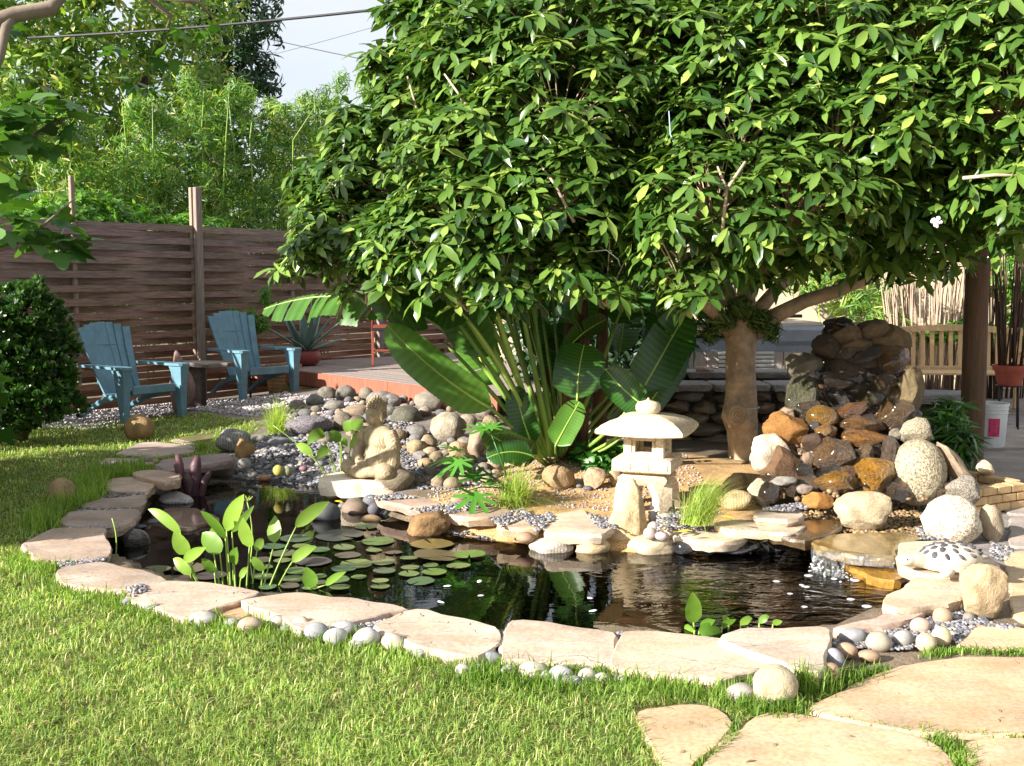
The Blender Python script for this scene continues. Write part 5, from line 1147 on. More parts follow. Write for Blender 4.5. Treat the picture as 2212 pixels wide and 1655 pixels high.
for px, py, l in ((2188, 608, 'small orange clay pot on the shelf above the canes'), (2140, 602, 'smaller orange clay pot half hidden behind leaves')):
    q = PD(px, py, 14.2); flowerpot((q.x, q.y, q.z), .075, .14, l)
shelf = thing('wall_shelf', 'narrow dark shelf on the rear wall holding clay pots', 'shelf', (PD(2170, 612, 14.2).x, 14.25, PD(2170, 608, 14.2).z-.03))
mb = MB(); mb.box((.2, 0, .013), (1.3, .2, .026), None, .003); ob('board', mb.mesh('board'), M['dark'], shelf)
for sx in (-.35, .7):
    mb = MB(); mb.tube([(sx, .1, -.15), (sx, .0, -.0)], .01, 5); ob('bracket', mb.mesh('bracket'), M['dark'], shelf)
rwall = thing('garden_wall', 'pale stucco wall behind the hot tub and bench', 'wall', (3.6, 14.5, 0))
mb = MB(); mb.box((.6, 0, 1.05), (9.0, .18, 2.1), None, .01); ob('wall_face', mb.mesh('wall_face'), M['stucco'], rwall)
mb = MB(); mb.box((.6, 0, 2.13), (9.1, .26, .06), None, .01); ob('wall_cap', mb.mesh('wall_cap'), M['stucco'], rwall)
# plum driftwood stump at the inlet
dw = P(408, 1070, ZW); drf = thing('driftwood', 'plum coloured driftwood stump with two prongs standing in the inlet', 'driftwood', (dw.x, dw.y, ZW-.03))
for x_, h_, lx, r_ in ((-.055, .33, -.02, .034), (.05, .32, .02, .04), (0, .2, 0, .05), (.10, .2, .06, .026), (-.10, .18, -.05, .024)):
    mb = MB(); mb.tube([(x_*.6, 0, -.1), (x_, .01, h_*.4), (x_+lx*.5, -.01, h_*.8), (x_+lx, .01, h_)], [r_, r_*.9, r_*1.05, r_*.55], 9); ob('prong', mb.mesh('prong', True), M['purple'], drf)
# overhead cables
def cable(name, a_, b_, r_, sag, label):
    pts_ = [a_.lerp(b_, q)+Vector((0, 0, -sag*4*q*(1-q))) for q in np.linspace(0, 1, 25)]; mb = MB(); mb.tube(pts_, r_, 6); ob(name, mb.mesh(name, True), M['cable'], label=label, cat='cable')
cable('overhead_cable', PD(60, 82, 15), PD(1500, -75, 13), .017, .12, 'thick black overhead cable crossing the sky above the bamboo')
cable('overhead_wire', PD(430, 48, 24), PD(980, 165, 22), .008, .05, 'thin wire slanting down across the sky patch')
cable('overhead_wire', PD(500, 140, 26), PD(1000, 0, 24), .005, .05, 'faint upper wire rising across the sky patch')
# plant tag
tg = P(905, 1062, .08); ob('plant_tag', (lambda mb: mb.box((0, 0, 0), (.075, .004, .045), E(.9, .2, .2), .001).mesh('plant_tag'))(MB()), M['white_plastic'], label='small white plant tag lying by the lobed leaf plant', cat='tag', loc=(tg.x, tg.y, gz1(tg.x, tg.y)+.025))
# ================================================================== leaf clusters
def leaf_np(L, W, rows=5, droop=.25, fold=.12, prof=None, wave=0.0):
    """one leaf along +x, flat in xy; (verts, quads)"""
    prof = prof or [0.12, .78, 1.0, .72, 0.04]; v = []; f = []
    for i in range(rows):
        q = i/(rows-1); x = L*q; z = -droop*L*q*q; w_ = W*.5*np.interp(q, np.linspace(0, 1, len(prof)), prof)
        wv = wave*W*(1 if i % 2 else -1)
        v += [(x, -w_, z+fold*w_*2+wv), (x, 0, z), (x, w_, z+fold*w_*2-wv)]
    for i in range(rows-1): b = i*3; f += [(b, b+1, b+4, b+3), (b+1, b+2, b+5, b+4)]
    return np.array(v), np.array(f)
def rotm(az, el, roll=0.0): return np.array((Matrix.Rotation(az, 3, 'Z')@Matrix.Rotation(-el, 3, 'Y')@Matrix.Rotation(roll, 3, 'X')))
def cluster(seed, n, L, W, el0, el1, r0=.012, droop=.25, rows=5, prof=None, fold=.12, wave=0.0, cone=6.283, hang=False):
    r = np.random.default_rng(seed); vs, fs, va = [], [], []; k0 = 0
    for k in range(n):
        l = L*r.uniform(.7, 1.15); v, f = leaf_np(l, W*r.uniform(.8, 1.1), rows, droop*r.uniform(.4, 1.6), fold, prof, wave); v[:, 0] += r0
        az = (k+r.uniform(-.3, .3))*cone/n; el = el0+(el1-el0)*r.random()
        v = v@rotm(az, el, r.uniform(-.4, .4)).T; v[:, 2] += r.uniform(-.02, .02)
        vs.append(v); fs.append(f+k0); va.append(np.full(len(v), r.random())); k0 += len(v)
    return np.concatenate(vs), np.concatenate(fs), np.concatenate(va)
def place(variants, pos, axis, scale, vmul=1.0, vadd=0.0):
    """numpy copies of cluster variants: pos (n,3), axis (n,3) = the cluster's +z"""
    VS, FS, VA = [], [], []; k0 = 0; n = len(pos); ch = rng.integers(0, len(variants), n); bias = rng.normal(0, .16, n)
    for i in range(n):
        v, f, a = variants[ch[i]]; z = axis[i]/(np.linalg.norm(axis[i])+1e-9); t = np.array((1, 0, 0)) if abs(z[0]) < .8 else np.array((0, 1, 0))
        x = np.cross(t, z); x /= np.linalg.norm(x); y = np.cross(z, x); sp_a = rng.uniform(0, 6.283); x2 = x*math.cos(sp_a)+y*math.sin(sp_a); y2 = np.cross(z, x2)
        VS.append((v*scale[i])@np.stack([x2, y2, z])+pos[i]); FS.append(f+k0); VA.append(np.clip(a*vmul+vadd+bias[i], 0, 1)); k0 += len(v)
    return np.concatenate(VS), np.concatenate(FS), np.concatenate(VA)
def shell(clumps, per, inner=.72, up=.55, dens=None, lowcut=-.6):
    P_, A_ = [], []
    for ci, (c, r_) in enumerate(clumps):
        c = np.array(c); r_ = np.array(r_); n = int(per*(r_[0]*r_[1]+r_[0]*r_[2]+r_[1]*r_[2]))
        d = rng.normal(size=(n, 3)); d /= np.linalg.norm(d, axis=1)[:, None]; d = d[(d[:, 2] > lowcut) | (rng.random(n) < .3)]
        q = d*rng.uniform(inner, 1.08, len(d))[:, None]; p = c+q*r_; keep = np.ones(len(p), bool)
        for cj, (c2, r2) in enumerate(clumps):
            if cj != ci: keep &= (np.linalg.norm((p-np.array(c2))/np.array(r2), axis=1) > .62)
        P_.append(p[keep]); a = d[keep]*(1-up); a[:, 2] += up; A_.append(a)
    return np.concatenate(P_), np.concatenate(A_)
def project(p):
    rel = p-np.array((0, 0, EYE)); yc = rel[:, 1]*cp-rel[:, 2]*sp; zc = rel[:, 1]*sp+rel[:, 2]*cp
    return CX+FPX*rel[:, 0]/yc, CY-FPX*zc/yc, yc
# ================================================================== the big tree by the pond
def clump(px, py, d, rx, rz, ry=None): return (tuple(PD(px, py, d)), (rx, ry or rx*.85, rz))
TC = [clump(*c) for c in [(905,70,8.0,.24,.22),(845,140,8.0,.22,.18),(770,290,8.0,.28,.2),(700,380,8.2,.28,.2),(665,440,8.4,.22,.15),(650,575,8.0,.2,.11),(790,618,7.3,.2,.11),(1010,632,6.8,.22,.13),(1100,636,6.7,.18,.11),(1310,620,6.8,.22,.13),(1490,612,6.5,.22,.13),(1505,645,6.4,.16,.1),(860,30,8.1,.16,.14),(960,20,8.0,.25,.2),(705,535,8.0,.32,.20),(850,585,7.2,.36,.22),(960,575,6.95,.36,.24),(1080,585,6.8,.36,.20),(1230,590,6.9,.34,.20),(1640,560,7.2,.4,.2),(1860,540,7.4,.45,.22),(1980,545,7.3,.4,.2),(770,500,7.7,.50,.34),(905,525,7.3,.52,.34),(735,470,8.2,.40,.30),(820,385,7.9,.58,.42),(925,270,7.9,.55,.48),(930,150,8.2,.42,.34),(1010,470,7.0,.58,.42),(1060,330,7.2,.68,.48),(1070,160,7.5,.65,.48),
 (1150,545,6.9,.46,.30),(1210,420,6.8,.6,.42),(1210,250,7.0,.68,.5),(1210,80,7.3,.7,.5),(1335,500,7.1,.44,.32),(1400,330,7.3,.58,.46),(1380,150,7.4,.68,.5),(1495,545,6.7,.42,.26),(1540,440,6.5,.56,.36),(1600,300,6.8,.66,.46),
 (1580,120,7.1,.7,.5),(1710,440,6.5,.56,.36),(1745,520,7.3,.44,.26),(1800,320,6.7,.66,.46),(1790,120,6.9,.75,.5),(1905,430,6.8,.55,.36),(1950,265,6.6,.68,.48),(2000,100,6.7,.75,.5),(2035,470,6.9,.46,.3),(2120,355,6.6,.55,.4),
 (2155,455,6.7,.36,.26),(2185,200,6.4,.68,.48),(2270,390,6.3,.5,.36),(2230,50,6.4,.75,.5),(1030,15,8.2,.62,.5),(1280,-60,8,.8,.6),(1560,-70,7.8,.8,.6),(1850,-90,7.4,.9,.6),(2150,-110,7.0,.9,.6),(1150,-180,8.6,.8,.6),(1450,-230,8.4,.9,.6),(1800,-260,8.0,1.0,.6),(2150,-270,7.6,1.0,.6),
 (950,350,9.3,.8,.5),(1150,250,9.5,.9,.6),(1350,380,9.5,.8,.5),(1550,250,9.5,.9,.6),(1750,400,9.3,.8,.5),(1950,300,9.2,.9,.6),(2150,380,8.8,.7,.5),(1250,480,8.9,.6,.35),(1650,500,8.8,.6,.3),(2050,470,8.8,.6,.3),(2380,250,7.5,.9,.6),(2450,100,8.2,1.0,.7),(1400,60,9.6,1.0,.7),(1800,60,9.4,1.0,.7),(2200,60,9.2,1.0,.7)]]
WH = [cluster(s, 8+s % 4, (.135, .12, .15, .125)[s % 4], (.047, .044, .05, .042)[s % 4], math.radians(-24), math.radians(26), .012, .30, 5, [.10, .62, 1.0, .92, .06], .13, .05) for s in range(9)]
TC = [(c, (r_[0]*random.uniform(.8, 1.0), r_[1]*random.uniform(.8, 1.0), r_[2]*random.uniform(.8, 1.05))) for c, r_ in TC]
pos, axs = shell(TC, 250, .66, .6, lowcut=-.6)
pxs, pys, dep_ = project(pos); vis = (pxs > -80) & (pxs < 2290) & (pys > -80) & (pys < 720)
keep = vis | (rng.random(len(pos)) < .55); pos, axs, dep_, vis, pxs, pys = pos[keep], axs[keep], dep_[keep], vis[keep], pxs[keep], pys[keep]
tree_base = P(1605, 1012, .08); tx, ty = tree_base.x, tree_base.y+.10; tz = gz1(tx, ty)
tree = thing('evergreen_tree', 'large spreading evergreen tree with glossy whorled leaves shading the pond', 'tree', (tx, ty, tz))
tinv = Matrix.Translation((-tx, -ty, -tz))
def tpart(name, me, mat, **kw): o = ob(name, me, mat, tree, **kw); o.matrix_parent_inverse = tinv; return o
order = np.argsort(dep_ + (~vis)*100); near = order[:300]; rest = order[300:]
v, f, a = place(WH, pos[rest], axs[rest], rng.uniform(.8, 1.2, len(rest)))
tpart('crown', npmesh('crown', v, f, a, True), M['treeleaf'], kind='stuff')
wm = []
for k, (v, f, a) in enumerate(WH): me = npmesh('leaf_cluster', v, f, a, True); me.materials.append(M['treeleaf']); wm.append(me)
for i in near:
    q = Vector(axs[i]).to_track_quat('Z', 'Y').to_matrix().to_4x4() @ Matrix.Rotation(rng.uniform(0, 6.28), 4, 'Z'); o = ob('leaf_cluster', wm[rng.integers(0, 9)], None, tree)
    s_ = rng.uniform(.85, 1.2); o.matrix_parent_inverse = tinv; o.matrix_basis = Matrix.Translation(Vector(pos[i]))@q@Matrix.Scale(s_, 4)
tw_ = MB(); cc = [np.array(c) for c, r_ in TC]
for i in np.concatenate([near, rest[rng.random(len(rest)) < .28]]):
    p = Vector(pos[i]); c = Vector(min(cc, key=lambda q: np.linalg.norm(q-pos[i]))); d_ = (c-p); L = min(.45, d_.length); m_ = p+d_.normalized()*L*.5+Vector((0, 0, -.04)); e = p+d_.normalized()*L+Vector((0, 0, -.12))
    tw_.tube([tuple(p), tuple(m_), tuple(e)], [.0035, .005, .008], 4, False)
tpart('twigs', tw_.mesh('twigs', True), M['bark'], kind='stuff')
def vpts(l): return [tuple(PD(x, y, d)) for x, y, d in l]
mb = MB(); tr_p = vpts([(1606,1030,8.3),(1605,1000,8.3),(1603,930,8.3),(1596,900,8.28),(1600,860,8.3),(1601,800,8.3),(1602,740,8.3),(1603,690,8.3)])
v = []; nseg = 22; rad = [.140, .120, .122, .138, .120, .115, .118, .138]; ff = []
tt_ = np.linspace(0, 7, 50); tr_p = [tuple(np.interp(q, range(8), [p[k] for p in tr_p]) for k in range(3)) for q in tt_]; rad = [float(np.interp(q, range(8), rad)) for q in tt_]; nseg = 36
for i, p in enumerate(tr_p):
    for k in range(nseg):
        an = 2*math.pi*k/nseg; q_ = Vector((math.cos(an)*1.3, math.sin(an)*1.3, i*.16)); r_ = rad[i]*(1+.04*math.sin(3*an+i*.15)+.07*noise.noise(q_)+.05*noise.noise(q_*2.7)+.02*noise.noise(q_*7)); v.append((p[0]+r_*math.cos(an), p[1]+r_*math.sin(an), p[2]))
for i in range(len(tr_p)-1):
    for k in range(nseg): ff.append((i*nseg+k, i*nseg+(k+1) % nseg, (i+1)*nseg+(k+1) % nseg, (i+1)*nseg+k))
mb.add(v, ff); trunk = tpart('trunk', mb.mesh('trunk', True), M['bark'])
kp = PD(1592, 896, 8.165)
mb = MB()
for R_, r_, dz in ((.055, .020, 0), (.034, .014, .004), (.014, .010, .006)):
    mb.tube([(R_*math.cos(q), -dz-.004, R_*1.2*math.sin(q)) for q in np.linspace(0, 6.283, 19)], r_, 7, False)
o = ob('knot', mb.mesh('knot', True), M['bark'], trunk, loc=kp)
for py in (879, 1003):
    mb = MB(); c0 = PD(1601, py, 8.3); mb.tube([(c0.x+.138*math.cos(q), c0.y+.138*math.sin(q), c0.z) for q in np.linspace(0, 6.283, 33)], .0035, 5, False); o = ob('wire_tie', mb.mesh('wire_tie', True), M['white_plastic'], trunk)
limbs = [([(1603,705,8.3),(1612,640,8.25),(1618,580,8.2),(1600,480,8.0),(1560,380,7.9),(1500,250,8.0)], [.10, .075, .065, .055, .045, .02]),
 ([(1585,715,8.3),(1540,670,8.1),(1480,625,7.9),(1420,560,7.8),(1330,460,7.8),(1200,350,8.0)], [.08, .055, .048, .042, .035, .015]),
 ([(1630,715,8.3),(1680,680,8.2),(1740,650,8.1),(1800,632,8.0),(1880,600,7.9),(1980,520,7.6),(2080,400,7.3)], [.08, .062, .055, .052, .044, .035, .015]),
 ([(1610,705,8.32),(1680,620,8.7),(1740,575,8.8),(1800,500,8.9),(1850,350,9)], [.07, .05, .044, .035, .015]),
 ([(1595,705,8.3),(1560,600,8.7),(1480,450,8.9),(1350,300,9.0),(1150,200,8.8)], [.08, .055, .045, .035, .015]),
 ([(1420,560,7.8),(1250,500,7.6),(1100,470,7.5),(950,440,7.7),(800,430,8.0)], [.035, .03, .026, .02, .01]),
 ([(1200,350,8.0),(1050,230,8.0),(950,120,8.1)], [.02, .016, .008])]
for pt, r_ in limbs: mb = MB(); mb.tube(vpts(pt), r_, 9); tpart('limb', mb.mesh('limb', True), M['bark'])
for pt in ([(960,300,7.5),(900,235,7.4),(880,165,7.4)], [(1070,310,7.0),(1010,230,6.9),(960,160,7.0)], [(1560,500,6.2),(1570,410,6.15),(1550,360,6.2)], [(1570,410,6.15),(1610,350,6.2)], [(2080,385,6.1),(2150,378,6.0),(2230,380,6.0)], [(1240,480,6.5),(1200,400,6.45),(1170,360,6.5)], [(1500,600,6.6),(1530,570,6.5),(1560,520,6.5)]):
    mb = MB(); mb.tube(vpts(pt), [.011, .009, .006], 6); tpart('branch', mb.mesh('branch', True), M['twig'])
# hanging fern foliage in the fork
FH_ = [cluster(40+s, 9, .11, .016, math.radians(-75), math.radians(20), .01, .5, 4, [.3, 1, .8, .05]) for s in range(4)]
fc = [clump(1560,690,8.15,.12,.10), clump(1600,665,8.05,.12,.10), clump(1640,692,8.15,.10,.10), clump(1535,715,8.2,.08,.13), clump(1668,715,8.2,.07,.14)]
p_, a_ = shell(fc, 1300, .3, -.1, lowcut=-2); v, f, a = place(FH_, p_, a_, rng.uniform(.6, 1.1, len(p_)))
o = ob('fork_fern', npmesh('fork_fern', v, f, a), M['moss'], label='dark feathery fern clump growing in the fork of the big tree', cat='fern')
# string of fairy lights hanging in the crown
mb = MB(); mb.tube(vpts([(1445,240,6.6),(1448,290,6.55),(1465,330,6.55),(1470,380,6.6)]), .0035, 5); ob('light_string', mb.mesh('light_string', True), m_plain('pale_blue_wire', lin('#9CB4C8'), .5, .05), label='pale thin fairy light wire hanging in the big tree crown', cat='wire')
mb = MB(); mb.tube(vpts([(1265,545,6.7),(1310,540,6.65),(1335,560,6.65),(1340,575,6.7)]), .0035, 5); ob('light_string', mb.mesh('light_string', True), M['white_plastic'], label='white wire loop under the lower leaves of the big tree', cat='wire')
# white flower tufts in the crown
fl = MB()
for k in range(26): fl.add(ICO[1][0]*random.uniform(.008, .015)+np.array(PD(2022+random.gauss(0, 4), 480+random.gauss(0, 5), 6.25)), ICO[1][1])
ob('white_flower', fl.mesh('white_flower', True), M['petal'], label='small white flower head at the right side of the crown', cat='flower')
# ================================================================== trees and bamboo beyond the fence
def bgtree(name, label, cat, clumps, variants, per, mat, base, trunk_pts=None, tr_r=None, inner=.45, up=.3, sc=(.8, 1.2), group=None, bark='barkdark', vadd=0.0, culms=0):
    t = thing(name, label, cat, base, 0, group); inv = Matrix.Translation(-Vector(base))
    p_, a_ = shell(clumps, per, inner, up, lowcut=-.9); px, py, dd = project(p_); k = (px > -500) & (px < 2700) & (py > -700)
    p_, a_ = p_[k], a_[k]; v, f, a = place(variants, p_, a_, rng.uniform(*sc, len(p_)), vadd=vadd)
    o = ob('foliage' if cat != 'tree' else 'crown', npmesh('crown', v, f, a), M[mat], t, kind='stuff'); o.matrix_parent_inverse = inv
    for tp_, r_ in (trunk_pts or []):
        mb = MB(); mb.tube(tp_, r_, 7); o = ob('trunk' if cat != 'bamboo' else 'culm', mb.mesh('trunk', True), M[bark], t); o.matrix_parent_inverse = inv
    return t
BB = [cluster(60+s, 6, .15, .021, math.radians(-70), math.radians(15), .008, .35, 4, [.25, 1, .8, .03]) for s in range(6)]
bam = [(150,280,14.2,'bamboo clump behind the thin fence post next to the dark bush'),(290,235,14.8,'bamboo clump with pale culms behind the first fence bay'),(410,200,15.2,'yellowish bamboo clump rising behind the double fence post'),
 (520,215,15.6,'dense bamboo clump behind the teal chair beside the deck'),(620,245,16.2,'bamboo clump above the second fence bay'),(720,205,16.8,'tall wispy bamboo clump against the sky patch'),(820,240,17.3,'bamboo clump half hidden by the big tree')]
for px, py, d, l in bam:
    top = PD(px, py, d); cl = []
    for k in range(9):
        q = k/8; z = .9+(top.z-1.25)*q; cl.append(((top.x+random.gauss(0, .16), d+random.gauss(0, .15), z), (.72-.30*q**2, .62-.25*q**2, .42)))
    for k in range(5): cl.append(((top.x+random.gauss(0, .35), d+random.gauss(0, .3), top.z+random.uniform(-.15, .12)), (.17, .17, .22)))
    cul = [([(top.x+x0, d+random.gauss(0, .2), 0), (top.x+x0*1.2, d, top.z*.5), (top.x+x0*1.5+random.gauss(0, .1), d-.3, top.z*.85), (top.x+x0*2.2, d-.5, top.z*1.0)], [.016, .014, .009, .003]) for x0 in [random.gauss(0, .35) for _ in range(3)]]
    bgtree('bamboo', l, 'bamboo', cl, BB, 190, 'bamboo', (top.x, d, 0), cul, inner=.55, up=-.05, group='bamboo row beyond the fence', bark='stalk', vadd=random.uniform(-.2, .05))
WB = [cluster(80+s, 6, .16, .06, math.radians(-60), math.radians(35), .02, .3, 4, [.15, 1, .85, .05]) for s in range(6)]
c1 = [clump(*c) for c in [(60,120,16.5,1.1,.8),(210,60,17,1.2,.9),(360,80,17.5,1.0,.8),(120,260,16.5,1.1,.8),(270,200,17,1.1,.8),(400,200,18,.9,.8),(40,20,16.5,1.2,.8),(250,-60,17,1.3,.9),(60,380,16.8,1.1,.8),(220,350,17.2,1.1,.8),(-150,200,16.5,1.3,1.2),(-150,-50,17,1.3,1.0),(420,10,18,.9,.7),(0,60,15.5,.8,.6),(60,180,15.5,.8,.6),(120,40,15.8,.8,.6),(0,300,15.5,.8,.7),(180,140,16,.8,.6),(300,20,16.5,.9,.6),(40,-40,15.5,1,.6)]]
b0 = PD(180, 600, 17.2); bgtree('broadleaf_tree', 'yellow green broadleaf tree behind the bamboo and fence', 'tree', c1, WB, 62, 'bgleaf', (b0.x, 17.2, 0), [([(b0.x, 17.2, 0), (b0.x+.1, 17.2, 2.5), (b0.x-.2, 17.1, 4.5)], [.22, .18, .1]), ([(b0.x+.1, 17.2, 2.3), (b0.x+1.0, 17, 4.2), (b0.x+1.5, 16.9, 5.2)], [.12, .08, .04])], inner=.6, up=.1)
WD = [cluster(100+s, 8, .17, .05, math.radians(-60), math.radians(40), .02, .3, 4, [.15, 1, .85, .05]) for s in range(5)]
c2 = [clump(*c) for c in [(500,40,20,1.0,.8),(520,150,20.5,.75,.55),(450,100,20.5,.9,.8),(560,180,20.5,.4,.35),(480,-80,20,1.0,.8),(440,230,20.5,.9,.8),(545,70,20,.45,.4)]]
b0 = PD(480, 600, 20.5); bgtree('dark_tree', 'dark green tree standing against the sky behind the bamboo', 'tree', c2, WD, 75, 'darkleaf', (b0.x, 20.5, 0), [([(b0.x, 20.5, 0), (b0.x, 20.5, 3), (b0.x+.1, 20.4, 5.5)], [.22, .17, .08])], inner=.55, up=.15)
c3 = [clump(px, 330, 21.5, 1.3, .9) for px in range(0, 1000, 110)]+[clump(px, 470, 21.5, 1.3, .9) for px in range(-50, 1050, 110)]
b0 = PD(420, 600, 21.5); bgtree('dark_hedge', 'dark hedge wall far behind the bamboo', 'hedge', c3, WD, 48, 'darkleaf', (b0.x, 21.5, 0), inner=.6, up=.1)
VV = [cluster(120+s, 6, .075, .05, math.radians(-30), math.radians(50), .01, .2, 4, [.4, 1, .8, .1]) for s in range(4)]
c4 = []
for t in np.arange(-1.8, 2.2, .32): q = FP(t, 0, -.42); c4.append(((q.x, q.y, 2.05+.13*math.sin(t*3)), (.34, .32, .30))); c4.append(((q.x, q.y, 1.6), (.34, .3, .35)))
bgtree('vine_hedge', 'bright green small leaved vine hedge over the fence top', 'hedge', c4, VV, 420, 'vine', tuple(FP(0, 0, -.42)), inner=.6, up=.35)
# dark shrubbery under the big tree and leaves by the rear wall
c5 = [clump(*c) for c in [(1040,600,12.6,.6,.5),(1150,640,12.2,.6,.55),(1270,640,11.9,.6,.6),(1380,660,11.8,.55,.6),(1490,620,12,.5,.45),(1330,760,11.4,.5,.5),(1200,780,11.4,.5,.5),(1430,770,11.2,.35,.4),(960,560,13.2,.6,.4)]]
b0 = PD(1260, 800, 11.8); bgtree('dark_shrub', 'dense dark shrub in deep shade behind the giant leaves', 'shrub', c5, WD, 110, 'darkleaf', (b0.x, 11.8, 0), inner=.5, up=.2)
c6 = [clump(*c) for c in [(1760,625,13.7,.35,.28),(1850,650,13.6,.4,.3),(1930,620,13.7,.35,.3),(1910,690,13.3,.28,.22),(1700,600,13.8,.3,.25),(1830,580,14,.5,.3),(1960,720,13.1,.18,.16)]]
b0 = PD(1850, 800, 13.7); bgtree('bamboo', 'low leafy bamboo in front of the rear stucco wall', 'bamboo', c6, BB, 300, 'bamboo', (b0.x, 13.7, 0), [([(b0.x+x, 13.7, 0), (b0.x+x*1.3, 13.7, 1.3)], [.014, .008]) for x in (-.4, -.1, .2, .45)], inner=.3, up=0, bark='stalk')
c7 = [clump(2070,715,12.9,.22,.10), clump(2030,725,12.9,.14,.08)]
b0 = PD(2060, 760, 12.9); bgtree('yellow_shrub', 'yellow green small shrub peeping over the bench back', 'shrub', c7, VV, 1500, 'vine', (b0.x, 12.9, 0), [([(b0.x, 12.9, 0), (b0.x, 12.9, .8)], [.02, .012])], inner=.2, up=.3, vadd=.3)
c8 = [clump(2190,600,14.0,.3,.35), clump(2200,720,14.0,.3,.4), clump(2190,480,14.2,.5,.4)]
b0 = PD(2200, 800, 14.0); bgtree('climbing_shrub', 'leafy shrub behind the dark canes at the rear wall', 'shrub', c8, VV, 500, 'vine', (b0.x, 14, 0), inner=.4, up=.2)
# dark rounded bush at the left and a small shrub behind the second chair
JJ = [cluster(140+s, 9, .055, .035, math.radians(10), math.radians(80), .004, -.2, 4, [.4, 1, .9, .15]) for s in range(4)]
c9 = [clump(*c) for c in [(55,690,9.7,.26,.26),(110,720,9.8,.20,.20),(30,790,9.6,.36,.30),(100,800,9.7,.24,.26),(60,860,9.6,.34,.18),(-60,760,9.6,.4,.45),(0,880,9.4,.34,.22),(85,880,9.5,.26,.16),(75,640,9.8,.13,.13),(20,650,9.7,.15,.15),(140,750,9.9,.10,.12),(130,830,9.8,.12,.12),(110,670,9.8,.10,.10),(150,880,9.8,.14,.10),(0,720,9.6,.25,.25)]]
b0 = PD(50, 920, 9.75); bgtree('dark_bush', 'dark rounded succulent bush beside the teal chair', 'bush', c9, JJ, 1150, 'jade', (b0.x, 9.75, 0), [([(b0.x, 9.75, 0), (b0.x+.05, 9.7, .5)], [.04, .02])], inner=.55, up=.35, sc=(.8, 1.3))
c10 = [clump(*c) for c in [(500,690,13.1,.12,.16),(540,690,13.1,.12,.18),(575,640,13.2,.07,.16),(560,700,13.1,.14,.12)]]
b0 = PD(540, 800, 13.1); bgtree('leafy_shrub', 'small light green shrub behind the teal chair near the agave', 'shrub', c10, BB, 1500, 'vine', (b0.x, 13.1, 0), [([(b0.x, 13.1, 0), (b0.x, 13.1, .9)], [.015, .008])], inner=.2, up=.3, sc=(.5, .8))
c11 = [clump(*c) for c in [(2040,935,7.75,.10,.10),(2075,955,7.6,.09,.08),(2050,890,7.9,.1,.1)]]
b0 = PD(2050, 1000, 7.75); bgtree('leafy_shrub', 'strappy green plant growing beside the waterfall and timber post', 'plant', c11, BB, 2200, 'strel', (b0.x, 7.75, 0), [([(b0.x, 7.75, 0), (b0.x, 7.75, .35)], [.012, .008])], inner=.1, up=.5, sc=(.9, 1.6))
c12 = [clump(*c) for c in [(1290,1010,7.9,.12,.06),(1330,1020,7.8,.10,.05),(1270,985,8.1,.13,.08),(1310,985,8.1,.12,.07)]]
GE = [cluster(160+s, 5, .05, .055, math.radians(0), math.radians(60), .02, .2, 5, [.5, 1, 1, .8, .2]) for s in range(4)]
b0 = PD(1300, 1040, 7.95); bgtree('groundcover', 'round leaved green groundcover behind the lantern', 'plant', c12, GE, 2200, 'fern', (b0.x, 7.95, .08), inner=.2, up=.6)
# ================================================================== fig tree at the left edge
def lobed(L, lobes, depth, seed):
    """palmate leaf along +x from its stalk; fan about the midrib base"""
    v = [(0, 0, 0)]; n = lobes*6; r = random.Random(seed)
    for k in range(n+1):
        an = -2.3+4.6*k/n; ph = (k/n)*lobes*2*math.pi; rr_ = (1-depth*(.5+.5*math.cos(ph)))*(.55+.45*math.cos(an*.62)); x, y = .28+math.cos(an)*rr_*.72, math.sin(an)*rr_*.72
        v.append((x*L, y*L, -.16*L*(x*x+y*y)+.05*L*abs(y)))
    f = [(0, k+1, k+2) for k in range(n)]; v.append((.28*L, 0, .0)); c_ = len(v)-1; f = [(c_, k+1, k+2) for k in range(n)]+[(c_, n+1, 0), (c_, 0, 1)]
    return np.array(v), np.array(f)
fig_v = []
for s in range(6):
    r = np.random.default_rng(200+s); vs, fs, va = [], [], []; k0 = 0
    for k in range(5):
        v, f = lobed(.19*r.uniform(.75, 1.15), 3 if k % 2 else 5, .42, s*7+k); v[:, 0] += .05; v = v@rotm(k*1.257+r.uniform(-.4, .4), math.radians(r.uniform(-50, 25)), r.uniform(-.6, .6)).T; v[:, 2] += r.uniform(-.06, .06)
        vs.append(v); fs.append(f+k0); va.append(np.full(len(v), r.random())); k0 += len(v)
    fig_v.append((np.concatenate(vs), np.concatenate(fs), np.concatenate(va)))
fx, fy = -3.75, 6.1; fig = thing('fig_tree', 'fig tree with big lobed leaves reaching in beside the lawn', 'tree', (fx, fy, 0)); finv = Matrix.Translation((-fx, -fy, 0))
def figpart(name, me, mat, **kw): o = ob(name, me, mat, fig, **kw); o.matrix_parent_inverse = finv; return o
mb = MB(); mb.tube([(fx, fy, 0), (fx+.05, fy, .8), (fx-.05, fy+.1, 1.6), (fx+.05, fy+.1, 2.3), (fx-.1, fy, 3.2)], [.16, .13, .12, .10, .05], 12); figpart('trunk', mb.mesh('trunk', True), M['figbark'])
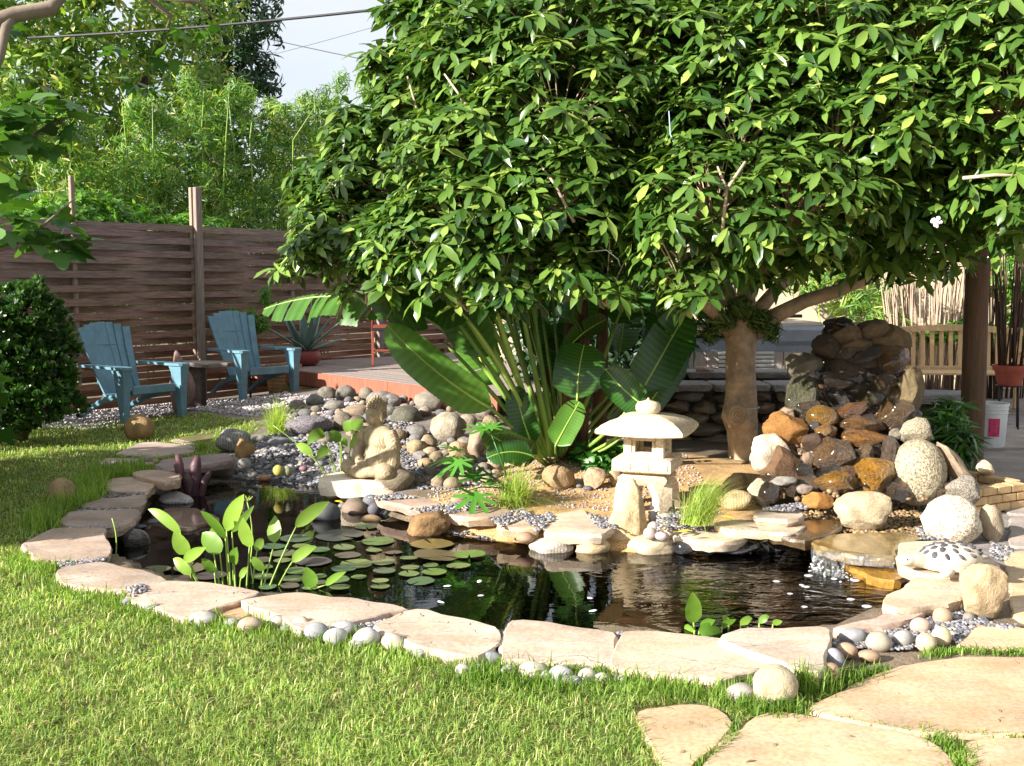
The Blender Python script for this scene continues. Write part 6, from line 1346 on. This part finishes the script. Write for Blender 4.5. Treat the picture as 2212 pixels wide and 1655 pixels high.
fl_ = [([(fx, fy+.05, 2.1), tuple(PD(-60, 70, 6.3)), tuple(PD(30, 32, 6.4)), tuple(PD(110, 18, 6.5)), tuple(PD(135, -10, 6.5))], [.08, .06, .045, .045, .03]), ([tuple(PD(-30, 200, 6.2)), tuple(PD(0, 120, 6.3)), tuple(PD(12, 60, 6.35)), tuple(PD(30, 32, 6.4))], [.02, .028, .03, .03]), ([tuple(PD(135, -20, 6.5)), tuple(PD(310, -10, 6.6)), tuple(PD(370, 35, 6.7)), tuple(PD(360, 60, 6.7))], [.03, .02, .015, .006]),
 ([(fx, fy, 1.6), tuple(PD(-60, 330, 6.2)), tuple(PD(60, 300, 6.3)), tuple(PD(170, 240, 6.4))], [.05, .03, .018, .006]), ([(fx, fy, 1.3), tuple(PD(-80, 560, 6.0)), tuple(PD(30, 530, 6.1)), tuple(PD(90, 490, 6.2)), tuple(PD(160, 430, 6.3))], [.04, .022, .012, .009, .004]), ([tuple(PD(310, -10, 6.6)), tuple(PD(430, 5, 6.7)), tuple(PD(460, 40, 6.8))], [.016, .012, .006])]
for pt, r_ in fl_: mb = MB(); mb.tube(pt, r_, 9); figpart('limb', mb.mesh('limb', True), M['figbark'])
spots = [(30,225,6.2),(75,215,6.25),(110,235,6.3),(140,265,6.35),(60,285,6.2),(10,310,6.1),(95,305,6.3),(165,255,6.45),(20,270,6.3),(50,250,6.5),(115,205,6.4),(-10,250,6.1),(0,370,6.2),(20,440,6.1),(60,470,6.15),(105,465,6.2),(160,515,6.3),(125,535,6.2),(145,490,6.3),(30,520,6.1),(5,480,6.0),(290,175,6.8),(325,195,6.8),(360,120,6.8),(440,60,6.9),(250,110,6.9),(390,60,6.8),(20,60,6.5),(210,40,6.8)]
p_ = np.array([PD(*s_) for s_ in spots]); 
for i, q in enumerate(p_):
    v, f, a = fig_v[i % 6]; me = npmesh('leaf_cluster', v, f, a) if i < 6 else None
    if me: me.materials.append(M['figleaf']); fig_v[i] = (v, f, a); globals()['_fm%d' % i] = me
    o = ob('leaf_cluster', me or globals()['_fm%d' % (i % 6)], None, fig); o.matrix_parent_inverse = finv; sc_ = (.9 if i < 21 else .5)*random.uniform(.8, 1.1)
    o.matrix_basis = Matrix.Translation(Vector(q))@Matrix.Rotation(random.uniform(0, 6.28), 4, 'Z')@Matrix.Rotation(random.uniform(-.4, .4), 4, 'X')@Matrix.Scale(sc_, 4)
n = 420; q = np.stack([rng.normal(-4.6, .4, n), rng.uniform(4.9, 8.3, n), rng.uniform(.15, 1.25, n)], 1); px, py, dd = project(q); k = (px < -15) & (q[:, 1] > 4.5); q = q[k]
ax = rng.normal(0, .4, q.shape); ax[:, 2] += 1; v, f, a = place(fig_v, q, ax, rng.uniform(.8, 1.3, len(q))); figpart('crown', npmesh('crown', v, f, a), M['figleaf'], kind='stuff')  # unseen low hedge-like leaf mass left of the view, added to shade the lawn
# ================================================================== giant white bird of paradise
SB = P(1190, 1002, .10); sx0, sy0 = SB.x, SB.y+.12; bird = thing('bird_of_paradise', 'giant bird of paradise plant with long paddle leaves under the big tree', 'plant', (sx0, sy0, gz1(sx0, sy0))); binv = Matrix.Translation((-sx0, -sy0, -gz1(sx0, sy0)))
def bpart(name, me, mat, parent=None, **kw): o = ob(name, me, mat, parent or bird, **kw); o.matrix_parent_inverse = binv if parent is None else Matrix.Identity(4); return o
def bez(a, b, c, n): return [a*(1-t)**2+b*2*t*(1-t)+c*t*t for t in np.linspace(0, 1, n)]
def paddle(base, mid, start, ctrl, tip, width, side, var=.4, torn=0, fold=.10, r0=.022, seed=0, sag=0.0):
    """petiole base-mid-start, then a blade start-ctrl-tip; points are (px, py, depth)"""
    rs = random.Random(seed); B = [Vector(PD(*q)) for q in (base, mid, start, ctrl, tip)]
    pet = bez(B[0], B[1], B[2], 12); mb = MB(); mb.tube(pet, list(np.linspace(r0, r0*.55, 12)), 8, a=rs.uniform(.3, .9)); st_ = bpart('leaf_stalk', mb.mesh('leaf_stalk', True), M['stalk'])
    n = 64; mid_ = bez(B[2], B[3], B[4], n+1); sd = Vector(side).normalized(); mb = MB(); v = []; f = []; va = []; cols = 5
    tear = sorted(rs.sample(range(10, n-4), torn)) if torn else []
    for s_ in (-1, 1):
        seg = 0; ang = rs.uniform(-.1, .25); row0 = None
        for i in range(n+1):
            q = i/n; t = (mid_[min(i+1, n)]-mid_[max(i-1, 0)]).normalized(); d = sd-t*sd.dot(t); d = d.normalized(); nn = d.cross(t)
            w_ = width*.5*(min(1, q/.16)**.6)*(1 if q < .6 else math.sqrt(max(0, 1-((q-.6)/.4)**2))*1.0)
            if i in tear: ang = rs.uniform(-.55, .35); row0 = None
            base_i = len(v)
            for c in range(cols):
                u = c/(cols-1); bend = fold*u+ang*u*u*.6; rip = (.016 if i % 2 else -.016)*width*min(1, u*3)*.55
                p = mid_[i]+d*s_*w_*u*math.cos(bend)+nn*(w_*u*math.sin(bend)+rip)+Vector((0, 0, -sag*w_*u*u)); p = p+t*(.14*w_*u)
                v.append(tuple(p)); va.append(min(1, max(0, var+(.16 if (i//2) % 2 else -.04)-(.25 if u > .97 and rs.random() < .3 else 0))))
            if row0 is not None:
                for c in range(cols-1):
                    a_ = row0+c; b_ = base_i+c; f.append((a_, a_+1, b_+1, b_) if s_ > 0 else (a_, b_, b_+1, a_+1))
            row0 = base_i
    mb.add(v, f, va); bl = bpart('leaf_blade', mb.mesh('leaf_blade', True), M['strel'])
    mb = MB(); mb.tube([tuple(p) for p in mid_], list(np.linspace(r0*.55, .003, n+1)), 6, a=.9); bpart('midrib', mb.mesh('midrib', True), M['stalk'], bl)
b8 = lambda x, y=985, d=8.15: (x, y, d)
paddle(b8(1165), (1060, 760, 8.0), (890, 668, 8.3), (720, 612, 8.5), (570, 668, 8.7), .38, (.1, .75, .45), .55, 9, .15, .024, 1, .5)
paddle(b8(1175), (1080, 700, 7.7), (1045, 590, 7.7), (900, 560, 7.6), (835, 690, 7.5), .5, (.8, .3, .5), .25, 3, .10, .026, 2, .3)
paddle(b8(1168, 990), (1120, 930, 7.8), (1060, 882, 7.7), (940, 815, 7.5), (836, 702, 7.5), .29, (.55, -.1, .83), .75, 0, .12, .022, 3)
paddle(b8(1180), (1120, 860, 8.3), (1070, 830, 8.4), (1010, 760, 8.5), (1035, 670, 8.5), .34, (1, .2, .1), .8, 2, .1, .020, 4)
paddle(b8(1190), (1150, 900, 8.0), (1060, 770, 7.9), (985, 660, 7.9), (920, 560, 8.0), .40, (.7, -.5, .5), .5, 3, .1, .022, 5)
paddle(b8(1195), (1130, 880, 8.2), (1075, 700, 8.2), (1030, 600, 8.2), (1000, 480, 8.3), .42, (.9, -.3, .1), .45, 2, .1, .024, 6)
paddle(b8(1200), (1140, 850, 8.4), (1110, 690, 8.5), (1080, 560, 8.6), (1060, 420, 8.8), .42, (.9, .4, 0), .4, 2, .1, .024, 7)
paddle(b8(1192, 1000), (1180, 990, 7.8), (1150, 962, 7.8), (1128, 910, 7.8), (1112, 835, 7.85), .21, (.95, -.25, 0), .1, 0, .16, .014, 8)
paddle(b8(1215), (1235, 950, 7.7), (1247, 862, 7.6), (1247, 800, 7.6), (1262, 745, 7.7), .36, (1, -.1, 0), .2, 0, .06, .016, 9)
paddle(b8(1220), (1215, 850, 8.2), (1200, 790, 8.2), (1240, 720, 8.2), (1310, 690, 8.2), .36, (.4, -.6, .7), .15, 2, .1, .018, 10)
paddle(b8(1240), (1320, 940, 7.8), (1385, 845, 7.7), (1430, 770, 7.7), (1485, 668, 7.9), .34, (.75, -.1, -.65), .15, 2, .12, .018, 11)
paddle(b8(1250), (1340, 960, 7.6), (1392, 876, 7.5), (1350, 850, 7.5), (1308, 798, 7.6), .24, (.7, .0, .7), .15, 0, .1, .014, 12)
paddle(b8(1255), (1330, 980, 7.9), (1385, 890, 7.9), (1440, 830, 7.9), (1478, 742, 8.0), .22, (.6, .2, -.6), .25, 0, .1, .014, 13)
paddle(b8(1205, 1000), (1200, 985, 7.7), (1200, 962, 7.6), (1222, 920, 7.55), (1252, 868, 7.5), .20, (.8, -.3, .4), .75, 2, .12, .012, 14)
paddle(b8(1185, 1005), (1175, 995, 7.8), (1160, 985, 7.7), (1110, 975, 7.6), (1046, 930, 7.6), .24, (.2, -.2, .9), .15, 1, .1, .014, 15)
paddle(b8(1185, 1010), (1170, 1000, 7.6), (1150, 985, 7.55), (1100, 965, 7.5), (1052, 990, 7.5), .18, (.1, .5, .7), .15, 1, .12, .012, 16)
paddle(b8(1210), (1290, 830, 8.3), (1330, 700, 8.4), (1370, 600, 8.5), (1440, 520, 8.6), .42, (.7, -.4, -.4), .2, 2, .1, .022, 17)
paddle(b8(1210), (1220, 800, 8.5), (1240, 650, 8.6), (1250, 540, 8.7), (1270, 430, 8.8), .42, (1, .1, 0), .2, 2, .1, .024, 18)
paddle(b8(1180), (1050, 720, 8.3), (985, 640, 8.4), (900, 560, 8.5), (760, 560, 8.8), .42, (.1, .6, .7), .35, 4, .12, .022, 19, .4)
paddle(b8(1175), (1100, 800, 7.6), (1010, 690, 7.5), (930, 600, 7.4), (850, 600, 7.4), .40, (.2, .5, .7), .2, 2, .1, .022, 20, .3)
rq = random.Random(31)
for k in range(13):
    x = rq.uniform(1130, 1500); y = rq.uniform(640, 880); d = rq.uniform(8.4, 9.2); dx = (x-1230)*.25
    paddle((1215+rq.uniform(-25, 30), 985, 8.3), ((x+1215)/2-dx*.2, (y+1000)/2, 8.4), (x, y, d), (x+dx*.5, y-70, d), (x+dx+rq.uniform(-30, 40), y-rq.uniform(110, 170), d+.1), rq.uniform(.26, .40), (rq.uniform(.5, 1), rq.uniform(-.7, .7), rq.uniform(-.3, .3)), rq.uniform(.0, .25), rq.choice((0, 1, 3)), .12, .018, 40+k)
for k, (x0, xm, ym, x1, y1, d, r_) in enumerate(((1172,1110,860,985,690,7.75,.018),(1178,1120,850,1015,660,7.9,.018),(1182,1140,850,1045,670,8.05,.017),(1168,1100,880,960,740,7.8,.015),(1186,1150,850,1085,650,8.2,.018),(1190,1165,840,1120,640,8.0,.018),(1196,1180,850,1150,650,8.1,.017),(1175,1090,850,1000,700,8.1,.016))):
    mb = MB(); mb.tube([tuple(q) for q in bez(Vector(PD(x0, 985, 8.12)), Vector(PD(xm, ym, d)), Vector(PD(x1, y1, d)), 12)], list(np.linspace(r_*1.5, r_*.8, 12)), 8, a=.35+.5*(k % 3)/2); bpart('leaf_stalk', mb.mesh('leaf_stalk', True), M['stalk'])
for k, (x_, h_, r_, lean) in enumerate(((1212, 905, .045, -3), (1195, 890, .035, -14), (1188, 800, .055, -6), (1225, 700, .07, 4), (1250, 650, .075, 10), (1290, 640, .07, 14), (1232, 880, .03, 10))):
    mb = MB(); d = 8.2+.12*(k % 3); mb.tube(vpts([(x_, 1010, d), (x_+lean*.5, (1010+h_)/2+20, d), (x_+lean, h_, d+.1)]), [r_, r_*.85, r_*.55], 9); bpart('dry_sheath' if k < 3 or k == 6 else 'stem', mb.mesh('stem', True), M['sheath'])
# ================================================================== arching grasses
def tussock(name, label, px, py, n, L, spread, wid, bias=(0, 0), mat='feather', zb=None):
    b = G(px, py) if zb is None else P(px, py, zb); an = rng.uniform(0, 6.283, n); tilt = np.abs(rng.normal(0, spread, n)); l = L*rng.uniform(.55, 1.1, n)
    bx = b.x+rng.normal(0, .035, n); by = b.y+rng.normal(0, .03, n); seg = 6; dx = np.cos(an)*np.sin(tilt)+bias[0]; dy = np.sin(an)*np.sin(tilt)+bias[1]; dz = np.cos(tilt)
    pts_ = []; 
    for k in range(seg+1):
        q = k/seg; g = .85*q*q*(.4+tilt)
        pts_.append(np.stack([bx+dx*l*q*(1+.5*q), by+dy*l*q*(1+.5*q), b.z-.01+l*(dz*q-g*q*.55)], 1))
    s_ = np.stack([-np.sin(an+rng.normal(0, .6, n)), np.cos(an), np.zeros(n)], 1)*wid*.5; v = []
    for k in range(seg+1): w_ = 1-.9*k/seg; v += [pts_[k]-s_*w_, pts_[k]+s_*w_]
    v = np.stack(v, 1).reshape(-1, 3); f = []; bidx = np.arange(n)[:, None]*(2*(seg+1))
    f = np.concatenate([bidx+np.array([[2*k, 2*k+1, 2*k+3, 2*k+2]]) for k in range(seg)], 1).reshape(-1, 4); var = np.repeat(rng.random(n), 2*(seg+1))
    return ob(name, npmesh(name, v, f, var), M[mat], label=label, cat='grass')
tussock('fountain_grass', 'bright wispy fountain grass clump in the sandy bed', 1105, 1092, 620, .36, .55, .0055, (.12, 0))
tussock('fountain_grass', 'fine bent grass clump right of the stone lantern', 1505, 1128, 800, .36, .42, .0045, (.22, -.05), zb=.07)
tussock('fountain_grass', 'wispy grass clump with pale plumes below the teal chair near the deck', 600, 936, 520, .44, .6, .006)
tussock('grass_tuft', 'short grass tuft beside the striped grey boulder', 435, 972, 160, .14, .7, .007, mat='tallgrass')
# ================================================================== lobed leaf plant on the bank
lbp = P(1105, 1062, .09); lob = thing('papaya_plant', 'dark lobed leaf plant with thin stems beside the white tag', 'plant', (lbp.x, lbp.y, gz1(lbp.x, lbp.y))); linv = Matrix.Translation(-Vector(lob.location))
def lpart(name, me, mat): o = ob(name, me, mat, lob); o.matrix_parent_inverse = linv; return o
for k, (pt, r_) in enumerate((([(1105,1065,7.1),(1085,1000,7.1),(1062,940,7.1)], .009), ([(1105,1062,7.1),(1050,1020,7.0),(1000,985,6.95)], .009), ([(1100,1055,7.1),(1040,1052,6.95),(1010,1060,6.9)], .006))):
    mb = MB(); mb.tube(vpts(pt), [r_, r_*.8, r_*.6], 7, a=.1); lpart('stem', mb.mesh('stem', True), M['fern'])
for k, (px, py, d, L, az, el) in enumerate(((1060,935,7.1,.16,2.6,20),(1060,938,7.1,.15,.5,5),(1062,932,7.08,.12,1.6,30),(1000,985,6.95,.2,3.0,-10),(998,980,6.95,.17,2.3,20),(1000,985,6.9,.15,4.2,-30),(1030,1045,6.85,.22,1.9,25),(1025,1050,6.8,.20,3.1,-5),(1030,1055,6.8,.20,4.6,-25),(1040,1050,6.85,.15,.8,10),(985,1000,6.95,.16,3.6,-25))):
    v, f = lobed(L*1.3, 7, .72, k); v = v@rotm(az, math.radians(el), random.uniform(-.5, .5)).T+np.array(PD(px, py, d)); lpart('leaf', npmesh('leaf', v, f, np.full(len(v), random.random())), M['fern'])
# ================================================================== water plants
def waterplant(name, label, base_px, leaves, mat='aqua', fold=.12, stalk_r=.006, zb=ZW):
    b = P(*base_px[0], zb); t = thing(name, label, 'water plant', (b.x, b.y, zb-.12)); inv = Matrix.Translation((-b.x, -b.y, -zb+.12)); r = random.Random(int(base_px[0][0]))
    for (x0, y0, x1, y1, wpx, bx, dd, curl) in leaves:
        d0 = b.y+dd; s = Vector(PD(x0, y0, d0)); e = Vector(PD(x1, y1, d0+r.uniform(-.08, .08))); bb = P(bx, base_px[0][1]+r.uniform(-6, 6), zb); bb.z -= .1; bb = Vector(bb)
        mb = MB(); mb.tube([tuple(q) for q in bez(bb, (bb+s)*.5+Vector((0, 0, .03)), s, 8)], list(np.linspace(stalk_r, stalk_r*.6, 8)), 6, a=.8); o = ob('stalk', mb.mesh('stalk', True), M['stalk'], t); o.matrix_parent_inverse = inv
        n = 10; ctr = (s+e)*.5+Vector((0, -curl*.5, curl)); pt = bez(s, ctr, e, n); wm_ = wpx*d0/FPX; mb = MB()
        prof = [.25, .75, .95, 1.0, 1.0, .94, .82, .62, .36, .04]; sd = (e-s).cross(Vector((r.uniform(-.4, .4), -1, r.uniform(-.1, .5))))
        mb.ribbon(pt, [wm_*q for q in prof], sd, fold, r.uniform(.1, 1), .03); o = ob('leaf', mb.mesh('leaf', True), M[mat], t); o.matrix_parent_inverse = inv
waterplant('pickerel_plant', 'tall leafy water plant with upright oval leaves at the front rim', [(500, 1268)], [
 (389,1151,320,1100,24,440,.05,.05),(403,1197,376,1147,36,445,0,.0),(489,1145,527,1068,34,500,.05,.02),(487,1163,433,1104,22,495,0,.05),(475,1195,437,1151,40,485,-.03,.02),(539,1181,525,1118,38,530,0,.0),(501,1149,549,1092,18,510,.08,.0),
 (594,1171,594,1114,34,560,.03,0),(640,1137,712,1084,30,565,.05,.03),(632,1213,684,1181,24,585,-.02,.03),(399,1213,445,1183,24,450,-.05,.02),(411,1241,374,1207,26,425,-.05,.03),(463,1237,435,1207,22,470,-.03,.02),(503,1217,512,1182,26,505,.02,.0),
 (569,1233,541,1204,22,560,0,.02),(676,1268,662,1225,34,600,-.03,0),(704,1264,748,1235,16,620,-.03,.02),(455,1165,470,1130,18,480,.1,0),(555,1190,568,1163,20,540,.1,.02),(520,1250,535,1225,14,515,-.06,.02)])
waterplant('arrowhead_plant', 'bright leafy plant growing beside the seated statue', [(737, 1026)], [(702,940,664,962,26,733,-.1,.08),(735,952,708,935,24,736,-.05,.02),(763,927,742,912,30,745,-.05,.0),(763,927,784,905,26,745,-.05,.0),(757,968,798,926,20,742,-.1,.03),(674,982,639,962,22,715,-.1,.04),(709,968,685,992,22,728,-.12,.03),(738,950,750,965,16,737,-.05,.03)], zb=.02)
waterplant('lily_sprout', 'single broad upright leaf with low leaves at the front rim', [(1505, 1368)], [(1498,1345,1496,1279,38,1505,0,0),(1510,1365,1560,1372,34,1510,-.03,.03),(1500,1362,1478,1358,20,1500,-.02,.02),(1515,1355,1545,1340,20,1515,.02,.02),(1560,1352,1590,1338,16,1555,.02,.01),(1600,1350,1625,1336,18,1600,.04,.02),(1640,1346,1662,1332,16,1640,.05,.02),(1670,1348,1690,1342,14,1665,.05,.01),(1575,1350,1560,1330,14,1570,.06,.01)], fold=.08)
# thin stems with seed heads
for (x0, y0, x1, y1, l) in ((590, 919, 706, 1024, 'long bare green stalk leaning out beside the statue plant'), (247, 1222, 241, 1120, 'single thin green reed standing in the left corner of the pond'), (541, 1215, 533, 1085, 'thin reed with a tiny seed head behind the leafy water plant')):
    d = 5.9 if x0 < 560 else 8.0; mb = MB(); a_, b_ = PD(x0, y0, d), PD(x1, y1, d); mb.tube([tuple(a_.lerp(b_, q)+Vector((.02*math.sin(q*3), 0, .01*math.sin(q*3)))) for q in np.linspace(0, 1, 8)], .0035, 5, a=.8)
    if x0 == 541:
        for k in range(10): an = k*.63; mb.tube([tuple(b_), tuple(b_+Vector((.035*math.cos(an), .03*math.sin(an), .03)))], [.0015, .003], 4, a=1)
    ob('reed', mb.mesh('reed', True), M['stalk'], label=l, cat='reed')
# ================================================================== lily pads
def padmesh(seed):
    r = random.Random(seed); n = 28; v = [(0, 0, .0)]; f = []
    for ring, rr_ in ((0, .55), (1, 1.0)):
        for k in range(n): an = .10+(2*math.pi-.20)*k/(n-1); w_ = rr_*(1+.02*r.gauss(0, 1)); v.append((w_*math.cos(an), w_*math.sin(an), .018*ring*math.sin(an*3+seed)+.02*ring))
    for k in range(n-1): f += [(0, k+1, k+2), (k+1, n+k+1, n+k+2, k+2)]
    mb = MB(); mb.add(v, f); return mb.mesh('lily_pad', True)
PM = [padmesh(s) for s in range(5)]
pads = [(638,1163,70,'#5E7458'),(734,1156,107,'#4E5450'),(817,1169,73,'#5E8A3C'),(933,1175,98,'#8A7A44'),(791,1137,50,'#4E7A3C'),(944,1199,104,'#7C6E4C'),(1014,1197,70,'#6A8A40'),(614,1195,64,'#6E7A4C'),(751,1199,58,'#665E50'),(678,1213,78,'#625458'),(770,1218,72,'#7E8A4C'),(742,1228,54,'#5A7A50'),(883,1205,40,'#6E8A48'),(938,1235,56,'#7E9A48'),(336,1230,66,'#6E7250'),(410,1226,70,'#7A6E54'),(455,1243,70,'#5E5250'),(385,1248,60,'#5E4A48'),(590,1180,58,'#54785A'),(690,1187,46,'#5E7A48')]
rp = random.Random(21); used2 = [(p[0], p[1], p[2]/2) for p in pads]
reg = [(560,1195),(620,1178),(760,1182),(880,1195),(1010,1205),(1000,1225),(940,1250),(820,1270),(740,1282),(640,1276),(560,1265)]
for _ in range(1500):
    x, y = rp.uniform(560, 1010), rp.uniform(1178, 1282)
    if not inpoly([x], [y], reg)[0]: continue
    w_ = rp.uniform(34, 64)
    if any(abs(x-a)/(.92*(w_/2+r_)) < 1 and abs(y-b)/(.28*(w_/2+r_)) < 1 for a, b, r_ in used2): continue
    used2.append((x, y, w_/2)); pads.append((x, y, w_, rp.choice(['#6E8A4A', '#7E9050', '#5E7A50', '#86945A', '#6A8444', '#66604E'])))
for i, (x, y, w_, c) in enumerate(pads):
    p = P(x, y, ZW+.004+.0012*(i % 8)); r_ = w_/2*p.y/FPX
    big = {1: 'large dark purple lily pad behind the floating cluster', 3: 'red and green mottled lily pad beside the brown wedge boulder', 2: 'bright green lily pad left of the mottled pad'}
    ob('lily_pad', PM[i % 5], M['pad'], label=big.get(i, '%s %s lily pad floating %s' % (size_word(w_, 45, 66), 'green' if int(c[3:5], 16) > int(c[1:3], 16)+8 else 'olive' if int(c[3:5], 16) >= int(c[1:3], 16) else 'reddish brown', 'under the leafy water plant' if x < 560 else 'in the packed cluster' if y > 1200 else 'behind the packed cluster')), cat='lily pad', group='floating lily pads', loc=p, rot=(rp.gauss(0, .03), rp.gauss(0, .03), rp.uniform(0, 6.28)), scale=(r_, r_, r_*.8), col=jit(tuple(q*.72 for q in lin(c)[:3])+(1,), .12))
# petals, fallen leaves, koi
for k, (x, y) in enumerate(((958,1266),(1033,1258),(960,1302),(1045,1285),(1270,1290),(1272,1320))):
    p = P(x, y, ZW+.005); mb = MB(); mb.ribbon([(0, 0, 0), (.012, 0, .004), (.028, 0, .006), (.04, 0, .003)], [.008, .022, .024, .004], (0, 1, 0), .2); ob('petal', mb.mesh('petal', True), M['petal'], label='white petal floating on the dark open water', cat='petal', group='petals on the water', loc=p, rot=(0, 0, k*1.3))
for (x, y, z, l) in ((740,1087,.05,'yellow fallen leaf on the stones below the statue'),(1585,1121,.13,'yellow fallen leaf beside the bent grass clump'),(1496,1148,.06,'yellow fallen leaf on the thin slab')):
    p = P(x, y, z); mb = MB(); mb.ribbon([(0, 0, .004), (.03, 0, .012), (.06, .005, .010), (.085, .01, .002)], [.006, .03, .028, .003], (0, 1, 0), .2); ob('fallen_leaf', mb.mesh('fallen_leaf', True), M['yellowleaf'], label=l, cat='leaf', loc=p, rot=(0, 0, random.uniform(0, 6)))
def koi(px, py, L, az, l):
    p = P(px, py, ZW-.03); t = thing('koi_fish', l, 'fish', p, az, 'koi in the pond')
    mb = MB(); mb.tube([(L*q, .006*math.sin(q*5), 0) for q in (0, .08, .2, .4, .6, .8, .95)], [L*w_ for w_ in (.02, .06, .09, .10, .075, .04, .015)], 10); ob('body', mb.mesh('body', True), M['fish'], t)
    mb = MB(); mb.ribbon([(L*.93, 0, 0), (L*1.05, 0, 0), (L*1.2, .01, 0)], [.01, L*.14, L*.24], (0, .5, .86), .02); ob('tail_fin', mb.mesh('tail_fin', True), M['fish'], t)
    for s_ in (-1, 1): mb = MB(); mb.ribbon([(L*.25, s_*L*.07, 0), (L*.32, s_*L*.16, -.004), (L*.38, s_*L*.2, -.006)], [.01, L*.08, L*.02], (1, 0, 0), .02); ob('side_fin', mb.mesh('side_fin', True), M['fish'], t)
koi(1330,1342,.13,.1,'orange koi swimming near the cracked slab'); koi(1165,1258,.07,1.2,'small orange koi in the open dark water'); koi(1545,1305,.16,-.15,'long pale orange koi near the single broad leaf'); koi(1355,1312,.05,.4,'tiny orange koi beside the other koi'); koi(1440,1310,.07,.2,'small yellow orange koi in the rippled water')
